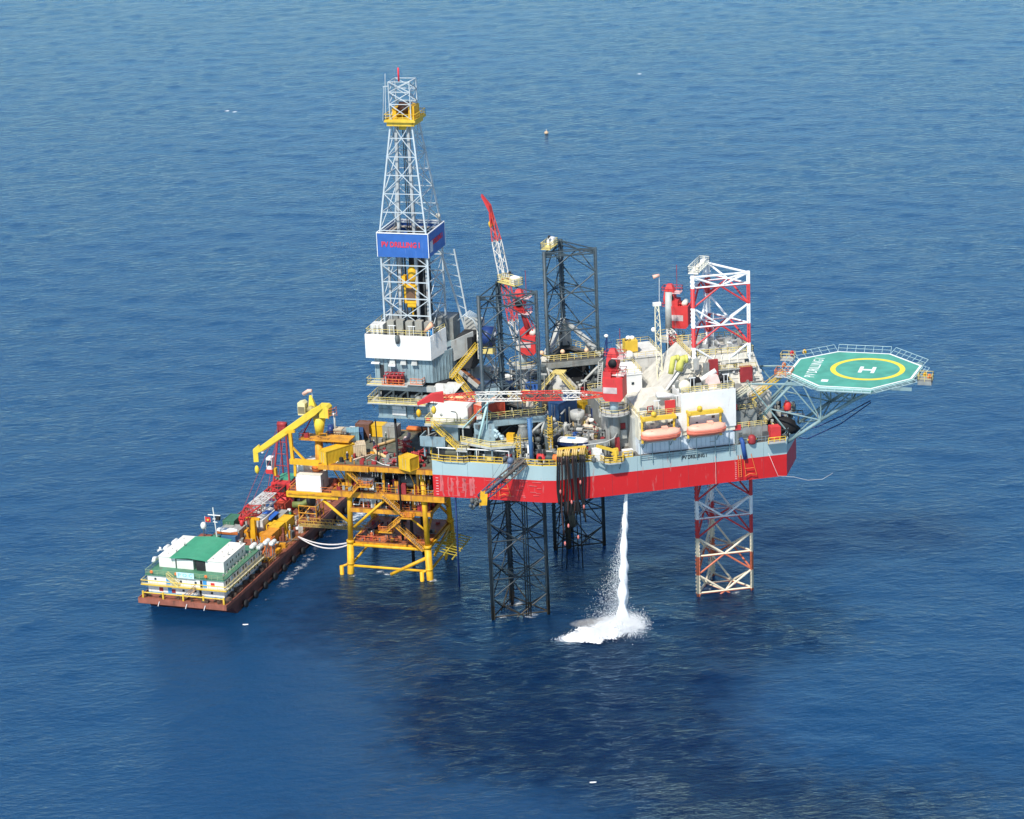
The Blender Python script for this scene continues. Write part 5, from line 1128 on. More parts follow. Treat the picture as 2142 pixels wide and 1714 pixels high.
for p in (pq[1], pq[2]): MB().rod(up(p.lerp(R(-1, -25), .12), D), up(p.lerp(R(-1, -25), .12), 36.8), .15).build('post', GREYB, tp)
MB().rbox(R, -3.6, 2.2, -26.2, -23.4, D, 36.7).build('pump_room', GREYB, tp)
la = eqv('yellow caged ladder beside the pale blue tanks', 'caged_ladder', 'ladder', R(3.6, -27, D), 'yellow caged ladders')
lm = MB()
for dx in (-.35, .35): lm.rod(R(3.6 + dx, -27, D), R(3.6 + dx, -27, D + 5.2), .09)
for i in range(11): lm.rod(R(3.25, -27, D + .3 + i * .45), R(3.95, -27, D + .3 + i * .45), .06)
lm.build('rungs', YELLOW, la); cg = MB()
for i in range(5): cg.path([R(3.6 + .55 * math.cos(a), -27.1 + .7 * math.sin(a) , D + 2.2 + i * .65) for a in np.linspace(math.pi, 2 * math.pi, 7)], .05, 4)
cg.build('cage', YELLOW, la)
dup(la, R(8.4, -21.6, 36.5), RA, 'tall yellow ladder against the jacking house above the hose rack'); dup(la, R(8.4, -21.6, D), RA, 'lower yellow ladder beside the cone-shaped leg guide')
def lump(label, p, r, sq, mt, name='covered_heap', cat='covered gear'):
    o = MB().blob(p, r, sq, 12, .16, flat=True).build(name, mt, None, p, RA); return tag(o, label, cat)
lump('grey-green tarpaulin mound on the stern deck', R(-9.0, -26.4, D + 1.1), 2.0, (1.5, .8, .9), mat('olive_tarp', (.15, .15, .11), var=.3, bump=.6))
lump('dark tarpaulin heap beside the black hose rack', R(9.4, -26.8, D + .8), 1.2, (1.4, .8, .8), mat('dark_green_tarp', (.03, .05, .05), var=.4, bump=.5))
cn = eqv('grey cone-shaped leg guide with a square opening', 'leg_guide', 'leg guide', R(3.6, -23.6, D))
MB().lathe(R(3.6, -23.6, D), [(1.9, 0), (1.9, 3.0), (1.5, 3.2)], 12).build('drum', GREYL, cn); MB().lathe(R(3.6, -23.6, D + 3.2), [(1.6, 0), (1.0, 1.7), (.8, 2.5), (.95, 2.7)], 12).build('cone', GREYM, cn)
MB().rbox(R, 3.8, 5.0, -25.62, -25.4, D + .8, D + 2.0).build('opening', DARK, cn)
MB().rail([R(3.6 + 2.3 * math.cos(a), -23.6 + 2.3 * math.sin(a), D + 3.0) for a in np.linspace(-2.6, -.4, 6)], h=1, sp=1, r=.06).build('rail', YELPALE, cn)
yb = eqv('yellow valve box by the leg guide', 'valve_box', 'equipment', R(1.4, -25.0, D + 2.6)); MB().rbox(R, .8, 2.2, -25.6, -24.4, D + 2.4, D + 4.6).build('box', JACKY, yb); MB().rod(R(1.5, -25, D), R(1.5, -25, D + 2.4), .2).build('stand', GREYM, yb)
wc = eqv('white upright cylinder beside the blue burner mast', 'white_cylinder', 'tank', R(5.9, -27.4, D)); MB().rod(R(5.9, -27.4, D), R(5.9, -27.4, D + 3.4), .5, 12).build('shell', WHITE, wc); MB().rod(R(5.9, -27.4, D + 3.4), R(5.9, -27.4, D + 3.7), .25, 8).build('cap', GREYL, wc)
# burner boom swung out over the side
bb = eqv('dark burner boom reaching out over the side with a yellow burner head', 'burner_boom', 'burner boom', R(6.8, -28.8, D))
f0 = PT(1096, 966, -29.9); f1 = PT(1006, 1043, -37.5)
boom_parts(bb, f0, f1, [(0, .5, mat('rusty_boom_steel', (.15, .12, .10), var=.3, rust=.25), False), (.5, 1, mat('blue_black_boom', (.06, .075, .13), var=.3), False)], w0=1.5, dep=1.3, r=.14, taper=(.9, .9))
for o_ in (-.35, .0, .35): MB().path([f0 + Vector((0, o_, .5)), f0.lerp(f1, .5) + Vector((0, o_, .45)), f1 + Vector((0, o_, .4))], .12).build('feed_pipe', GREYD, bb)
bh = MB()
for k in range(20): bh.blob(f1 + (f1 - f0).normalized() * random.uniform(.5, 1.7) + Vector((random.uniform(-.9, .5), random.uniform(-.8, .8), random.uniform(-1.0, .5))), random.uniform(.25, .5), n=6)
bh.build('burner_nozzles', GREYD, bb)
yh = f1 - (f1 - f0).normalized() * .1
MB().loft([[yh + Vector((x, y, z)) for x, z in ((-.4, -1.1), (1.0, -1.1), (1.2, .9), (-.1, 1.1))] for y in (-1.1, 1.1)]).build('burner_frame', JACKY, bb)
mm = eqv('blue mast holding the burner boom stays', 'burner_mast', 'mast', R(6.4, -28.4, D))
MB().rod(R(6.5, -28.4, D), R(6.3, -28.4, D + 9.0), .42, 10).build('post', mat('mast_blue', (.06, .16, .33), var=.2), mm)
lat = MB()
for i in range(6): lat.rod(R(6.0, -28.8, D + 7 + i * .35), R(6.9, -28.2, D + 7.3 + i * .35), .08)
lat.build('head_fittings', mat('mast_blue2', (.05, .2, .42)), mm); sw = MB()
for u in (.35, .65, .98): sw.rod(R(6.3, -28.4, D + 8.9), f0.lerp(f1, u) + Vector((0, 0, .6)), .04, 4)
for q in ((4.6, -27), (8.6, -27.4), (7.6, -26)): sw.rod(R(6.3, -28.4, D + 8.9), R(*q, D), .04, 4)
sw.build('stay_wires', GREYD, mm)
for lab, s, t_, mt in (('red winch drum between the burner mast and the dark heap', 8.1, -27.3, RED), ('orange winch beside the yellow hose rack', 11.2, -27.2, ORNG)):
    rw = eqv(lab, 'winch', 'winch', R(s, t_, D), 'deck winches'); MB().rod(R(s - .8, t_, D + .9), R(s + .8, t_, D + .9), .75, 12).build('drum', mt, rw); MB().rbox(R, s - 1, s + 1, t_ - .5, t_ + .5, D, D + .3).build('base', GREYM, rw)
sc2 = MB()
for i in range(16): sc2.box(R(random.uniform(4, 9), random.uniform(-29, -28), D), (random.uniform(.2, .7), random.uniform(.2, .6), random.uniform(.2, .8)), random.random() * 3)
tag(sc2.build('manifold', GREYL, None, R(6.5, -28.5, D), RA), 'grey valve manifold at the foot of the burner boom', 'manifold')
# ------------------------------------------------------------------ hose rack hanging over the corner
hr = eqv('yellow hose rack with black hoses hanging down the hull corner', 'hose_rack', 'hose rack', R(13.4, -27.2, D))
rk = MB(); a, b_ = R(11.8, -28.6, D + 2.0), E(1.9, -.4, D + 2.0)
rk.bar(a, b_, .5, .5); rk.bar(a + Vector((0, 0, 1.3)), b_ + Vector((0, 0, 1.3)), .3, .3)
for u in (0, .33, .66, 1): p = a.lerp(b_, u); rk.bar(p + RV * 1.6 - Vector((0, 0, 2)), p + Vector((0, 0, 1.3)), .3); rk.bar(p + RV * 1.6 - Vector((0, 0, .2)), p, .25)
rk.build('frame', YELLOW, hr)
HM = [BLACK, BLACK, mat('dark_brown_hose', (.05, .025, .02)), BLACK]
for g_i in range(4):
    p = a.lerp(b_, .08 + g_i * .28); o = (RV * -1).normalized(); sdl = MB()
    for k in (-.3, 0, .3): sdl.path([p + RU * k * 1.2 + o * (.9 * math.sin(th)) + Vector((0, 0, .9 * math.cos(th) + .2)) for th in np.linspace(-.9, 1.9, 8)], .16, 6)
    sdl.build('saddle', mat('worn_saddle', (.62, .42, .14), var=.25), hr)
    for k in range(3):
        st = p + RU * ((k - 1) * .38) + o * (.95 + .1 * (k % 2)); z0 = D + 2.0; z1 = 24.5 if g_i in (1, 2) else random.uniform(20, 27)
        hh = MB(); hh.path([Vector((st.x + .25 * math.sin(z * .35 + g_i * 2 + k) * min(1, (z0 - z) * .15), st.y, z)) for z in np.linspace(z0, z1, 12)], .17, 6); hh.build('hose', HM[(g_i + k) % 4], hr)
for i in range(7):
    p = a.lerp(b_, (.1, .85, .5, .95, .35, .7, .2)[i]) + RV * -1.35; MB().blob(Vector((p.x, p.y, (29.5, 31.0, 27.2, 26.0, 22.5, 20.0, 19.0)[i])), .24, (.9, .9, 1.9), 6, 0).build('red_hose_float', mat('hose_float_red', (.66, .20, .17), var=.25), hr)
fh = eqv('bundle of thin dark hoses running from the rig corner into the sea', 'sea_hose_bundle', 'hoses', R(13.5, -24, 22))
cen = PZ(1190, 1150, 0)
MB().path([R(13.0, -26, 27.0), Vector((R(12.4, -22).x, R(12.4, -22).y, 20)), up(cen + Vector((0, 3, 0)), 10), up(cen, -2)], .62, 8).build('riser_pipe', mat('mossy_riser', (.05, .05, .035), var=.4), fh)
for i, x in enumerate((-2.6, -1.7, -.8, 1.0, 1.9, 2.6)):
    e_ = up(cen + Vector((x, -4 * (i % 3), 0)), -2); s_ = R(11.8 + i * .75, -28.2, 27); MB().path([s_, s_.lerp(e_, .4), e_], .11, 5).build('thin_hose', BLACK, fh)
# ------------------------------------------------------------------ mid deck between hose rack and the crane pedestal
def cyl_tank(label, p, r, h, mt, group='grey deck tanks', lid=True):
    t = eqv(label, 'deck_tank', 'tank', p, group); MB().lathe(p, [(r, 0), (r, h * .96), (r * .93, h)], 18).build('shell', mt, t)
    MB().lathe(up(p, h), [(r * .95, 0), (r * .9, .08), (.3, .14), (.3, .5), (.1, .5)], 18).build('lid', GREYL, t)
    return t
t_ = cyl_tank('large grey round tank with a wider upper drum beside the big bags', PZ(1209, 900, D), 1.15, 3.4, GREYL); MB().lathe(up(PZ(1209, 900, D), 2.2), [(1.45, 0), (1.45, 1.7), (1.3, 1.75)], 18).build('upper_drum', GREYL, t_); MB().rod(PZ(1200, 903, D) , up(PZ(1200, 903, D), 2.6), .2).build('orange_leg', mat('tan_leg', (.6, .42, .2)), t_)
cyl_tank('small grey round tank beside the angled grating', PZ(1184, 908, D), .85, 1.9, GREYL)
container('dark blue container standing end-on beside the jacking house', PZ(1172, 893, D) + RV * 2.2, (6.0, 2.6, 5.0), RA + rad(68), CONTB)
container('small orange container next to the dark blue one', PZ(1199, 868, D + 0), (2.2, 2.4, 2.6), RA, CONTO)
oc = container('long yellow-orange container behind the crane pedestal', PZ(1238, 868, D), (6.2, 2.6, 3.1), RA + rad(12), CONTY); 
pc_m = MB().box(up(PZ(1246, 868, D), 1.6) - RV * 1.45, (1.7, .04, .35), RA + rad(12)).build('faded_lettering', mat('faded_dark_text', (.25, .14, .05)), oc)
prk = eqv('rack of dark drill pipes behind the grey tank', 'pipe_rack', 'pipe rack', PZ(1236, 884, D))
for i in range(6):
    for j in range(3): 
        p = PZ(1236, 884, D) + RV * (i * .42) + Vector((0, 0, .2 + j * .38)); MB().rod(p - RU * 3.2, p + RU * 3.0, .17, 6).build('pipe', mat('dark_pipe', (.05, .03, .028), var=.4), prk)
for x in (-2.6, 2.4): MB().bar(PZ(1236, 884, D) + RU * x - RV * .4, PZ(1236, 884, D) + RU * x - RV * .4 + Vector((0, 0, 1.6)), .2).build('rack_post', GREYM, prk)
BAGG = 'heaped big bags on the deck'
for i, (x, y, z, r_) in enumerate(((1222, 915, 0, .85), (1232, 917, 0, .8), (1226, 905, .9, .8), (1236, 906, .9, .75), (1240, 915, .1, .8), (1228, 895, 1.7, .7), (1238, 896, 1.6, .6), (1246, 908, .7, .6), (1224, 898, 1.5, .7))):
    p = up(PZ(x, y, D), 0); p = Vector((p.x, p.y, D + .6 + z * .6)); o = MB().blob(p, r_, (1.05, .95, .85), 9, .12, flat=True).build('big_bag', BIGBAG if i != 6 else WHITE, None, p, random.random() * 3)
    tag(o, 'cream cloth big bag in the heap beside the crane pedestal' if i != 6 else 'white cloth big bag on top of the cream bag heap', 'big bag', BAGG)
for lab, x, y, mt in (('red round drum lying before the cream bags', 1250, 915, RED), ('red-orange drum beside the crane pedestal foot', 1266, 916, RED)):
    p = PZ(x, y, D); o = eqv(lab, 'steel_drum', 'drum', p, 'red drums'); MB().lathe(up(p, .6), [(.55, -.7), (.62, -.66), (.62, .66), (.55, .7)], 12, axis=RV).build('shell', mt, o); MB().lathe(up(p, .6), [(.5, -.74), (.5, -.71)], 12, axis=RV).build('lid', REDDK, o)
rk_ = eqv('orange inflatable rescue boat hanging beside the crane pedestal', 'rescue_boat', 'boat', PZ(1264, 930, D)); p = PZ(1264, 930, D)
MB().path([up(p, 1.6) + RU * 1.0 + Vector((0, 0, 1)), up(p, 1.2) + RU * 1.2 - RV * .4, up(p, .5) + RU * .6 - RV * .8, up(p, .3) - RU * .8 - RV * .8], .45, 8).build('tube', mat('boat_orange_red', (.66, .16, .08)), rk_); MB().box(up(p, .3), (1.6, 1.2, .3), RA).build('floor', GREYM, rk_)
for lab, x, y, r_ in (('tan coil of rope in front of the red drums', 1244, 928, .8), ('pale coil of hose beside the tan rope coil', 1258, 927, .55)):
    p = PZ(x, y, D); c_ = MB()
    for k in range(4): c_.path([up(p, .12 + k * .16) + Vector((math.cos(a) * r_ * (1 - .08 * k), math.sin(a) * r_ * (1 - .08 * k), 0)) for a in np.linspace(0, 6.28, 13)], .13, 5)
    tag(c_.build('rope_coil', WOOD if r_ > .7 else BIGBAG, None, p, 0), lab, 'rope coil')
wbm = eqv('white-topped navy workboat stowed on deck behind the hose rack', 'workboat', 'boat', PZ(1200, 935, D)); p = up(PZ(1200, 936, D), 0)
FW = lambda x, y, z: p + RU * x + RV * y + Vector((0, 0, z))
stn = ((-2.9, .82), (-1, 1), (1, 1), (2.2, .7), (2.9, .15))
MB().loft([[FW(x, y * k, z) for y, z in ((-1.15, 1.3), (-.9, .5), (0, .15), (.9, .5), (1.15, 1.3))] for x, k in stn], smooth=False).build('boat_hull', NAVY, wbm)
MB().loft([[FW(x, y * k, 1.3 + z) for y, z in ((-1.2, 0), (-1.0, .5), (1.0, .5), (1.2, 0))] for x, k in stn]).build('white_canopy', WHITE, wbm); MB().box(FW(-.4, .1, 1.8), (1.6, .8, .06), RA).build('blue_hatch', CYANB, wbm)
MB().box(PZ(1203, 912, D), (3.0, 1.6, .9), RA).build('x', GREYM) if False else None
pal = eqv('pallet of mixed sacks under a blue sheet beside the grey tank', 'loaded_pallet', 'pallet', PZ(1196, 916, D)); p = PZ(1196, 916, D); MB().box(p, (3.4, 1.8, .25), RA).build('pallet', WOOD, pal); MB().blob(up(p, .7) + RU * .9, .9, (1.1, .8, .6), 8).build('blue_sheet', TARP, pal); MB().blob(up(p, .6) - RU * .8, .8, (1.2, .8, .6), 8).build('sacks', BIGBAG, pal)
vt = eqv('square grey ventilation trunk with a hooded top beside the crane pedestal', 'hooded_ventilator', 'vent', PZ(1264, 905, D)); p = PZ(1266, 912, D)
MB().box(p, (1.0, 1.0, 4.2), RA).build('trunk', GREYM, vt); MB().box(up(p, 4.0), (1.9, 1.7, 1.6), RA).build('hood', GREYL, vt)
yd = eqv('small yellow davit crane on its railed half-round platform', 'davit_crane', 'davit crane', PN(1287, 962, -1.0)); q0 = PN(1288, 962, -.9)
q0 = E((q0 - EO).dot(EU), -.9, D); MB().bar(q0, up(q0, 2.1), .9, .7).loft([[q0 + EU * x + EV * y + Vector((0, 0, z)) for x, z in ((-.8, 1.2), (.5, 1.2), (.5, 2.4), (-.3, 2.4))] for y in (-.35, .35)]).build('post', YELLOW, yd)
MB().bar(up(q0, 1.9), PN(1248, 933, -.9), .42, .55).build('jib', YELLOW, yd); MB().rod(up(q0, .9) - EU * 1.5, up(q0, .9) - EU * .9, .45, 10).build('winch_drum', DARK, yd)
e0 = (q0 - EO).dot(EU); pts_ = [E(e0 - 2.9, .2, D - .1), E(e0 - 2.3, -1.3, D - .1), E(e0 - 1.4, -2.0, D - .1), E(e0 + .8, -2.0, D - .1), E(e0 + 1.5, -1.5, D - .1), E(e0 + 1.6, .2, D - .1)]
MB().prism(pts_, D - .35, D - .05).build('platform', GREYL, yd); MB().rail([up(p, .05) for p in pts_], h=1.1, sp=1.1, r=.08, mids=(.35, .68), toe=True).build('yellow_rail', YELLOW, yd)
for k in (-1.8, .9): MB().rod(E(e0 + k, -1.6, D - .3), E(e0 + k, .1, D - 2.2), .09).build('bracket', TRUSS, yd)
for lab, fr_, e, n_, sz in (('white locker on the deck edge left of the yellow davit crane', E, 4.7, .4, (1.8, .9, 1.1)), ('white crate stacked behind the white edge locker', E, 4.6, 1.6, (1.8, .9, 1.9)), ('white locker on the deck edge between davit crane and lifeboats', E, 10.4, .9, (2.0, 1.0, 1.2))):
    o = eqv(lab, 'deck_locker', 'locker', fr_(e, n_, D), 'white deck lockers', EA); MB().box(fr_(e, n_, D), sz, EA).build('box', WHITE, o); MB().box(fr_(e, n_, D + sz[2]), (sz[0] + .06, sz[1] + .06, .08), EA).build('lid', WHITE, o)
ug = eqv('grey pump house under the pipe rail beside the davit crane', 'pump_house', 'deckhouse', E(5.6, 3.6, D), None, EA); MB().rbox(E, 3.8, 7.4, 3.0, 5.2, D, D + 2.4).build('wall', GREYM, ug); MB().rbox(E, 5.0, 6.2, 2.92, 3.05, D + .2, D + 2.0).build('door', DARK, ug)
# ------------------------------------------------------------------ middle and far deck
gable = eqv('white gabled house between two yellow stairways', 'gabled_house', 'deckhouse', PZ(1170, 835, D)); gb = PZ(1168, 838, D)
MB().loft([[gb + RU * x + RV * y + Vector((0, 0, z)) for x, z in ((-3.4, 0), (3.4, 0), (3.4, 1.8), (0, 5.4), (-3.4, 1.8))] for y in (0, 3.5)]).build('wall', DIRTYW, gable); MB().box(gb + RV * 1.6 + Vector((0, 0, 5.4)), (2.4, 2.4, .3), RA).build('top_platform', YELPALE, gable)
stair('yellow stairway climbing from the stern side to the gabled house top', gb + RV * -.6 + RU * -.6 + Vector((0, 0, 5.5)), gb + RV * -.8 - RU * 4.4 + Vector((0, 0, 1.0)), .9, YELPALE)
stair('yellow stairway descending from the gabled house top towards the bow', gb + RV * -.6 + RU * .8 + Vector((0, 0, 5.5)), gb + RV * -.8 + RU * 4.6 + Vector((0, 0, 1.2)), .9, YELPALE)
stair('upper yellow stairway beside the drill floor', R(-12.0, -1.5, 48.3), R(-16.3, -5.8, 43.0))
stair('lower yellow stairway dropping from the drill floor to the pipe deck', R(-15.2, -5.4, 43.0), R(-10.6, -7.6, 38.5))
wkw = eqv('yellow-railed gangway from the drill floor towards the far leg', 'gangway', 'gangway', R(-8.6, 4.2, 46.0)); g0, g1, g2 = PT(962, 748, 3), PT(985, 744, 3), PT(1003, 727, 3)
for nm, mk in (('walkway', lambda m_: m_.bar(g0, g1, 1.1, .2).bar(g1, g2, 1.1, .2)),): mk(MB()).build(nm, YELLOW, wkw)
MB().rail([g0 - RV * .5, g1 - RV * .5, g2 - RV * .5], h=1.2, sp=1, r=.075, mids=(.35, .68)).rail([g0 + RV * .5, g1 + RV * .5, g2 + RV * .5], h=1.2, sp=1, r=.07).build('handrail', YELLOW, wkw)
for p in (g0, g1, g2): MB().rod(Vector((p.x, p.y, D)), p, .16).build('trestle_leg', GREYL, wkw)
MB().rod(Vector((g0.x, g0.y, 36)), g2, .1).rod(Vector((g2.x, g2.y, 36)), g0, .1).build('trestle_brace', GREYL, wkw)
stair('grey stairway sloping down behind the nearest dark leg', g2 + RU * .4, PT(1035, 770, 4.5), .9, GREYL)
cw = eqv('rusty catwalk ramp running up to the drill floor', 'pipe_ramp', 'ramp', R(-8, 0, 38)); MB().bar(PT(953, 768, 0), PT(1000, 806, -1.5), 2.0, .5).build('ramp', mat('rusty_brown_ramp', (.30, .12, .06), var=.3, rust=.2), cw); MB().bar(PT(953, 771, -1.3), PT(1000, 810, -2.8), .3, .8).build('side_beam', GREYL, cw)
MB().rbox(R, -6, 6, -2.5, 2.0, 37.2, 38.0).build('catwalk', mat('brown_grey_steel', (.17, .12, .09), var=.4, rust=.3), cw)
for lab, q, sz, mt in (('blue tarpaulin-covered stack near the foot of the yellow stairs', (975, 822), (5.4, 3.2, 2.6), TARP), ('dark navy container beyond the blue tarpaulin stack', (1052, 826), (5.6, 2.6, 2.6), CONTB), ('blue covered stack behind the crane column', (1118, 822), (3.0, 2.6, 2.4), TARP)):
    p = PZ(q[0], q[1], D); o = eqv(lab, 'covered_stack', 'covered cargo', p, 'covered stacks on the pipe deck'); MB().box(p, sz, RA).build('load', mt, o); MB().box(up(p, sz[2]), (sz[0] * 1.03, sz[1] * 1.03, .12), RA).build('cover', mt, o)
wcn = [('white container lying under the nearest dark leg', (1025, 824), (6, 2.6, 2.5), CONTW), ('grey weathered container on the far pipe deck', (1015, 795), (6, 2.6, 2.5), CONTG), ('white flat-topped container beneath the red boom section', (1150, 856), (5.4, 2.6, 2.4), CONTW), ('white container beside the small orange one', (1205, 850), (5, 2.6, 2.6), CONTW)]
for lab, q, sz, mt in wcn: container(lab, PZ(q[0], q[1], D), sz, RA + rad(random.choice((-4, 0, 5))), mt)
pr2 = eqv('long stack of drill pipe lying across the far pipe deck', 'pipe_stack', 'pipe stack', R(0, 6, D))
for i in range(9):
    for j in range(2): MB().rod(R(-9, 4 + i * .5, D + .3 + j * .45), R(5.5 + random.random(), 4 + i * .5, D + .3 + j * .45), .2, 6).build('pipe', mat('dark_pipe', (.05, .03, .028)), pr2)
sc_labels = [('pale roofed control cabin', WHITE), ('grey machinery skid', GREYM), ('dim grey pump skid', GREYD), ('white-topped generator box', DIRTYW), ('cream cabinet row', CREAM), ('grey filter skid', GREYL)]
spots = [(1070, 800, 0, 'on the far pipe deck beside the dark leg'), (1108, 806, 1, 'near the foot of the raised crane'), (1128, 800, 2, 'under the far jacking house'), (1215, 806, 3, 'behind the gabled house'), (1235, 800, 4, 'below the far jacking house ladder'), (1255, 812, 5, 'in front of the far jacking house ladder'), (1045, 862, 2, 'behind the boom rest'), (1080, 860, 5, 'inside the nearest dark leg footing'), (1150, 878, 4, 'beside the nearest jacking house corner'), (1325, 832, 1, 'behind the machinery house of the red crane'), (1345, 838, 3, 'on the roof side of the low grey deckhouse'), (1100, 890, 1, 'under the nearest jacking house walkway'), (1140, 905, 5, 'under the angled grating near the hose rack'), (1310, 905, 2, 'between crane pedestal and lifeboats')]
for x, y, k, where in spots:
    p = PZ(x, y, D); nm, mt = sc_labels[k]; o = eqv(nm + ' ' + where, 'machinery_skid', 'equipment', p, 'machinery on the rig deck'); w_, d_, h_ = random.uniform(2, 3.4), random.uniform(1.4, 2.2), random.uniform(1.4, 2.6)
    MB().box(p, (w_, d_, .3), RA).build('base_frame', GREYM, o); MB().box(up(p, .3), (w_ * .9, d_ * .85, h_ - .3), RA).build('housing', mt, o); MB().rod(up(p, h_), up(p, h_ + random.uniform(.5, 1.4)) + RU * .2, .14, 7).build('exhaust_pipe', GREYL, o); MB().rod(up(p, h_ * .6) - RV * d_ * .5 - RU * w_ * .4, up(p, h_ * .6) - RV * d_ * .5 + RU * w_ * .4, .1).build('pipe', GREYL, o)
agp = eqv('angled grey grating platform with yellow rails beside the jacking house', 'angled_grating', 'platform', PZ(1160, 915, D)); pg = [PZ(1132, 908, 37.2), PZ(1152, 917, 37.2), PZ(1178, 897, 37.2), PZ(1150, 890, 37.2)]
MB().prism(pg, 37.0, 37.25).build('plate', GREYL, agp); MB().rail([up(Vector((p.x, p.y, 0)), 37.25) for p in pg], h=1.1, sp=1.3, r=.06, closed=True).build('yellow_rail', YELPALE, agp)
mg = MB()
for i in range(12): mg.blob(PZ(1140 + random.random() * 24, 892 + random.random() * 12, 37.6) + Vector((0, 0, random.random() * 1.8)), random.uniform(.4, .7), n=7)
tag(mg.build('engine_block', GREYL, None, PZ(1150, 900, 37.3), RA), 'light grey engine casing sitting on the angled grating', 'engine'); 
for p in pg: MB().rod(Vector((p.x, p.y, D)), Vector((p.x, p.y, 37)), .15).build('post', GREYL, agp)
# ladder tower at the far jacking house
lt = eqv('grey vertical ladder tower below the far jacking house', 'ladder_tower', 'ladder', PT(1255, 815, 9)); l0, l1 = PT(1250, 815, 9), PT(1257, 815, 9); t0, t1 = PT(1252, 757, 11), PT(1261, 757, 11); lm = MB()
lm.rod(l0, t0, .12).rod(l1, t1, .12)
for i in range(14): lm.rod(l0.lerp(t0, i / 14), l1.lerp(t1, i / 14), .06)
lm.build('rungs', GREYL, lt); MB().path([t0, t0 + RU * .6 + Vector((0, 0, .5)), PT(1264, 748, 13)], .12).build('top_hoop', GREYL, lt)
# bow deck gear
bw_ = [('black tarpaulin heap on the bow deck under the helideck struts', (1632, 885), 2.2, (1.7, .8, .9), BLACK)]
for lab, q, r_, sq_, mt in bw_: lump(lab, PZ(q[0], q[1] + 8, D + .9), r_, sq_, mt)
rr = eqv('red life-raft rack at the bow corner with a black and yellow guard', 'raft_rack', 'raft rack', PZ(1620, 920, D)); p = PZ(1620, 922, D)
MB().loft([[p + EU * x * 1.0 + EV * y * .9 + Vector((0, 0, z)) for x, y in ((-1, -1), (1, -1), (1, 1), (-1, 1))] for z in (.6, 3.0)]).build('red_cover', RED, rr); MB().rail([p + EU * -1.7 - EV * 1.6, p + EU * 1.7 - EV * 1.6], h=1.2, sp=1.1, r=.1, mids=(.2, .6)).build('striped_guard', YELLOW, rr); MB().box(p - EV * 1.2, (3.4, 1.2, .3), EA).build('ledge', GREYL, rr)
for lab, q, mt in (('red fire pump drum beside the raft rack', (1588, 917), RED), ('red valve wheel at the hull end of the bow rail', (1573, 928), REDDK), ('red lantern box on the far bow rail', (1647, 858), RED)):
    p = PZ(q[0], q[1], D if q[1] > 880 else 37); o = eqv(lab, 'fire_pump', 'fire gear', p, 'red fire gear at the bow'); MB().lathe(p, [(.7, 0), (.75, .3), (.75, 1.3), (.4, 1.7)], 12).build('casing', mt, o); MB().rod(up(p, .8) - EU * .9, up(p, .8) + EU * .9, .16).build('pipe', YELLOW, o)
bt = MB(); bt.path([PN(1559, 960, -.3), PN(1555, 938, -.3), PN(1553, 924, -.3), PN(1550, 918, .3)], .42, 8); tag(bt.build('blue_sheet', mat('sheet_blue', (.03, .09, .30)), None, PN(1553, 918, .3), EA), 'dark blue cloth draped over the bow deck edge', 'cloth')
bt = MB(); bt.path([R(2.6, -29.9, D + .3), R(2.4, -29.95, D - .6), R(2.7, -29.9, D - 1.6)], .38, 7); bt.blob(R(2.7, -29.7, D + .8), .7); tag(bt.build('blue_sheet', mat('sheet_slate', (.10, .15, .24)), None, R(2.6, -29.8, D), RA), 'slate blue cloth hung over the stern rail by the burner boom', 'cloth')
kl = eqv('dark steel kelly frame stack at the bow under the helideck stairs', 'choke_skid', 'equipment', E(34.5, 10.5, D)); MB().rbox(E, 35.2, 38.6, 9.6, 14, D, 43.0).build('frame', GREYD, kl); 
kk = MB()
for i in range(10): kk.box(E(35 + random.random() * 3.5, 9.4, D + random.random() * 8), (random.uniform(.4, 1), .5, random.uniform(.2, .5)), EA)
kk.build('drawers', GREYB, kl)
stair('yellow stairway from the accommodation up to the helideck', PZ(1640, 783, HDZ - .6), E(35.5, 4.0, 40.4) if False else PN(1570, 836, 5), 1.0, YELLOW)
stair('cream stairway on the accommodation end wall', PN(1568, 812, 4), PN(1538, 832, 2.5), .9, mat('cream_stair', (.82, .76, .52)))
# mooring line sagging off the bow and a thin line down the side
ln = MB(); ln.path([E(38.0, -.1, 32), E(39.6, -1.0, 27.5)] + [PN(x, y, -1.5 + i * .8) for i, (x, y) in enumerate(((1660, 998), (1690, 1005), (1720, 1003), (1742, 990)))], .035, 5)
tag(ln.build('mooring_line', ROPE, None, E(38, -.1, 32), EA), 'thin pale line sagging from the bow flank', 'rope')
ln = MB(); ln.rod(E(27.4, -.2, 33.8), E(27.4, -.3, 27.0), .05, 5); tag(ln.build('side_line', mat('pink_line', (.75, .4, .35)), None, E(27.4, -.2, 27), EA), 'thin pink line hanging straight down the red hull side', 'rope')

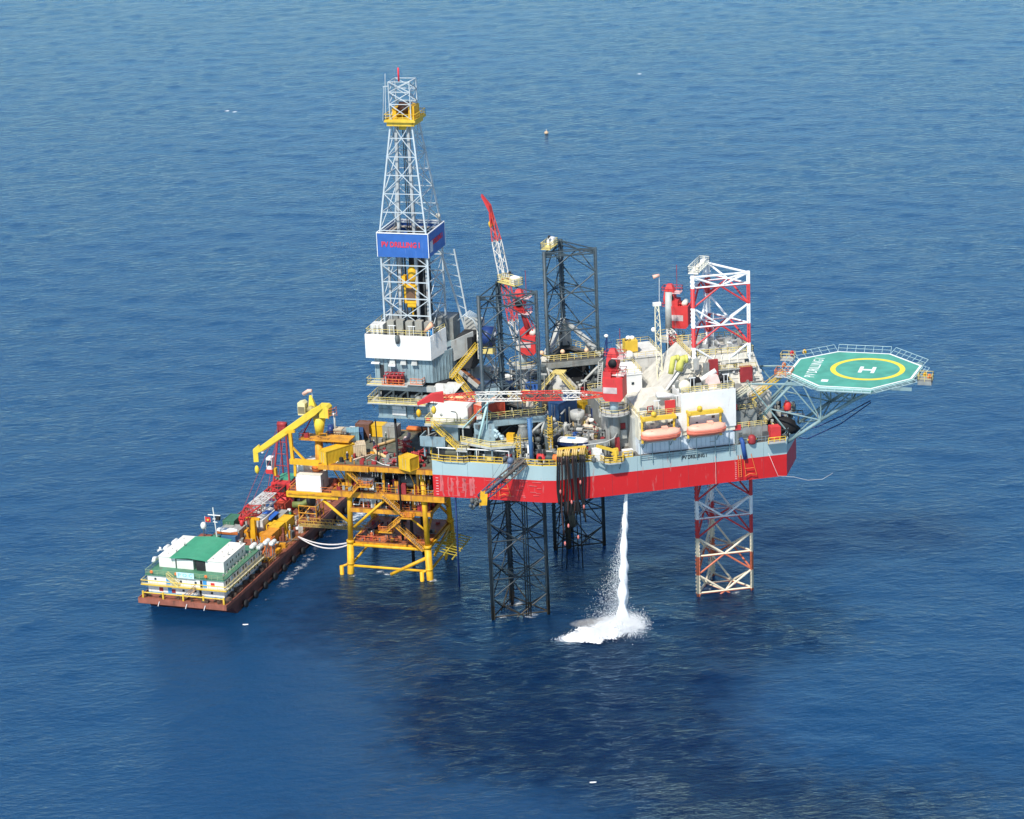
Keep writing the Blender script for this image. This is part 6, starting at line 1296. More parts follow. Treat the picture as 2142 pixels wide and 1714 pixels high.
# ------------------------------------------------------------------ small fixed gear, pipes and fittings welded to the main deck
def gear(name, mt, n, fr_, a0, a1, b0, b1, z, hmax, ang, parent=hull, rmax=.2, L_=3.0):
    g_ = MB()
    for i in range(n):
        a, b_ = random.uniform(a0, a1), random.uniform(b0, b1); p = fr_(a, b_, z); c_ = random.random()
        if c_ < .35: g_.box(p, (random.uniform(.3, 1.5), random.uniform(.3, 1.1), random.uniform(.3, hmax)), ang)
        elif c_ < .6: h = random.uniform(.2, hmax); d = (fr_(a + 1, b_, z) - p if random.random() < .6 else fr_(a, b_ + 1, z) - p) * random.uniform(.6, L_); g_.path([p + Vector((0, 0, h)), p + d + Vector((0, 0, h)), p + d + Vector((0, 0, .05))], random.uniform(.06, rmax), 6)
        elif c_ < .85: h = random.uniform(.5, hmax * 1.3); g_.rod(p, up(p, h), random.uniform(.05, rmax), 6); g_.box(up(p, h), (random.uniform(.2, .7), random.uniform(.2, .5), random.uniform(.15, .5)), ang)
        else: g_.lathe(p, [(.25, 0), (.45, .2), (.5, .8), (.2, 1.0)], 8)
    return g_.build(name, mt, parent)
for zone, fr_, a0, a1, b0, b1, hm_, ang, k_ in (('stern', R, -12, 12, -28.6, -19, 1.7, RA, 1.0), ('mid', R, 9, 20, -17, -7, 2.0, RA, 1.0), ('edge', R, 11, 18, -26, -18, .7, RA, .5), ('pipe', R, -14, 12, -13, 26, 3.4, RA, 2.2), ('bow', E, 8, 14, 4, 34, 3.0, EA, .8), ('end', E, 31.9, 41, 1, 8, 2.6, EA, .8), ('bowdeck', R, 38, 50, -3, 12, 2.2, RA, .8)):
    for nm, mt, n in (('pipework', GREYM, 34), ('machinery', GREYD, 40), ('fittings', GREYL, 20), ('pale_fittings', DIRTYW, 12), ('valves', REDDK, 7), ('yellow_fittings', YELPALE, 10), ('blue_fittings', NAVY, 6), ('dim_machinery', DARK, 26)):
        gear(nm, mt, int(n * k_), fr_, a0, a1, b0, b1, D, hm_, ang)
for i in range(7):      # posts with white flood lamps
    s, t_ = ((-6, 10), (-1, 8), (4, 4), (9, 2), (13, -4), (-10, 14), (6, 24))[i]; h = (5, 6, 5, 7, 5, 6, 7)[i]
    m_ = MB().rod(R(s, t_, D), R(s, t_, D + h), .08); m_.bar(R(s - .6, t_, D + h), R(s + .6, t_, D + h), .28); m_.build('lamp_post', GREYL, hull)
# loose items of the lower walkway near the second leg
for lab, q in (('cream float lamp on a thin post behind the nearest dark leg', (1036, 737)),):
    p = PT(q[0], q[1], 6); o = eqv(lab, 'post_lamp', 'lamp', Vector((p.x, p.y, D))); MB().rod(Vector((p.x, p.y, D)), p, .08).build('post', GREYL, o); MB().blob(p, .55, (.8, .8, 1.2), 8, 0).build('lamp', mat('cream_lamp', (.90, .80, .62)), o)
# ================================================================== YELLOW WELLHEAD PLATFORM
PD = 24.2
J0 = {'FL': (-39.9, -6.5), 'FR': (-22.6, -6.8), 'BR': (-22.7, 9.2), 'BL': (-40.2, 9.7)}
JT = {'FL': (-39.0, -5.6), 'FR': (-23.4, -5.9), 'BR': (-23.6, 8.4), 'BL': (-39.4, 8.8)}
pf = thing('wellhead_platform', 'yellow steel jacket platform under the derrick with rusty decks', 'platform', R(-31.3, 1.3, 0), RA)
def JL(k, z): u = max(-.3, min(1, z / PD)); return R(J0[k][0] + (JT[k][0] - J0[k][0]) * u, J0[k][1] + (JT[k][1] - J0[k][1]) * u, z)
for k in J0:
    MB().rod(JL(k, -6), JL(k, 7.0), .72, 14).rod(JL(k, 7.0), JL(k, PD - 1), .56, 14).rod(JL(k, 6.6), JL(k, 7.3), .80, 14).rod(JL(k, 2.0), JL(k, 2.4), .78, 14).rod(JL(k, 16.2), JL(k, 17.6), .68, 14).build('jacket_leg', JACKY, pf)
    o = (JL(k, 0) - R(-31.3, 1.3, 0)).normalized(); p = JL(k, 0) + RU * (-1.6 if k[1] == 'L' else -1.4) - RV * (.9 if k[0] == 'F' else -.9)
    if k != 'BL': MB().rod(up(p, -4 - p.z), up(p, 1.9), .42, 10).rod(up(p, 1.7), JL(k, 2.2), .25, 8).build('boat_bumper', JACKY, pf)
br = MB().rod(JL('FL', 1.7), JL('FR', 1.7), .27, 8).rod(JL('FR', 1.7), JL('BR', 1.7), .25, 8).rod(JL('BL', 1.7), JL('BR', 1.7), .25, 8).rod(JL('FL', 1.7), JL('BL', 1.7), .25, 8); br.build('waterline_brace', JACKY, pf)
MB().rod(JL('FL', 6.3), JL('FR', 6.3), .34, 10).rod(JL('FR', 6.3), JL('BR', 6.3), .30, 8).rod(JL('BL', 6.3), JL('BR', 6.3), .30, 8).rod(JL('FL', 6.3), JL('BL', 6.3), .30, 8).build('lower_deck_brace', JACKY, pf)
MB().rod(JL('FR', 4.8), PT(818, 1202, -6.6), .36, 10).build('diagonal_brace', JACKY, pf)
MB().rod(JL('BR', 6.0), JL('FR', 3.6).lerp(JL('BR', 3.6), .25), .3, 8).rod(JL('BR', 6), JL('BR', -1) - RV * 6, .34, 8).build('diagonal_brace', JACKY, pf)
MB().rod(PT(741, 1103, -6.4), PT(805, 1046, -6.4), .30, 8).build('diagonal_brace', JACKY, pf)
MB().rod(PT(893, 1113, -6.4), PT(858, 1083, -6.4), .22, 8).build('diagonal_brace', JACKY, pf)
MB().rod(PT(736, 1098, -6.2), PT(676, 1046, -6.2), .32, 8).build('diagonal_brace', JACKY, pf)
MB().rod(JL('BL', 10), JL('BL', 16).lerp(JL('BR', 16), .45), .3, 8).rod(JL('BR', 8), JL('BL', 16).lerp(JL('BR', 16), .55), .3, 8).build('diagonal_brace', JACKO, pf)
MB().rod(JL('FR', 9), JL('BR', 17).lerp(JL('FR', 17), .3), .24, 8).rod(JL('BR', 10), JL('FR', 17).lerp(JL('BR', 17), .3), .24, 8).build('diagonal_brace', JACKO, pf)
# decks: plate plus orange-yellow edge girders
def deck(nm, s0, s1, t0, t1, z, mt, gird=.9, stuff=True):
    o = MB().rbox(R, s0, s1, t0, t1, z - .2, z).build(nm, mt, pf); g = MB()
    g.rbox(R, s0 - .05, s1 + .05, t0 - .25, t0 - .002, z - gird, z + .03); g.rbox(R, s0 - .05, s1 + .05, t1 + .002, t1 + .25, z - gird, z + .03); g.rbox(R, s0 - .3, s0 - .052, t0 - .25, t1 + .25, z - gird, z + .02); g.rbox(R, s1 + .052, s1 + .3, t0 - .25, t1 + .25, z - gird, z + .02)
    g.build('edge_girder', JACKO, o); MB().rbox(R, s0 - .32, s1 + .32, t0 - .27, t0 + .35, z + .035, z + .10).build('rusty_edge_strip', mat('rusty_edge', (.30, .12, .045), var=.4, rust=.3), o); ub = MB()
    for s in np.arange(s0 + 2, s1, 3.2): ub.rbox(R, s, s + .25, t0, t1, z - gird + .1, z - .21)
    ub.build('deck_beams', JACKO, o); return o
deck('main_deck', -44.4, -16.6, -8.0, 15.0, PD, PDECK, 1.0)
MB().rbox(R, -50.5, -44.8, 5.5, 15, PD - .4, PD - .02).build('rear_deck', PDECK, pf)
MB().rbox(R, -44.6, -33.8, -9.0, -8.27, PD - .9, PD + .05).build('edge_walkway_box', JACKO, pf)
deck('middle_deck', -42.4, -18.8, -7.0, 10.0, 18.2, RUSTD, 1.2); deck('lower_process_deck', -39.2, -22.2, -6.2, 9.0, 14.4, RUSTD, .9); deck('sea_deck', -39.2, -23.6, -5.6, 9.2, 6.8, mat('orange_rust_deck', (.50, .15, .06), var=.35, rust=.2, streak=False), .6)
bl = MB()
for i in range(9): bl.rod(R(-23.0, -3 + i * 1.3, 5.0), R(-18.5, -1 + i * 1.3, 3.2), .12, 5)
for s_, z in ((-22.5, 4.9), (-20.6, 4.1), (-18.8, 3.3)): bl.rod(R(s_, -3.2, z), R(s_, 8.5, z), .18, 6)
bl.build('boat_landing', mat('landing_olive_yellow', (.50, .40, .05), var=.25, rust=.2), pf)
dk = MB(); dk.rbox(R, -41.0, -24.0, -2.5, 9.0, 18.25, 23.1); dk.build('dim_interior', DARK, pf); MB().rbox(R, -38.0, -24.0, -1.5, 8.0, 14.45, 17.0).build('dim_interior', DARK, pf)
for s in (-31.6, -39.6, -24.3, -19.2): MB().bar(R(s, -6.2, 18.2), R(s, -6.2, 23.2), .45).build('deck_post', JACKO, pf)
for a, b_ in ((( -40, 18.4), (-43, 23.2)), ((-38.8, 18.4), (-41.5, 23.2)), ((-24.4, 18.4), (-26.3, 23.2)), ((-18.6, 18.4), (-17.2, 23.2))): MB().rod(R(a[0], -6, a[1]), R(b_[0], -6, b_[1]), .16).build('knee_brace', JACKO, pf)
ho = MB()
for i in range(26): s = random.uniform(-38.5, -23.5); ho.rod(R(s, -6.9, 17.0), R(s, -6.9, 17.0 - random.uniform(.3, .9)), .04, 4)
for i in range(26): s = random.uniform(-36.5, -20); ho.rod(R(s, -7.6, 23.2), R(s, -7.6, 23.2 - random.uniform(.3, 1.6)), .045, 4)
ho.build('cable_hangers', DIRTYW, pf)
for z, a0, a1, b0, n in ((PD, -43, -18, -7.5, 26), (18.2, -42, -19, -6.8, 40), (14.4, -39, -22.5, -6.0, 40), (6.8, -39, -24, -5, 18)):
    for nm, mt in (('pipework', GREYM), ('dim_machinery', DARK), ('valves', REDDK), ('fittings', JACKO)):
        g_ = MB()
        for i in range(n if nm != 'fittings' else n // 2):
            p = R(random.uniform(a0, a1), b0 + abs(random.gauss(0, 1)) * (7 if z in (PD, 6.8) else 2.2), z + .02); c_ = random.random(); h = random.uniform(.3, 1.1 if z in (PD, 6.8) else 2.6)
            if c_ < .4: g_.box(p, (random.uniform(.2, 1.0), random.uniform(.2, .8), h), RA)
            elif c_ < .75: g_.path([p, up(p, h), up(p, h) + RU * random.uniform(-2, 2)], random.uniform(.04, .14), 5)
            else: g_.rod(p, up(p, h), random.uniform(.05, .2), 6)
        g_.build(nm, mt, pf)
MB().rail([R(-38.6, -5.8, 14.4), R(-22.6, -5.8, 14.4)], h=1.1, r=.05).build('orange_rail', ORNG, pf); MB().rail([R(-23.8, -5.3, 6.8), R(-38.8, -5.3, 6.8), R(-38.8, 8.8, 6.8)], h=1.1, r=.05).build('orange_rail', ORNG, pf)
MB().rail([R(-41.8, -6.7, 18.2), R(-38, -6.7, 18.2)], h=1.1, r=.05).rail([R(-35, -6.7, 18.2), R(-19, -6.7, 18.2)], h=1.1, r=.05).build('orange_rail', JACKO, pf)
# equipment between decks
mq = thing('process_module', 'white equipment house on the middle deck of the yellow platform', 'equipment', R(-36, -5, 18.2), RA, 'process equipment on the yellow platform'); MB().rbox(R, -37.9, -33.9, -6.0, -2.6, 18.25, 20.9).build('wall', WHITE, mq); MB().rbox(R, -38.0, -33.8, -6.1, -2.5, 20.9, 21.05).build('roof', GREYL, mq); MB().lathe(R(-36.2, -6.3, 19.0), [(.35, 0), (.3, .2)], 10, axis=RV).build('red_reel', REDDK, mq)
for i, (s0, s1, z0, r_, mt, lab) in enumerate(((-28.5, -24.5, 20.4, 1.2, GREYD, 'dark horizontal vessel on the middle deck'), (-37.2, -32.8, 15.9, .55, WHITE, 'white horizontal pipe vessel on the lower process deck'), (-26.6, -25.2, 15.5, .4, WHITE, 'short white cylinder on the lower process deck'))):
    v_ = thing('process_vessel', lab, 'vessel', R((s0 + s1) / 2, -5, z0 - r_), RA, 'process vessels'); MB().lathe(R(s0, -4.9, z0), [(.05, -.3), (r_ * .7, -.15), (r_, .1), (r_, s1 - s0 - .1), (r_ * .7, s1 - s0 + .15), (.05, s1 - s0 + .3)], 12, axis=RU).build('shell', mt, v_)
    for s in (s0 + .5, s1 - .5): MB().rbox(R, s - .15, s + .15, -5.3, -4.5, (18.25 if z0 > 18 else 14.45), z0 - r_ * .8).build('saddle', GREYM, v_)
pw = thing('white_pipework', 'white bent process pipes in front of the lower process deck', 'pipework', R(-36, -6, 14.4), RA); a = MB(); a.path([R(-38.6, -5.9, 15.0), R(-37.4, -5.9, 15.0), R(-37.2, -5.9, 15.4), R(-37.0, -5.9, 16.3), R(-33.5, -5.9, 16.3)], .14); a.build('bend', WHITE, pw); a = MB()
for s in (-36.4, -35.4, -34.6, -33.8): a.rod(R(s, -5.9, 14.5), R(s, -5.9, 16.2), .09)
a.build('risers', WHITE, pw)
st_c = MB()
# zigzag stairways down the front
for lab, a, b_, t_ in (('orange stairway from the main deck edge to the middle deck landing', (724, 984), (757, 1015), -7.9), ('orange stairway from the middle deck down to the lower process landing', (797, 1036), (846, 1080), -7.7), ('short orange stairway below the process landing', (838, 1088), (812, 1110), -7.4), ('long orange stairway down to the rusty sea deck', (826, 1098), (886, 1152), -7.0), ('orange stairway folding back to the middle deck corner', (752, 1016), (731, 1040), -7.7)):
    stair(lab, PT(*a, t_), PT(*b_, t_), 1.2, JACKO, 'orange stairways on the yellow platform')
for lab, q, t_, sz in (('orange railed landing at the foot of the upper platform stairway', (765, 1017), -7.9, (2.6, 1.4)), ('orange railed landing half way down the platform stairs', (852, 1083), -7.6, (2.6, 1.4)), ('small grey landing above the sea deck stair', (808, 1112), -7.2, (3.0, 1.3))):
    p = PT(*q, t_); l = thing('stair_landing', lab, 'landing', p, RA, 'landings of the platform stairs'); MB().box(p - Vector((0, 0, .15)), (sz[0], sz[1], .3), RA).build('plate', JACKO, l); MB().rail([p + RU * a * sz[0] / 2 + RV * b_ * sz[1] / 2 + Vector((0, 0, .15)) for a, b_ in ((-1, 1), (-1, -1), (1, -1), (1, 1))], h=1.1, sp=1, r=.06, mids=(.35, .68)).build('rail', ORNG, l)
# left wing with the white house
wg = thing('wing_platform', 'yellow cantilevered wing deck carrying a white box house', 'platform', R(-48, -4, 17.0), RA)
w0, w1 = PT(603, 1035, -6.6), PT(708, 1042, -6.6); s0, s1 = (w0 - RO).dot(RU), (w1 - RO).dot(RU)
MB().rbox(R, s0, s1, -6.6, 2.5, 17.0, 17.3).build('plate', RUSTD, wg); g = MB(); g.rbox(R, s0 - .2, s1, -6.9, -6.602, 16.1, 17.4); g.rbox(R, s0 - .3, s0 - .202, -6.9, 2.6, 16.2, 17.3); g.build('edge_girder', JACKY, wg); MB().rbox(R, s0, s1, -7.05, -6.902, 16.75, 17.1).build('girder_lip', JACKO, wg)
MB().rail([R(s0 + .2, 2, 17.3), R(s0 + .2, -6.3, 17.3), R(s0 + 1.6, -6.3, 17.3)], h=1.1, r=.06).rail([R(s1 - 4, -6.3, 17.3), R(s1, -6.3, 17.3)], h=1.1, r=.05).build('rail', ORNG, wg)
wh = thing('box_house', 'plain white box house standing on the yellow wing deck', 'cabin', R(s0 + 4.4, -4, 17.3), RA); e0, e1 = (PT(621, 1030, -6.2) - RO).dot(RU), (PT(673, 1031, -6.2) - RO).dot(RU)
MB().rbox(R, e0, e1, -6.3, -2.0, 17.4, 20.9).build('wall', WHITE, wh); MB().rbox(R, e0 - .05, e1 + .05, -6.35, -1.95, 20.9, 21.0).build('roof', CREAM, wh); MB().rbox(R, e1, e1 + .04, -5.4, -4.5, 17.5, 19.6).build('door', GREYL, wh); MB().rbox(R, e0 - .03, e1 + .03, -6.33, -6.0, 17.3, 17.45).build('skirt', DIRTYW, wh)
container('long narrow white container behind the white box house roof', R(e0 + 1.4, -1.2, 17.3), (6.0, 2.0, 5.3), RA + rad(66), CONTW)
bs = thing('life_raft_basket', 'round orange raft basket on the white box house roof', 'basket', R(e1 - 1.6, -3.6, 21.0), RA); MB().lathe(R(e1 - 1.7, -3.8, 21.0), [(.8, 0), (1.05, .4), (1.1, .8), (.9, .82), (.8, .3)], 14).build('shell', ORNG, bs); MB().rod(R(e1 - 1.7, -3.8, 21.4), R(e1 - .5, -3, 23.6), .1).rod(R(e1 - .9, -3.8, 21.4), R(e1 - .3, -3, 23.6), .1).build('sling', ORNG, bs)
red_ = MB()
for i in range(10): red_.blob(R(s1 - random.uniform(.4, 2.0), -5.6 + random.random() * 2, 17.6 + random.random() * 1.6), .5, n=7)
tag(red_.build('red_valves', mat('orange_red_valves', (.58, .10, .04), var=.3), None, R(s1 - 1, -5, 17.3), RA), 'orange-red valve cluster at the inner end of the wing deck', 'valves')
# boom rest frame
fr = thing('boom_rest', 'yellow post-and-beam frame that props the platform crane boom', 'boom rest', R(-50, -6, 17.3), RA)
def PTP(x, y, t=-6.2): return PT(x, y, t)
MB().bar(PTP(613, 968), PTP(607, 905), .62).bar(PTP(597, 905), PTP(617, 903), .5, .4).bar(PTP(612, 936), PTP(640, 966), .4).bar(PTP(607, 965), PTP(692, 971), .8, 1.1).bar(PTP(618, 996), PTP(617, 968), .5).build('frame', JACKY, fr)
# platform crane
yc = thing('platform_crane', 'yellow box-boom crane at the corner of the yellow platform', 'crane', PZ(666, 962, PD), RA); tc = -2.6
b0 = PT(666, 962, tc); bt = PT(668, 873, tc)
MB().rod(Vector((b0.x, b0.y, 17)), PT(667, 918, tc), .85, 14).build('lower_column', JACKO, yc); MB().rod(PT(668, 908, tc), bt, .78, 16, r2=1.35).build('tapered_column', mat('crane_yellow', (.78, .58, .05), var=.12, rust=.1, rustcol=(.5, .35, .08)), yc)
CY = MATS['crane_yellow']; pz = PT(667, 915, tc).z
MB().rbox(R, (b0 - RO).dot(RU) - 3.4, (b0 - RO).dot(RU) + 7.5, tc - 1.6, tc + 2.2, pz - .3, pz).build('orange_gantry', JACKO, yc); x0 = (b0 - RO).dot(RU)
MB().rod(R(x0 + .5, tc, pz - 3.6), R(x0 + 6.5, tc, pz - .4), .25).rod(R(x0, tc, pz - 2.6), R(x0 + 6, tc, pz - 2.8), .35).build('gantry_brace', JACKO, yc)
MB().rail([R(x0 - 3.3, tc + 2, pz), R(x0 - 3.3, tc - 1.5, pz), R(x0 - 1, tc - 1.5, pz)], h=1.1, r=.06).build('red_rail', REDDK, yc); MB().rail([R(x0 + 1.1, tc - 1.5, pz), R(x0 + 2.8, tc - 1.5, pz)], h=1.4, sp=1.7, r=.1).build('orange_rail', JACKO, yc)
MB().box(R(x0 - 2, tc - .5, pz), (.8, .8, 1.0), RA).build('red_box', REDDK, yc)
lad = MB()
for i in range(7): lad.rod(R(x0 - 3.0 + i * .38, tc - .6, pz + .4 + i * .62), R(x0 - 3.0 + i * .38, tc + .1, pz + .4 + i * .62), .06)
lad.rod(R(x0 - 3.2, tc - .6, pz), R(x0 - .4, tc - .6, pz + 4.8), .08).rod(R(x0 - 3.2, tc + .1, pz), R(x0 - .4, tc + .1, pz + 4.8), .08); lad.build('ladder', REDDK, yc)
zt = bt.z
mc = MB(); mc.rbox(R, x0 - 1.6, x0 + 1.6, tc - 1.0, tc + 1.0, zt, zt + 1.2); mc.rod(R(x0 - .6, tc - 1.2, zt + 1.8), R(x0 - .6, tc + 1.2, zt + 1.8), .8, 10)
for i in range(10): mc.blob(R(x0 + random.uniform(-1.4, 1.2), tc - .9, zt + random.uniform(-.3, 2.3)), .4, n=6)
mc.build('slew_machinery', mat('greasy_tan_machinery', (.30, .25, .10), var=.4), yc)
MB().loft([[R(x0 + x, y, z) for x, z in ((1.4, zt + .3), (3.3, zt + .3), (3.5, zt + 2.4), (3.0, zt + 2.9), (1.3, zt + 2.9))] for y in (tc - 1.4, tc + .8)]).build('winch_cover', CY, yc); MB().rail([R(x0 + 3.4, tc - 1.4, zt + .2), R(x0 + 4.4, tc - .6, zt + .2), R(x0 + 4.4, tc + .8, zt + .2)], h=2.0, r=.07, mids=(.35, .68)).build('orange_guard', ORNG, yc)
MB().loft([[R(x0 + x, y, z) for x, z in ((-3.3, zt + .6), (-1.7, zt + .6), (-1.7, zt + 3.0), (-2.2, zt + 3.5), (-3.3, zt + 3.2))] for y in (tc - 1.2, tc + .6)]).build('cream_cab', mat('cream_yellow', (.74, .66, .34), var=.15), yc); MB().rbox(R, x0 - 3.2, x0 - 1.8, tc - 1.28, tc - 1.2, zt + 1.0, zt + 2.4).build('cab_grille', mat('dark_tan', (.2, .17, .1)), yc)
ap = PT(655, 830, tc); MB().loft([[R(x0 + x * k - .9 * (1 - k), tc + y * k, z) for x, y in ((-1.3, -.6), (.6, -.6), (.6, .6), (-1.3, .6))] for k, z in ((1, zt + 1.2), (.25, zt + 4.6))]).build('apex_frame', CY, yc)
bf, be = PT(672, 851, -3.8), PT(541, 942, -6.4); dv = (be - bf).normalized(); sd2 = dv.cross(Vector((0, 0, 1))).normalized(); ud = sd2.cross(dv)
R4 = lambda c, w_, h: [c + sd2 * x * w_ / 2 + ud * y * h / 2 for x, y in ((-1, -1), (1, -1), (1, 1), (-1, 1))]
MB().loft([R4(bf, .9, .8), R4(bf.lerp(be, .12), 1.0, 1.25), R4(bf.lerp(be, .75), .95, 1.05), R4(be, .85, .85)]).build('box_boom', CY, yc); MB().bar(bf.lerp(be, .1) - ud * .7 - sd2 * .25, bf.lerp(be, .96) - ud * .55 - sd2 * .25, .2, .25).build('boom_cable_tray', JACKO, yc)
bh_ = be + dv * .8; MB().loft([R4(be - dv * .7 + ud * .2, 1.0, 1.4), R4(bh_ + ud * .3, .8, 1.0)]).loft([[bh_ + Vector((x, y, z)) for x, y in ((-.5, -.4), (.5, -.4), (.5, .4), (-.5, .4))] for z in (.6, -2.0)] ).build('boom_head', CY, yc)
hk = PT(537, 977, -6.6); MB().rod(hk, hk + Vector((0, 0, 1.5)), .04, 4).build('hoist_rope', DARK, yc); MB().blob(hk - Vector((0, 0, .6)), .6, (.8, .6, 1.5), 8, .05).build('hook_block', CY, yc); MB().blob(PT(549, 946, -6.3), .35, n=8, jit=0).build('boom_lamp', MARKW, yc)
ws = thing('wind_sock', 'orange wind sock flying from the platform crane apex', 'wind sock', PT(655, 846, tc), RA); MB().rod(PT(655, 846, tc), PT(652, 819, tc), .05).build('pole', WHITE, ws); MB().path([PT(652, 818, tc), PT(645, 818, tc), PT(634, 825, tc)], .38, 8).build('sleeve', MATS['pale_orange_sleeve'], ws)
# things standing on the platform deck
P_ = lambda x, y: PZ(x, y, PD + .03)
container('long yellow container with white side doors on the yellow platform', P_(706, 962), (7.4, 2.5, 2.9), RA + rad(58), CONTY)
container('weathered beige container in the middle of the platform deck', P_(748, 951), (3.4, 2.9, 2.5), RA + rad(25), CONTE)
container('bright orange-yellow crate at the front edge of the platform deck', P_(856, 981), (2.6, 3.2, 2.8), RA + rad(64), CONTY, 'shipping containers')
container('dark brown container with a rusty roof at the back of the platform', P_(763, 912), (3.0, 2.6, 3.0), RA, CONTN)
container('yellow workshop container at the back of the platform deck', P_(794, 910), (2.9, 2.6, 2.5), RA, CONTY)
container('grey workshop container with a dark doorway beside the yellow one', P_(820, 912), (3.2, 2.6, 2.5), RA, CONTG)
container('pale teal container behind the long yellow one', P_(739, 925), (2.6, 3.4, 2.7), RA + rad(20), CONTT)
container('small red-roofed white container behind the long yellow one', P_(729, 940), (2.0, 2.6, 2.4), RA + rad(12), CONTW)
container('dark teal container beside the pale teal one', P_(751, 922), (2.0, 3.0, 2.4), RA + rad(20), CONTB)
container('grey-lidded cargo basket in the back row on the platform', P_(727, 912), (2.4, 2.2, 1.6), RA, CONTG); container('light grey cargo basket in the back row of the platform', P_(741, 911), (2.4, 2.2, 1.6), RA, CONTW); container('pale yellow skip in the back row behind the gas bottles', P_(708, 912), (2.2, 2.0, 1.7), RA, CONTE); container('yellow-topped small skip beside the brown container', P_(752, 914), (1.8, 2.0, 2.0), RA, CONTY)
gb = thing('gas_bottle_rack', 'rusty rack of red and cream gas bottles at the back of the platform', 'bottle rack', P_(710, 932), RA); p = P_(712, 930)
for i in range(8): MB().lathe(p + RU * (-1.8 + i * .5), [(.2, 0), (.2, 1.9), (.08, 2.2), (.08, 2.4)], 8).build('gas_bottle', (ORNG, CREAM, GREYD, REDDK)[i % 4], gb)
MB().rail([p + RU * x + RV * y for x, y in ((-2.8, -.5), (2.2, -.5), (2.2, .7), (-2.8, .7))], h=2.5, sp=1.6, r=.09, mids=(.2, .6), closed=True).build('rack_frame', mat('rusty_frame', (.22, .08, .04)), gb)
dh = thing('navy_tank', 'dark navy tank behind the gas bottle rack', 'tank', P_(692, 915), RA); MB().rod(P_(688, 912) + Vector((0, 0, 1.3)), P_(699, 912) + Vector((0, 0, 1.3)), 1.2, 12).build('shell', NAVY, dh); MB().box(P_(693, 912), (2.4, 1.4, .4), RA).build('saddle', REDDK, dh)
fs = thing('flue_stack', 'slim pale stack standing behind the gas bottles', 'stack', P_(702, 912), RA); MB().rod(P_(702, 912), P_(702, 912) + Vector((0, 0, 4.4)), .2, 8).build('pipe', GREYL, fs); MB().rod(P_(702, 912) + Vector((0, 0, 4.4)), P_(702, 912) + Vector((0, 0, 5)), .32, 8).build('cap', WHITE, fs)
person('person in dark coveralls and white helmet standing beside the long yellow container', P_(727, 963), .4, mat('navy_coverall', (.03, .04, .08)), MATS['navy_coverall'], MARKW)
person('person in green-grey coveralls standing on the platform before the grey workshop', P_(808, 921), 1.2, mat('green_grey_coverall', (.10, .16, .14)), MATS['green_grey_coverall'], MARKW)
person('person in dark coveralls beside a red reel near the brown container', P_(775, 926), 2.2, MATS['navy_coverall'], MATS['navy_coverall'], MARKW)
person('person in dark coveralls farther up the deck near the pale hose', P_(783, 938), -.6, MATS['navy_coverall'], MATS['navy_coverall'], MARKW)
person('person in red coveralls on the middle deck of the yellow platform', R(-31.4 + .7, -5.9, 18.25), .2, mat('red_coverall', (.55, .06, .05)), MATS['red_coverall'], MARKW)
person('person in orange coveralls on the stair below the lower process deck', R(-35.6, -4.4, 7.0), .2, mat('orange_coverall', (.65, .16, .06)), MATS['orange_coverall'], MARKW)
# wellheads and hoses
wlh = 'red wellhead valve trees on the platform'
for lab, x, y, h in (('red wellhead valve tree near the deck middle', 809, 957, 1.2), ('red wellhead valve tree farther back by the dark riser', 787, 944, 1.2), ('large red wellhead valve group against the hull', 878, 968, 2.6), ('red wellhead frame behind the tall riser', 846, 947, 2.6), ('pink-red wellhead cap near the front edge', 823, 973, 1.0), ('small red valve tree beside the brown container', 771, 912, 1.6)):
    p = P_(x, y); o = thing('wellhead', lab, 'wellhead', p, RA, wlh); MB().lathe(p, [(.5, 0), (.45, h * .3), (.3, h * .35), (.3, h * .8), (.45, h * .85), (.2, h)], 9).build('tree_body', REDDK, o)
    ar = MB()
    for k in range(5 if h < 2 else 16): a = random.random() * 6.28; z = random.uniform(.25, .95) * h; l_ = .5 if h < 2 else 1.5; ar.rod(up(p, z), up(p, z) + Vector((math.cos(a) * l_, math.sin(a) * l_, 0)), .12); ar.blob(up(p, z) + Vector((math.cos(a) * l_, math.sin(a) * l_, 0)), .22, n=6)
    ar.build('valve_arms', mat('wellhead_red', (.46, .05, .05), var=.3), o)
def hose(label, px, r_, mt, z=.14): 
    m_ = MB(); m_.path([P_(*q) + Vector((0, 0, z)) for q in px], r_, 6); tag(m_.build('deck_hose', mt, None, P_(*px[0]), RA), label, 'hose', 'hoses lying on the platform deck')
hose('thick pale orange hose snaking across the platform deck', ((832, 922), (812, 928), (790, 935), (783, 944), (787, 951), (800, 955), (808, 960)), .36, mat('pale_orange_hose', (.72, .50, .24), var=.2), .3)
hose('long pale timber-coloured pipe lying across the platform deck', ((735, 965), (760, 957), (785, 950)), .2, mat('pale_timber_pipe', (.62, .46, .34)))
hose('thin white hose looping on the front of the platform deck', ((777, 963), (790, 968), (800, 973), (815, 976)), .1, ROPE)
hose('thin pale line beside the long yellow container', ((703, 970), (712, 963), (722, 959), (730, 956)), .06, ROPE)
hose('thin grey line bent behind the pale timber pipe', ((766, 962), (780, 953), (800, 950), (830, 952)), .07, GREYL)
rj = thing('pipe_bundle', 'red and grey pipes lying between the wellheads at the platform front', 'pipes', P_(812, 966), RA)
for i in range(7): MB().rod(P_(798 + i * 1, 962 + i * 2) + Vector((0, 0, .2)), P_(832, 960 + i * 2.2) + Vector((0, 0, .2)), .13).build('pipe', REDDK if i % 2 else GREYM, rj)
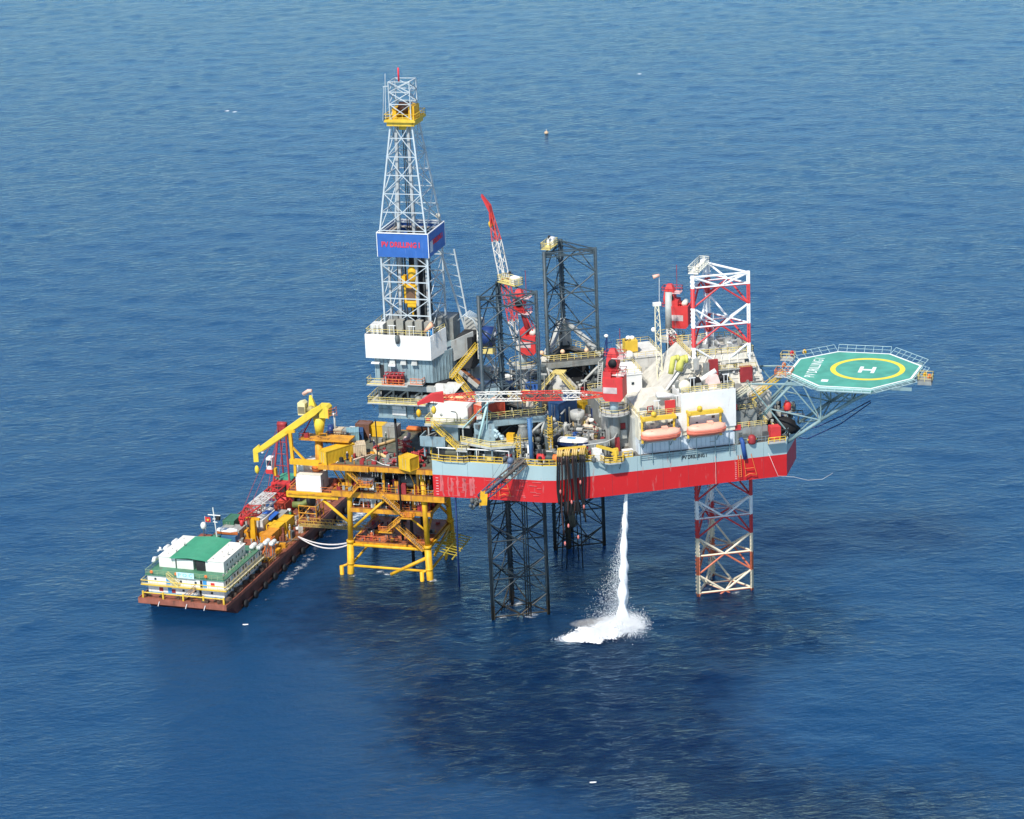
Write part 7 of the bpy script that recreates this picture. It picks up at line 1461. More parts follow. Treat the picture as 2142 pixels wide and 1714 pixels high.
orb = thing('orange_work_boat', 'narrow orange raft lying on the far platform deck beside the hull', 'raft', P_(876, 905), RA); p = P_(876, 905); MB().path([p - RU * 2.6 + Vector((0, 0, .7)), p + RU * 2.2 + Vector((0, 0, .7)), p + RU * 2.6 + RV * .9 + Vector((0, 0, .7)), p - RU * 2.6 + RV * .9 + Vector((0, 0, .7))], .38, 8).build('tube', ORNG, orb); MB().box(p + RV * .45, (4.6, .8, .6), RA).build('floor', mat('tan_floor', (.6, .4, .2)), orb)
gn = thing('grey_blowout_stack', 'white and pink cable reel heap by the tall riser on the platform', 'equipment', P_(848, 930), RA); a = MB()
for i in range(14): a.blob(P_(843 + random.random() * 14, 922 + random.random() * 14) + Vector((0, 0, random.random() * 1.6)), .42, n=6)
a.build('reel_heap', mat('pink_white_heap', (.55, .42, .40), var=.4), gn)
# risers between rig, platform and sea
for lab, a, b_, ta, tb, r_ in (('tall black riser pipe rising through the front of the platform deck', (824, 845), (843, 1130), -6.5, -7.4, .26), ('slim black hose pole beside the tall black riser', (785, 880), (790, 965), 3.0, -5.0, .13), ('slim dark pole near the far hull corner', (882, 893), (886, 930), 5, 2, .14)):
    tag(MB().path([PT(*a, ta), PT((a[0] + b_[0]) / 2 + 1, (a[1] + b_[1]) / 2, (ta + tb) / 2), PT(*b_, tb)], r_, 8).build('riser_pipe', BLACK, None, PT(*b_, tb), RA), lab, 'riser')
for lab, (x0_, x1_), (y0_, y1_), t_, r_ in (('black conductor pipe under the lower process deck', (860, 862), (1085, 1180), 0, .34), ('black conductor pipe farther back under the platform', (882, 884), (1085, 1130), 6, .3)):
    p = PT(x0_, y0_, t_); tag(MB().rod(Vector((p.x, p.y, 14)), Vector((p.x, p.y, -4)), r_, 8).build('conductor', BLACK, None, Vector((p.x, p.y, -4)), RA), lab, 'conductor', 'black conductors under the platform')
p = PZ(961, 1230, 0); tag(MB().rod(Vector((p.x, p.y, -3)), up(Vector((p.x + .2, p.y, 0)), 27.2), .19, 8).build('hanging_pipe', NAVY, None, Vector((p.x, p.y, -3)), RA), 'thin navy pipe hanging from the hull beside the platform leg', 'pipe')
bh = thing('black_hose_ramp', 'dark sloping hose ramp under the platform above the sea deck', 'hose ramp', R(-36, 2, 7), RA); a, b_ = PT(750, 1138, 0), PT(800, 1095, 3)
for o_ in (-.7, 0, .7): MB().path([a + RV * o_, a.lerp(b_, .5) + RV * o_ + Vector((0, 0, .3)), b_ + RV * o_], .25).build('hose', BLACK if o_ else REDDK, bh)
MB().rail([a - RV * 1.0, b_ - RV * 1.0], h=1.3, sp=.6, r=.05).build('ramp_rail', NAVY, bh)
# gangway and ropes to the barge
gw = thing('gangway', 'long yellow gangway from the platform leg to the barge', 'gangway', PT(790, 1118, 6), RA); ga, gb_ = PT(800, 1110, 8), PZ(628, 1098, 5.0)
gd = (gb_ - ga).normalized(); gs = gd.cross(Vector((0, 0, 1))).normalized()
MB().bar(ga, gb_, 1.6, .2).build('walkway', mat('olive_walkway', (.42, .30, .10), var=.3), gw); m_ = MB(); n_ = 18
for sg in (-.85, .85):
    m_.rail([ga + gs * sg, gb_ + gs * sg], h=1.3, sp=1.4, r=.06, mids=(.4,)); 
    for i in range(n_): m_.rod(ga.lerp(gb_, i / n_) + gs * sg, ga.lerp(gb_, (i + 1) / n_) + gs * sg + Vector((0, 0, 1.3)), .045, 4)
m_.build('lattice_side', mat('gangway_orange', (.60, .34, .06), var=.2, rust=.1), gw)
for k, (dy, sag) in enumerate(((0, 1.2), (2.6, 1.9))):
    a, b_ = PZ(624, 1123, 4.2), PT(738, 1133 + dy, -6.5); m_ = MB(); m_.path([a.lerp(b_, u) - Vector((0, 0, sag * 4 * u * (1 - u))) for u in np.linspace(0, 1, 12)], .16, 6)
    tag(m_.build('mooring_rope', ROPE, None, a, RA), ('upper white mooring rope from barge to platform leg', 'lower white mooring rope from barge to platform leg')[k], 'rope', 'white mooring ropes')
# ================================================================== ACCOMMODATION AND CRANE BARGE
BD = 3.5; BL_ = 66.0; BW = 19.0
bg_ = thing('barge_hull', 'rusty red-brown flat barge hull moored to the yellow platform', 'barge', B(30, 9.8, 0), BA_)
xs = MB(); pr = [(0, BD - 1.0), (0, BD), (BL_, BD), (BL_, BD - 1.0), (BL_ - 5, -2.0), (7.0, -2.0), (2.6, BD - 1.35)]
xs.loft([[B(a, b_, z) for a, z in pr] for b_ in (0, BW)]); xs.build('hull', mat('dark_barge_side', (.13, .045, .035), var=.45, scale=.5, rust=.35, rustcol=(.05, .025, .02)), bg_)
MB().rbox(B, .1, BL_ - .1, .1, BW - .1, BD, BD + .04).build('deck', RUSTD, bg_)
MB().rbox(B, -.12, .0, -.1, BW + .1, BD - .9, BD + .25).rbox(B, 0, BL_, BW, BW + .16, BD - .5, BD + .2).rbox(B, 0, BL_, -.16, 0, BD - .5, BD + .2).rbox(B, 7.0, BL_ - 6, BW, BW + .12, .6, .9).build('rubbing_strake', mat('strake_rust', (.33, .11, .07), var=.35, rust=.3, rustcol=(.15, .06, .04)), bg_)
MB().rbox(B, 7, BL_ - 6, BW + .002, BW + .03, -.5, .5).build('boot_topping', mat('black_boot_top', (.02, .015, .015), var=.4), bg_)
for i in range(12):
    a = 8 + i * 4.9; MB().lathe(B(a, BW + .55, .9), [(.35, -.3), (.75, -.28), (.85, 0), (.75, .28), (.35, .3)], 12, axis=BV).build('tyre_fender', BLACK, bg_)
r_ = MB()
for b_ in (.8, 5.2, 9.6, 14.0, 18.4): r_.bar(B(.5, b_, BD), B(.5, b_, BD + 1.5), .32)
r_.rod(B(.5, .8, BD + 1.2), B(.5, 18.4, BD + 1.2), .12); r_.build('yellow_guard_bar', YELLOW, bg_)
for (a, b_) in ((-.05, 4.6), (-.05, 10.6), (-.05, 14.6)): MB().rod(B(a - .1, b_, BD - .2), B(a - .5, b_ - .2, BD - 1.1), .09).build('rope_end', ROPE, bg_)
js = MB()
for i in range(60):
    a = random.uniform(1, 21); js.box(B(a if i > 22 else random.uniform(.6, 2.2), random.uniform(17.8, 18.7) if i > 22 else random.uniform(1, 18), BD + .04), (random.uniform(.3, .9), random.uniform(.3, .8), random.uniform(.3, .9)), random.random() * 3)
js.build('deck_fittings', mat('rust_brown_clutter', (.13, .085, .06), var=.7), bg_)
# accommodation house
H0, H1, HM, A0, A1, B0, B1 = BD + .04, 7.6, 5.75, 2.8, 21.0, .9, 17.5
bh = thing('barge_house', 'two-storey white barge accommodation with a green flat roof deck', 'accommodation', B(12, 9, H0), BA_)
wlm = mat('barge_white', (.80, .79, .73), var=.1, rust=.1, rustcol=(.52, .36, .24))
MB().rbox(B, A0, A1, B0, B1, H0 + .5, H1).build('wall', wlm, bh); MB().rbox(B, A0 - .02, A1 + .02, B0 - .02, B1 + .02, H0, H0 + .5).build('blue_base', mat('pale_blue_base', (.22, .42, .52), var=.2, rust=.2), bh)
MB().rbox(B, A0 - .3, A1 + .6, B0 - .4, B1 + .3, H1, H1 + .14).build('green_roof_deck', GRNDK, bh)
MB().rbox(B, A0 - .9, A0 - .02, B0 - 1.2, B1 + .9, HM - .12, HM + .05).rbox(B, A0 - .02, A1, B1 + .02, B1 + .9, HM - .12, HM + .05).build('walkway', CREAM, bh)
MB().rail([B(A1, B1 + .85, HM), B(A0 - .85, B1 + .85, HM), B(A0 - .85, B0 - 1.1, HM), B(A0 + 2, B0 - 1.1, HM)], h=1.0, sp=1.8, r=.055, mids=(.4,)).build('yellow_rail', YELPALE, bh)
MB().bar(B(A0 - .9, B0 - 1.1, HM + .06), B(A0 - .9, B1 + .9, HM + .06), .1, .3).bar(B(A0 - .9, B0 - 1.1, HM + .95), B(A0 - .9, B1 + .9, HM + .95), .1, .12).bar(B(A0 - .9, B1 + .92, HM + .06), B(A1, B1 + .92, HM + .06), .08, .22).build('yellow_band', YELLOW, bh)
MB().rail([B(A1 + .4, B1 + .2, H1 + .14), B(A0 - .2, B1 + .2, H1 + .14), B(A0 - .2, B0 - .3, H1 + .14), B(A1, B0 - .3, H1 + .14)], h=.95, sp=1.3, r=.04, mids=(.33, .66)).build('green_rail', mat('pale_green_rail', (.35, .46, .25)), bh)
for i in range(13):
    a = A0 + 1.0 + i * 1.35
    for z in (6.35, 4.5):
        wn = MB().rbox(B, a, a + .55, B1, B1 + .05, z, z + .75).build('window', GLASS if (i * 7 + (z > 5)) % 3 else mat('pale_blue_glass', (.35, .55, .62)), bh); MB().rbox(B, a - .06, a + .61, B1 - .01, B1 + .03, z - .08, z).build('sill', GREYL, wn)
for b_, z in ((8.0, 6.5), (11.2, 6.5), (2.4, 6.6), (8.4, 4.6), (14.6, 4.6), (11, 4.7)): MB().rbox(B, A0 - .06, A0, b_, b_ + .45, z, z + .45).build('porthole', GLASS, bh)
for b_, z, mt, nm in ((5.0, 5.9, CYANB, 'blue_door'), (13.0, 5.9, CYANB, 'blue_door'), (5.2, 4.1, CYANB, 'blue_door'), (12.4, 5.8, DARK, 'dim_doorway'), (12.1, 4.1, DARK, 'dim_doorway'), (6.0, 4.1, REDDK, 'red_locker'), (3.3, 4.3, REDDK, 'red_locker'), (14.7, 6.2, RED, 'red_sign')):
    MB().rbox(B, A0 - .05, A0 - .01, b_, b_ + (.5 if mt == DARK else .85), z, z + (1.5 if 'door' in nm else .8)).build(nm, mt, bh)
st0 = MB(); a, b_ = B(A0 - 1.0, 6.0, H1), B(A0 - 1.0, 8.2, HM)
stair('yellow stairway on the end wall of the barge accommodation', B(A0 - .6, 5.6, H1 + .1), B(A0 - .6, 8.0, HM + .05), .7, YELPALE); stair('rusty stairway from barge deck to the accommodation walkway', B(A0 - 1.4, 11.8, HM), B(A0 - 1.4, 9.4, H0), .6, WOOD)
sg = thing('name_board', 'pale cyan name board on the rail of the barge accommodation', 'sign', B(A0 - .5, 9.3, H1 + .2), BA_); c0, c1 = 7.6, 11.4
MB().rbox(B, A0 - .5, A0 - .4, c0, c1, H1 + .1, H1 + 1.25).build('board', mat('board_pale_cyan', (.55, .80, .84)), sg); text_part('lettering', 'P O C', 1.0, B(A0 - .5, (c0 + c1) / 2, H1 + .68), BV, (0, 0, 1), LETC, sg, width=3.0)
# upper houses and green roof
UZ = H1 + .14; G0 = 9.95
uh = thing('upper_house', 'pair of white upper cabins joined by a green ribbed roof on the barge', 'upper cabins', B(11, 9, UZ), BA_)
MB().rbox(B, 6.6, 17.0, 12.0, 16.0, UZ, G0).build('white_cabin', wlm, uh); MB().rbox(B, 6.9, 18.5, 1.6, 5.2, UZ, G0).build('white_cabin', wlm, uh); MB().rbox(B, 6.8, 17.0, 5.6, 9.2, UZ, G0 - .2).build('middle_cabin', wlm, uh)
MB().rbox(B, 6.5, 17.2, 11.9, 16.1, G0, G0 + .1).build('cabin_roof', mat('cream_roof', (.80, .77, .68), var=.08), uh); MB().rbox(B, 6.8, 18.6, 1.5, 5.3, G0, G0 + .1).build('cabin_roof', MATS['cream_roof'], uh)
rf = [[B(6.2, b_, G0 + .14 + .35 * (1 - abs(b_ - 8.4) / 4.1) + d) for b_ in (4.3, 8.4, 12.5)] + [B(6.2, b_, G0 + .04 + .35 * (1 - abs(b_ - 8.4) / 4.1)) for b_ in (12.5, 8.4, 4.3)] for d in (.0,)]
rf2 = [[p + BU * 12.2 for p in rf[0]]]; MB().loft([rf[0], rf2[0]]).build('green_roof', GRNROOF, uh)
rbm = MB()
for i in range(22): a = 6.3 + i * .56; rbm.path([B(a, 4.3, G0 + .18), B(a, 8.4, G0 + .53), B(a, 12.5, G0 + .18)], .045, 4)
rbm.build('roof_ribs', GRNROOF, uh)
MB().rbox(B, 6.55, 6.7, 10.0, 12.0, UZ, G0 - .1).build('dim_gap', DARK, uh)
for a in (8.0, 9.6, 10.6, 12.4, 13.6, 15.4): MB().rbox(B, a, a + .35, 16.0, 16.04, UZ + .9, UZ + 1.4).build('window', GLASS, uh)
for i, (a, b_, z) in enumerate(((20.0, 16.4, 0), (20.6, 17.6, -.3), (24.4, 17.4, 0), (25.0, 18.5, -.3))):
    z0 = UZ + .7 + z if i < 2 else BD + 4.2 + z; c = thing('life_raft_canister', 'white life-raft canister ' + ('inboard beside the upper cabin', 'outboard on the roof edge rack', 'inboard on the rack past the house end', 'outboard on the rack past the house end')[i], 'life raft', B(a, b_, z0), BA_, 'white life-raft canisters'); MB().lathe(B(a - 1.1, b_, z0), [(.1, -.1), (.42, 0), (.5, .3), (.5, 1.9), (.42, 2.2), (.1, 2.3)], 12, axis=BU).build('shell', WHITE, c)
    for k in (.4, 1.6): MB().lathe(B(a - 1.1 + k, b_, z0), [(.52, 0), (.52, .12)], 12, axis=BU).build('strap', GREYL, c)
    MB().rod(B(a - .5, b_, z0 - .5), B(a - .5, b_, z0 - (1.2 if i < 2 else 4.0)), .08).rod(B(a + .6, b_, z0 - .5), B(a + .6, b_, z0 - (1.2 if i < 2 else 4.0)), .08).build('cradle', GREYM, c)
for i, (a, b_) in enumerate(((13.2, .4), (16.6, .6))): 
    c = thing('life_raft_canister', ('white canister on the far roof edge nearer the green roof end', 'white canister on the far roof edge nearer the mast')[i], 'life raft', B(a, b_, UZ + 1.2), BA_, 'white life-raft canisters'); MB().lathe(B(a - 1, b_, UZ + 1.6), [(.1, -.1), (.45, 0), (.5, .3), (.5, 1.7), (.1, 2.1)], 12, axis=BU).build('shell', WHITE, c); MB().rod(B(a, b_, UZ), B(a, b_, UZ + 1.2), .1).build('cradle', GREYM, c)
bs = MB(); bs.path([B(9, .2, UZ + .9), B(8, .0, UZ + 1.2), B(7.2, .2, UZ + .8)], .4, 8); tag(bs.build('folded_canopy', WHITE, None, B(8, .2, UZ), BA_), 'white canvas bundle on the far roof corner of the barge', 'canvas')
rvt = MB()
for a, b_ in ((7.6, 13.2), (9.2, 14.8), (11.4, 13.4), (13.2, 14.9), (15.2, 13.1), (8.4, 3.0), (11, 2.6), (14.6, 3.6), (16.8, 2.4)): rvt.box(B(a, b_, G0 + .1), (.4, .3, .2), BA_)
for a, b_ in ((10.2, 15.4), (16.2, 15.4), (9.4, 4.4), (13, 4.5)): rvt.lathe(B(a, b_, G0 + .1), [(.12, 0), (.12, .5), (.25, .55), (.2, .75)], 8)
rvt.build('roof_vents', DIRTYW, uh)
acu = MB()
for a in np.arange(5.0, 19.5, 1.6): acu.box(B(a, 16.6, UZ + .02), (random.uniform(.3, .6), .35, random.uniform(.25, .5)), BA_)
acu.build('air_units', GREYM, bh)
for i, b_ in enumerate((2.0, 7.4, 13.9)): MB().lathe(B(A0 - .3, b_, H1 + .75), [(.2, -.05), (.34, -.05), (.34, .05), (.2, .05)], 12, axis=BU).build('life_ring', ORNG, bh)
for i in range(7):
    a = A0 + 1.6 + i * 2.6; MB().rbox(B, a, a + .7, B1, B1 + .045, HM + .05, HM + 1.6).build('side_door', mat('door_cream', (.62, .58, .46)), bh)
# masts and flag
rt = thing('satellite_dome', 'white satellite dome on a rusty stand on the barge roof', 'satellite dome', B(21, 6.4, UZ), BA_); q = PBa(427, 1122, 20.5); q1 = PBa(425.5, 1100, 20.5)
MB().blob(q1, .72, (.85, .85, 1.15), 10, 0).build('dome', WHITE, rt); MB().rod(q, q1, .12).build('post', GREYD, rt); MB().box(q - Vector((0, 0, .5)), (2.6, 2.6, .5), BA_).build('stand', RUSTD, rt); MB().box(q - Vector((0, 0, 1.0)) + BU * .8 + BV * .9, (3.4, 3.4, .5), BA_).build('green_base', GRNDK, rt); MB().rod(Vector((q.x, q.y, UZ)), q - Vector((0, 0, .5)), .6).build('trunk', GRNDK, rt)
mt_ = thing('radar_mast', 'thin white radar mast with cross arms on the barge', 'mast', B(22, 10, UZ), BA_); m0, m1 = PBa(454, 1125, 21.5), PBa(445, 1062, 21.5)
MB().rod(m0, m1, .11).rod(PBa(435, 1077, 21.5), PBa(461, 1079, 21.5), .11).rod(PBa(445, 1086, 21.5), PBa(454, 1086, 21.5), .1).rod(PBa(446, 1092, 21.5), PBa(455, 1093, 21.5), .1).rod(Vector((m0.x, m0.y, UZ)), m0, .14).build('pole', WHITE, mt_); MB().box(PBa(456, 1084, 21.5), (.8, .8, .8), BA_, base=False).build('radar', DARK, mt_)
fg = thing('flag', 'red flag with a yellow star flying behind the satellite dome', 'flag', PBa(431, 1108, 22), BA_); f0, f1 = PBa(429, 1091, 22), PBa(439, 1083, 22)
fr_ = [[f0.lerp(Vector((f1.x, f1.y, f0.z)), u) + Vector((.12 * math.sin(u * 7), .12 * math.cos(u * 7), z)) for z in (-.1, 1.0)] for u in np.linspace(0, 1, 7)]
fm = MB()
for a, b_ in zip(fr_[:-1], fr_[1:]): fm.slab([a[0], b_[0], b_[1], a[1]], (0, -1, 0), .03)
fm.build('cloth', RED, fg); MB().rod(f0 - Vector((0, 0, 2.4)), f0 + Vector((0, 0, 1.2)), .05).build('staff', WHITE, fg)
c = (f0 + Vector((f1.x, f1.y, f0.z))) / 2 + Vector((.1, -.22, .45)); MB().slab([c + Vector((math.sin(k * math.pi / 5) * (.32 if k % 2 == 0 else .13), 0, math.cos(k * math.pi / 5) * (.32 if k % 2 == 0 else .13))) for k in range(10)], (0, -1, 0), .03).build('star', HELIY, fg)
wbt = thing('rescue_boat', 'small white and orange rescue boat on a blue cradle behind the green roof', 'boat', B(22.5, 13, UZ - 1), BA_); wc = PBa(477, 1118, 24)
FB = lambda x, y, z: wc + BV * x + BU * y + Vector((0, 0, z)); MB().loft([[FB(x, y * k, z) for y, z in ((-.8, .8), (-.6, .2), (0, 0), (.6, .2), (.8, .8))] for x, k in ((-2.2, .8), (-.8, 1), (1, 1), (2.2, .1))]).build('hull', ORNG, wbt); MB().loft([[FB(x, y * k, .8 + z) for y, z in ((-.8, 0), (-.6, .4), (.6, .4), (.8, 0))] for x, k in ((-2.2, .8), (-.8, 1), (1, 1), (2.2, .1))]).build('canopy', WHITE, wbt); MB().box(FB(0, 0, -1.2), (2.2, 4.2, 1.2), BA_).build('cradle', mat('cradle_blue', (.05, .16, .30)), wbt)
# barge crane
cbx = PZ(598, 1066, BD); cb_ = (cbx - BO).dot(BV); ca_ = (cbx - BO).dot(BU)
bc = thing('barge_crane', 'red crawler-type crane on the barge with a white mid boom', 'crane', cbx, BA_)
foot, tip = PBb(597, 1012, cb_ - .4), PBb(505, 1087, cb_ - .6); hz = foot.z
MB().rod(cbx, Vector((cbx.x, cbx.y, hz - 2.0)), 1.9, 14).build('pedestal', RED, bc)
for sg_, mt, nm in ((1, RED, 'machinery_house'),): MB().rbox(lambda a, b_, z: B(ca_ + a, cb_ + b_, z), -1.5, 5.0, -2.4, 2.2, hz - 1.6, hz + 1.2).build(nm, mt, bc)
MB().rbox(lambda a, b_, z: B(ca_ + a, cb_ + b_, z), 0.5, 4.4, -2.0, 1.6, hz + 1.2, hz + 1.5).build('green_roof', GRNROOF, bc); MB().rbox(lambda a, b_, z: B(ca_ + a, cb_ + b_, z), -1.6, -1.5, -1.4, 1.2, hz - .8, hz + .9).build('dim_opening', DARK, bc)
cq = PBb(566, 968, cb_ - 3.4); MB().box(cq - Vector((0, 0, 1.3)), (1.8, 1.3, 2.6), BA_).build('white_cab', WHITE, bc); MB().box(cq - Vector((0, 0, .4)) - BU * .92, (.06, 1.1, 1.2), BA_).build('cab_window', GLASS, bc); MB().box(cq - Vector((0, 0, 2.2)), (2.2, 1.6, .8), BA_).build('cab_base', RED, bc); MB().bar(cq - Vector((0, 0, 2)), foot + Vector((0, 0, .3)), .5).build('cab_arm', REDDK, bc)
tpp = PBb(590, 888, cb_)
for k, (da, db, nm) in enumerate(((-1.0, -2.0, 'mast_leg'), (-1.0, 1.8, 'mast_leg'), (4.0, -1.8, 'mast_leg'), (4.0, 1.8, 'mast_leg'))):
    MB().bar(B(ca_ + da, cb_ + db, hz + 1.0), tpp + BV * (.7 if db > 0 else -.7), .34 if k < 2 else .26).build(nm, REDDK if k != 3 else ORNG, bc)
MB().rod(tpp - BV * 1.0, tpp + BV * 1.0, .6, 10).rbox(lambda a, b_, z: tpp + BU * a + BV * b_ + Vector((0, 0, z)), -.5, .5, -1.0, 1.0, -2.0, .2).build('mast_head', REDDK, bc); mr = MB()
for u in (.3, .5, .7, .85): mr.rod((B(ca_ - 1, cb_ - 2, hz + 1)).lerp(tpp - BV * .7, u), (B(ca_ - 1, cb_ + 1.8, hz + 1)).lerp(tpp + BV * .7, u), .1)
mr.build('mast_brace', REDDK, bc)
boom_parts(bc, foot, tip, [(0, .36, RED, False), (.36, .70, mat('boom_white_lattice', (.76, .74, .70), var=.15, rust=.1), False), (.70, 1, RED, False)], w0=2.9, dep=1.7, r=.16, taper=(.6, .35))
pm = MB()
for u0, u1, mt, nm in ((.36, .70, MATS['boom_white_lattice'], 'boom_deck_plate'),):
    d_ = (tip - foot); a = d_.normalized().cross(Vector((0, 0, 1))).normalized(); 
    for i in range(10):
        c = foot + d_ * (u0 + (u1 - u0) * (i + .5) / 10) + Vector((0, 0, .95)); 
        for x in (-.95, -.3, .35, 1.0): MB_ = pm.bar(c + a * (x - .22) - d_.normalized() * .35, c + a * (x + .22) + d_.normalized() * .35, .16, .06)
    pm.build(nm, mt, bc)
pr_ = MB()
for sg_ in (-.7, .7): pr_.rod(tpp + BV * sg_, foot.lerp(tip, .30) + BV * sg_ * 1.6 + Vector((0, 0, .8)), .07, 4).rod(tpp + BV * sg_, foot.lerp(tip, .95) + BV * sg_ + Vector((0, 0, .5)), .05, 4)
pr_.build('pendant_rope', REDDK, bc); MB().lathe(tip - Vector((0, 0, 1.6)), [(.1, 0), (.4, .3), (.45, 1), (.15, 1.5)], 8).build('hook_block', RED, bc); MB().box(PBb(577, 994, cb_ - 1), (1.0, .5, 1.6), BA_).build('yellow_block', JACKY, bc)
yp = thing('boom_post', 'yellow post with a cross head that rests the barge crane boom', 'boom rest', PZ(532, 1128, BD), BA_); p = PZ(532, 1130, BD); MB().bar(p, Vector((p.x, p.y, 8.3)), 1.1, 1.1).bar(Vector((p.x, p.y, 8.3)) - BV * 1.6, Vector((p.x, p.y, 8.3)) + BV * 1.6, .5).build('post', JACKY, yp); MB().box(p + BU * 1.2 - BV * 1.5, (2.2, 2.4, 1.8), BA_).build('orange_winch', JACKO, yp)
# deck cargo
Q = lambda x, y: PZ(x, y, BD + .05)
container('yellow open-top skip farthest along the barge edge', Q(598, 1108), (4.2, 2.4, 2.6), BA_, CONTY); container('yellow skip in the middle of the row on the barge edge', Q(581, 1121), (3.6, 2.4, 2.6), BA_, CONTY); container('brown-topped orange container nearest the barge accommodation', Q(567, 1138), (4.6, 2.4, 2.8), BA_, CONTO); container('pale yellow basket behind the orange container', Q(569, 1112), (3.0, 2.2, 2.0), BA_, CONTY)
container('pale grey container with a dark hatch beside the radar mast', Q(498, 1128), (3.6, 2.4, 2.6), BA_, CONTG); container('grey container next to the one beside the radar mast', Q(478, 1124), (3.6, 2.4, 2.4), BA_, CONTG); container('green container with a grey roof under the red boom tip', Q(488, 1112), (4.2, 2.6, 3.2), BA_, CONTGR); container('long pale grey container behind the yellow boom post', Q(552, 1108), (6.5, 2.8, 3.4), BA_, CONTW); container('dark red container below the barge crane', Q(592, 1074), (3.0, 2.6, 2.8), BA_, CONTR); container('dark blue-grey container beside the dark red one', Q(574, 1072), (3.0, 2.6, 2.6), BA_, CONTB); container('low grey cabin behind the blue tarpaulin', Q(588, 1092), (3.4, 2.4, 2.2), BA_, CONTG); container('pale flat box beyond the blue tarpaulin', Q(560, 1090), (3.0, 2.2, 2.6), BA_, CONTW)
tr = thing('tarpaulin_tent', 'bright blue tarpaulin stretched over cargo on the barge', 'tarpaulin', Q(556, 1100), BA_); p = Q(560, 1102); MB().box(p, (4.0, 3.0, 2.6), BA_).build('cargo', DARK, tr); MB().loft([[p + BU * x + BV * y + Vector((0, 0, z)) for x, y, z in ((-2.4, -1.9, 2.7), (2.4, -1.9, 2.8), (2.4, 1.9, 2.6), (-2.4, 1.9, 2.5))], [p + BU * x * .3 + BV * y * .4 + Vector((0, 0, 3.5)) for x, y in ((-2.4, -1.9), (2.4, -1.9), (2.4, 1.9), (-2.4, 1.9))]]).build('blue_sheet', mat('bright_blue_sheet', (.04, .16, .58), bump=.4), tr)
gh = thing('green_hose_reel', 'green ribbed suction hose with a black mouth lying on the barge', 'hose', PZ(630, 1052, 6), BA_); MB().path([PZ(612, 1056, 6.5), PZ(632, 1056, 6.5), PZ(643, 1050, 6.8), PZ(648, 1046, 7.2)], .7, 10).build('ribbed_hose', GREENH, gh); MB().lathe(PZ(645, 1049, 7.4), [(.6, 0), (1.2, .3), (1.25, 1.1), (.8, 1.2)], 14, axis=(.6, -.3, .2)).build('black_mouth', BLACK, gh); MB().rod(PZ(622, 1062, BD), PZ(622, 1056, 6.2), .25).rod(PZ(640, 1060, BD), PZ(640, 1052, 6.2), .25).build('cradle', GREYM, gh)
of = thing('orange_pipe_frame', 'rusty orange pipe frame at the platform end of the barge', 'frame', Q(655, 1080), BA_); fm = MB(); p = Q(652, 1082)
for x in (-2, 0, 2):
    for y in (-2, 2): fm.rod(p + BU * x + BV * y, p + BU * x + BV * y + Vector((0, 0, 3.2)), .12)
for z in (1.6, 3.2): fm.rod(p - BU * 2 + BV * 2 + Vector((0, 0, z)), p + BU * 2 + BV * 2 + Vector((0, 0, z)), .12).rod(p - BU * 2 - BV * 2 + Vector((0, 0, z)), p + BU * 2 - BV * 2 + Vector((0, 0, z)), .12).rod(p - BU * 2 - BV * 2 + Vector((0, 0, z)), p - BU * 2 + BV * 2 + Vector((0, 0, z)), .12)
fm.rod(p - BU * 3 - BV * 2, p + BU * 3 + BV * 2 + Vector((0, 0, 5)), .13); fm.build('frame', JACKO, of)
oo = thing('orange_stand', 'orange trestle stand leaning at the barge edge beside the life rafts', 'trestle', Q(575, 1155), BA_); p = Q(573, 1158); fm = MB()
for x in (-1.4, 1.4): fm.rod(p + BU * x, p + BU * x * .6 + Vector((0, 0, 3.4)), .13).rod(p + BU * x - BV * 2, p + BU * x * .6 - BV * .6 + Vector((0, 0, 3.4)), .13)
fm.rod(p - BU * .9 + Vector((0, 0, 3.4)), p + BU * .9 + Vector((0, 0, 3.4)), .15).rod(p - BU * 1.2 + Vector((0, 0, 1.5)), p + BU * 1.2 + Vector((0, 0, 1.5)), .1); fm.build('frame', ORNG, oo)
cl = [('heap of rusty chain and gear on the barge deck behind the accommodation', 515, 1122, mat('brown_gear', (.16, .13, .10), var=.5), 1.5), ('brown cargo net heap beside the long grey container', 540, 1122, mat('net_brown', (.28, .19, .13), var=.4), 1.2), ('pale sack heap near the barge gangway end', 618, 1100, BIGBAG, 1.0), ('white sack standing on the barge beside the blue tarpaulin', 608, 1088, WHITE, .8), ('dark gear heap under the red boom tip', 508, 1112, GREYD, 1.5), ('pale grey sack pile on the barge edge', 606, 1124, GREYL, .8), ('white bundle on the barge rail near the mooring rope', 622, 1110, WHITE, .7)]
for lab, x, y, mt, r_ in cl:
    m_ = MB()
    for k in range(5): m_.blob(Q(x, y) + Vector((random.uniform(-1, 1) * r_ * .6, random.uniform(-1, 1) * r_ * .6, r_ * .4 + random.random() * r_ * .4)), r_ * .6, (1, 1, .8), 7, .2)
    tag(m_.build('deck_heap', mt, None, Q(x, y), BA_), lab, 'deck cargo')
gd_ = thing('white_light_drum', 'small green and white drum beside the dark red container', 'drum', Q(606, 1082), BA_); MB().rod(Q(606, 1082), up(Q(606, 1082), 1.2), .4, 10).build('shell', GRNROOF, gd_); MB().rod(up(Q(606, 1082), 1.2), up(Q(606, 1082), 1.9), .4, 10).build('cap', WHITE, gd_)
person('person in red coveralls and white helmet on the barge deck by the blue tarpaulin', Q(584, 1106), .3, MATS['red_coverall'], MATS['red_coverall'], MARKW)
person('person in pale coveralls near the barge gangway', Q(607, 1114), .8, GREYL, GREYL, MARKW)
MBx = MB().rail([B(22, BW - .3, BD), B(BL_ - 18, BW - .3, BD)], h=1.0, sp=2.4, r=.05).build('edge_rail', JACKO, bg_)
BCL = [GREYD, mat('brown_gear', (.16, .13, .10), var=.5), RUSTD, GREYM, JACKO, GREYL, DARK]
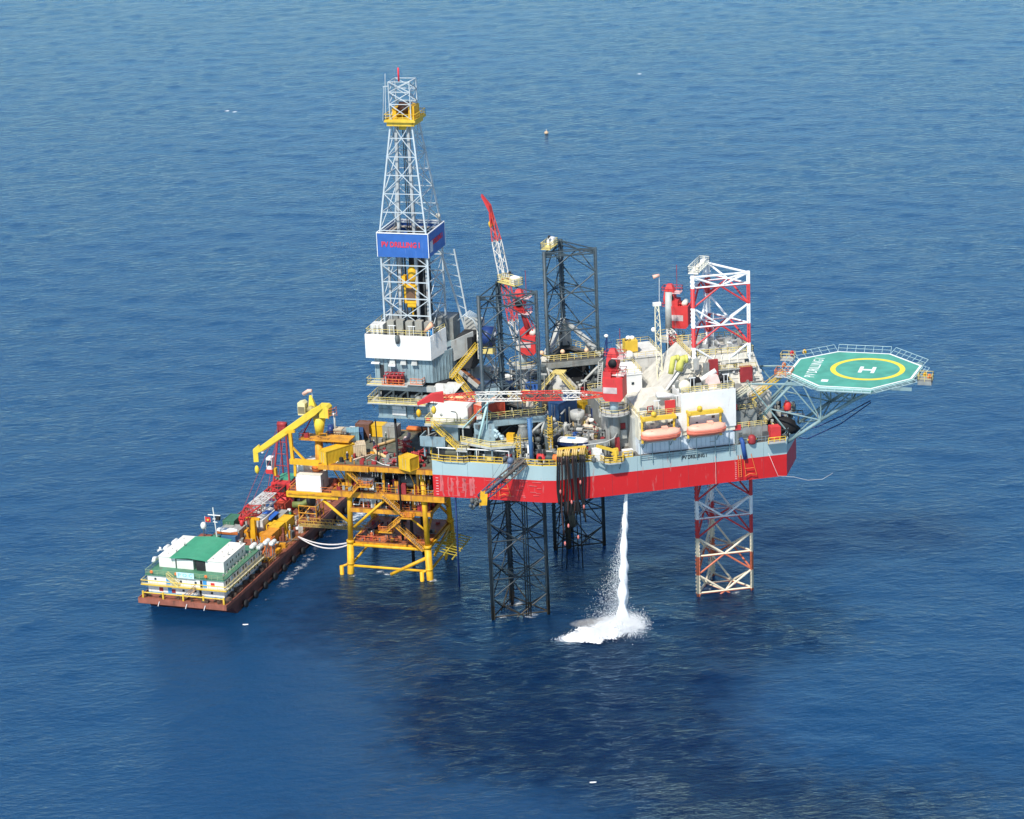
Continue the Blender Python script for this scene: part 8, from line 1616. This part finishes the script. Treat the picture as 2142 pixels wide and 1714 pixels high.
for k_, mt in enumerate(BCL):
    g_ = MB()
    for i in range(34):
        p = B(random.uniform(22.5, 64), random.uniform(1.0, 17.6), BD + .04); sz = (random.uniform(.3, 1.7), random.uniform(.3, 1.3), random.uniform(.3, 1.5))
        c_ = random.random()
        if c_ < .45: g_.box(p, sz, BA_ + random.uniform(-.5, .5))
        elif c_ < .75: g_.rod(p + Vector((0, 0, .3)), p + Vector((random.uniform(-3, 3), random.uniform(-3, 3), .3 + random.random())), random.uniform(.06, .2), 6)
        else: g_.rod(p, p + Vector((0, 0, random.uniform(.8, 2.4))), random.uniform(.08, .4), 7)
    g_.build('deck_machinery', mt, bg_)
# ------------------------------------------------------------------ odds and ends on the water
for lab, x, y, nm, mt, cat_ in (('small white floating scrap near the barge', 513, 1307, 'floating_scrap', MARKW, 'debris'), ('small white floating scrap in front of the rig', 1240, 1637, 'floating_scrap', MARKW, 'debris')):
    p = PZ(x, y, .15); tag(MB().loft([[p + Vector((x_, y_ * k, z)) for y_, z in ((-.2, 0), (0, .12), (.2, 0))] for x_, k in ((-.5, .5), (-.1, 1), (.3, .8), (.6, .2))]).build(nm, mt, None, p, .6), lab, cat_)
p = PZ(1143, 279, .2); bo = thing('marker_buoy', 'tiny orange buoy far out on the open sea', 'buoy', p); MB().lathe(p, [(.5, -.4), (.85, .1), (.7, .5), (.2, .8), (.1, 1.1)], 12).build('float', mat('faded_buoy', (.62, .42, .26)), bo); MB().rod(up(p, 1.0), up(p, 1.6), .06).build('staff', WHITE, bo)
bd = thing('white_bird', 'white bird gliding above the water beside the barge', 'bird', PBa(334, 1151, 12)); p = PBa(334, 1151, 12)
m_ = MB(); m_.loft([[p + Vector((x, y * k, z * k)) for y, z in ((-.16, 0), (0, .14), (.16, 0), (0, -.12))] for x, k in ((-.6, .2), (-.2, 1), (.25, 1), (.55, .5), (.72, .15))], smooth=True)
for sg_ in (-1, 1): m_.loft([[p + Vector((-.15 + x, sg_ * y, z)) for x, z in ((0, .05), (.4, .05), (.4, .08), (0, .08))] for y, x, z in ((.1, 0, 0), (.8, .05, .22), (1.5, -.15, .12))] if False else [[p + Vector((x0, sg_ * y, z0)), p + Vector((x0 + w_, sg_ * y, z0)), p + Vector((x0 + w_, sg_ * y, z0 + .04)), p + Vector((x0, sg_ * y, z0 + .04))] for y, x0, w_, z0 in ((.1, -.2, .45, .05), (.7, -.15, .4, .25), (1.4, -.3, .12, .16))])
m_.build('body', WHITE, bd)
# ------------------------------------------------------------------ water discharge falling from the hull
top = PN(1311, 1034, 1.5); bot = PZ(1303, 1300, .2)
WFOAM = mat('white_water', (.90, .92, .93), rough=.9, var=.03, spec=.1)
top = Vector((top.x, top.y, HZ0 + .1))
dis = thing('water_discharge', 'white jet of discharge water falling from the red hull into the sea', 'water jet', bot, 0)
dis['kind'] = 'stuff'
rs = random.Random(11); core = MB(); rings = []; nz, nn = 110, 20
def axis_at(u): c = top.lerp(bot, u ** .8); return Vector((c.x, c.y, top.z + (bot.z - top.z) * u))
for i in range(nz + 1):
    u = i / nz; c = axis_at(u); z = c.z; r_ = .24 + .75 * u ** .8
    rings.append([c + Vector((math.cos(a) * r_ * (1 + .22 * math.sin(3.1 * a + z * 1.1 + 2 * math.sin(z * .6))) + .25 * u * math.sin(z * 1.3 + a), math.sin(a) * r_ * (1 + .15 * math.sin(2 * a + z * 1.4)), rs.uniform(-.1, .1))) for a in [2 * math.pi * k / nn for k in range(nn)]])
core.loft(rings, smooth=True); core.build('jet', WFOAM, dis)
# drifting mist: a real volume round the jet that thins out down-wind
ml = MB(); rings = []
for i in range(25):
    u = i / 24; c = axis_at(u); l_, r_, d_ = .5 + 10.5 * u ** 1.7, .4 + 1.6 * u, .6 + 3.6 * u
    rings.append([c + Vector(((-l_ if math.cos(a) < 0 else r_) * abs(math.cos(a)), d_ * math.sin(a), 0)) for a in [2 * math.pi * k / 20 for k in range(20)]])
ml.loft(rings); mist = ml.build('mist', None or WFOAM, dis)
vm = bpy.data.materials.new('mist_volume'); vm.use_nodes = True; t = vm.node_tree; N = t.nodes; L = t.links; N.remove(N['Principled BSDF'])
def mth(op, *v):
    m_ = N.new('ShaderNodeMath'); m_.operation = op
    for i_, x in enumerate(v):
        if isinstance(x, (int, float)): m_.inputs[i_].default_value = x
        else: L.new(x, m_.inputs[i_])
    return m_.outputs[0]
tc = N.new('ShaderNodeTexCoord'); sp_ = N.new('ShaderNodeSeparateXYZ'); L.new(tc.outputs['Object'], sp_.inputs[0])
hgt_ = top.z - bot.z; u = mth('SUBTRACT', 1.0, mth('DIVIDE', sp_.outputs[2], hgt_)); dx0, dy0 = top.x - bot.x, top.y - bot.y
uu = mth('POWER', mth('MAXIMUM', u, .001), .8); ax = mth('MULTIPLY', mth('SUBTRACT', 1.0, uu), dx0); ay = mth('MULTIPLY', mth('SUBTRACT', 1.0, uu), dy0)
rx = mth('SUBTRACT', sp_.outputs[0], ax); ry = mth('SUBTRACT', sp_.outputs[1], ay)
wl_ = mth('ADD', .5, mth('MULTIPLY', mth('POWER', mth('MAXIMUM', u, .001), 1.7), 10.0)); wr_ = mth('ADD', .35, mth('MULTIPLY', u, 1.2)); wd_ = mth('ADD', .5, mth('MULTIPLY', u, 2.8))
lf = mth('GREATER_THAN', 0.0, rx); wx = mth('ADD', mth('MULTIPLY', lf, wl_), mth('MULTIPLY', mth('SUBTRACT', 1.0, lf), wr_))
rr_ = mth('SQRT', mth('ADD', mth('POWER', mth('ABSOLUTE', mth('DIVIDE', rx, wx)), 2.0), mth('POWER', mth('ABSOLUTE', mth('DIVIDE', ry, wd_)), 2.0)))
fall = mth('POWER', mth('MAXIMUM', mth('SUBTRACT', 1.0, rr_), 0.0), 1.35)
mp = N.new('ShaderNodeMapping'); mp.inputs['Scale'].default_value = (1, 1, .28); L.new(tc.outputs['Object'], mp.inputs[0]); nz_ = N.new('ShaderNodeTexNoise'); nz_.inputs['Scale'].default_value = .75; nz_.inputs['Detail'].default_value = 6; L.new(mp.outputs[0], nz_.inputs['Vector'])
mr_ = N.new('ShaderNodeMapRange'); mr_.inputs[1].default_value = .36; mr_.inputs[2].default_value = .66; mr_.inputs[3].default_value = .12; mr_.inputs[4].default_value = 1.0; L.new(nz_.outputs[0], mr_.inputs[0])
den = mth('MULTIPLY', mth('MULTIPLY', fall, mr_.outputs[0]), 45.0)
vs = N.new('ShaderNodeVolumePrincipled'); vs.inputs['Color'].default_value = (.97, .98, 1, 1); vs.inputs['Anisotropy'].default_value = 0.0; L.new(den, vs.inputs['Density']); L.new(vs.outputs[0], N['Material Output'].inputs['Volume'])
mist.data.materials.clear(); mist.data.materials.append(vm)
sp = MB()
def drop(p, r_):
    a, b_, c = rs.uniform(.7, 1.4) * r_, rs.uniform(.7, 1.4) * r_, rs.uniform(1, 2.2) * r_
    sp.add([p + Vector((a, 0, 0)), p + Vector((0, b_, 0)), p + Vector((-a, 0, 0)), p + Vector((0, -b_, 0)), p + Vector((0, 0, c)), p - Vector((0, 0, c))], [(0, 1, 4), (1, 2, 4), (2, 3, 4), (3, 0, 4), (1, 0, 5), (2, 1, 5), (3, 2, 5), (0, 3, 5)])
for i in range(9000):
    u_ = rs.random() ** .5; c = axis_at(u_); w_ = (.3 + 8.0 * u_ ** 1.9) * abs(rs.gauss(0, .38)); side = -1 if rs.random() < .9 else .25
    drop(Vector((c.x + side * w_, c.y + rs.gauss(0, .3 + .8 * u_), max(.1, c.z + rs.uniform(-.4, .4)))), rs.uniform(.015, .042))
f0, f1 = PZ(1180, 1339, .2), PZ(1330, 1307, .2)
for i in range(26000):
    u_ = rs.random() ** .55; c = f0.lerp(f1, u_); w_ = 3.4 * (.15 + .85 * u_)
    h = abs(rs.gauss(0, 1)) * (.12 + 1.1 * max(0, 1 - abs(u_ - .74) / .4))
    drop(Vector((c.x + rs.gauss(0, 1.3), c.y + rs.gauss(0, w_ * .72), .12 + h)), rs.uniform(.02, .065))
sp.build('spray', WFOAM, dis)
mo = MB(); gx, gy = 90, 44; P = []; 
for j in range(gy + 1):
    for i in range(gx + 1):
        u_ = i / gx; v_ = j / gy * 2 - 1; c = f0.lerp(f1, u_); d = (f1 - f0).normalized(); nrm = Vector((-d.y, d.x, 0)); w_ = 3.8 * max(0, math.sin(math.pi * min(1, .02 + u_ * .97) ** .85)) ** .9
        k = max(0, 1 - v_ * v_); rg_ = .7 * math.sin(u_ * 31 + v_ * 5) * math.sin(v_ * 9 + u_ * 13) + .5 * rs.uniform(-1, 1)
        ht = (.10 + 1.15 * math.exp(-((u_ - .76) / .17) ** 2)) * k ** .8 * (1 + .35 * rg_) * min(1, u_ * 3) * min(1, (1 - u_) * 6) - .10
        P.append(c + nrm * v_ * w_ * (1 + .12 * math.sin(u_ * 23) + .22 * rs.uniform(-1, 1)) + d * rs.uniform(-.15, .15) + Vector((0, 0, ht)))
mo.add(P, [(j * (gx + 1) + i, j * (gx + 1) + i + 1, (j + 1) * (gx + 1) + i + 1, (j + 1) * (gx + 1) + i) for j in range(gy) for i in range(gx)], True)
mo.build('foam_mound', WFOAM, dis)

# clutter that nobody could count one by one
for o in bpy.data.objects:
    b_ = o.name.split('.')[0]
    if o.type == 'MESH' and o.parent is not None and b_ in ('pipework', 'machinery', 'fittings', 'pale_fittings', 'valves', 'yellow_fittings', 'blue_fittings', 'dim_machinery', 'deck_machinery', 'roof_machinery', 'roof_pipework', 'wall_fittings', 'junction_boxes', 'deck_fittings', 'bow_pipework', 'cable_hangers', 'skidding_gear', 'air_units', 'roof_vents', 'scrape'):
        if len(o.data.polygons) > 60: o['kind'] = 'stuff'
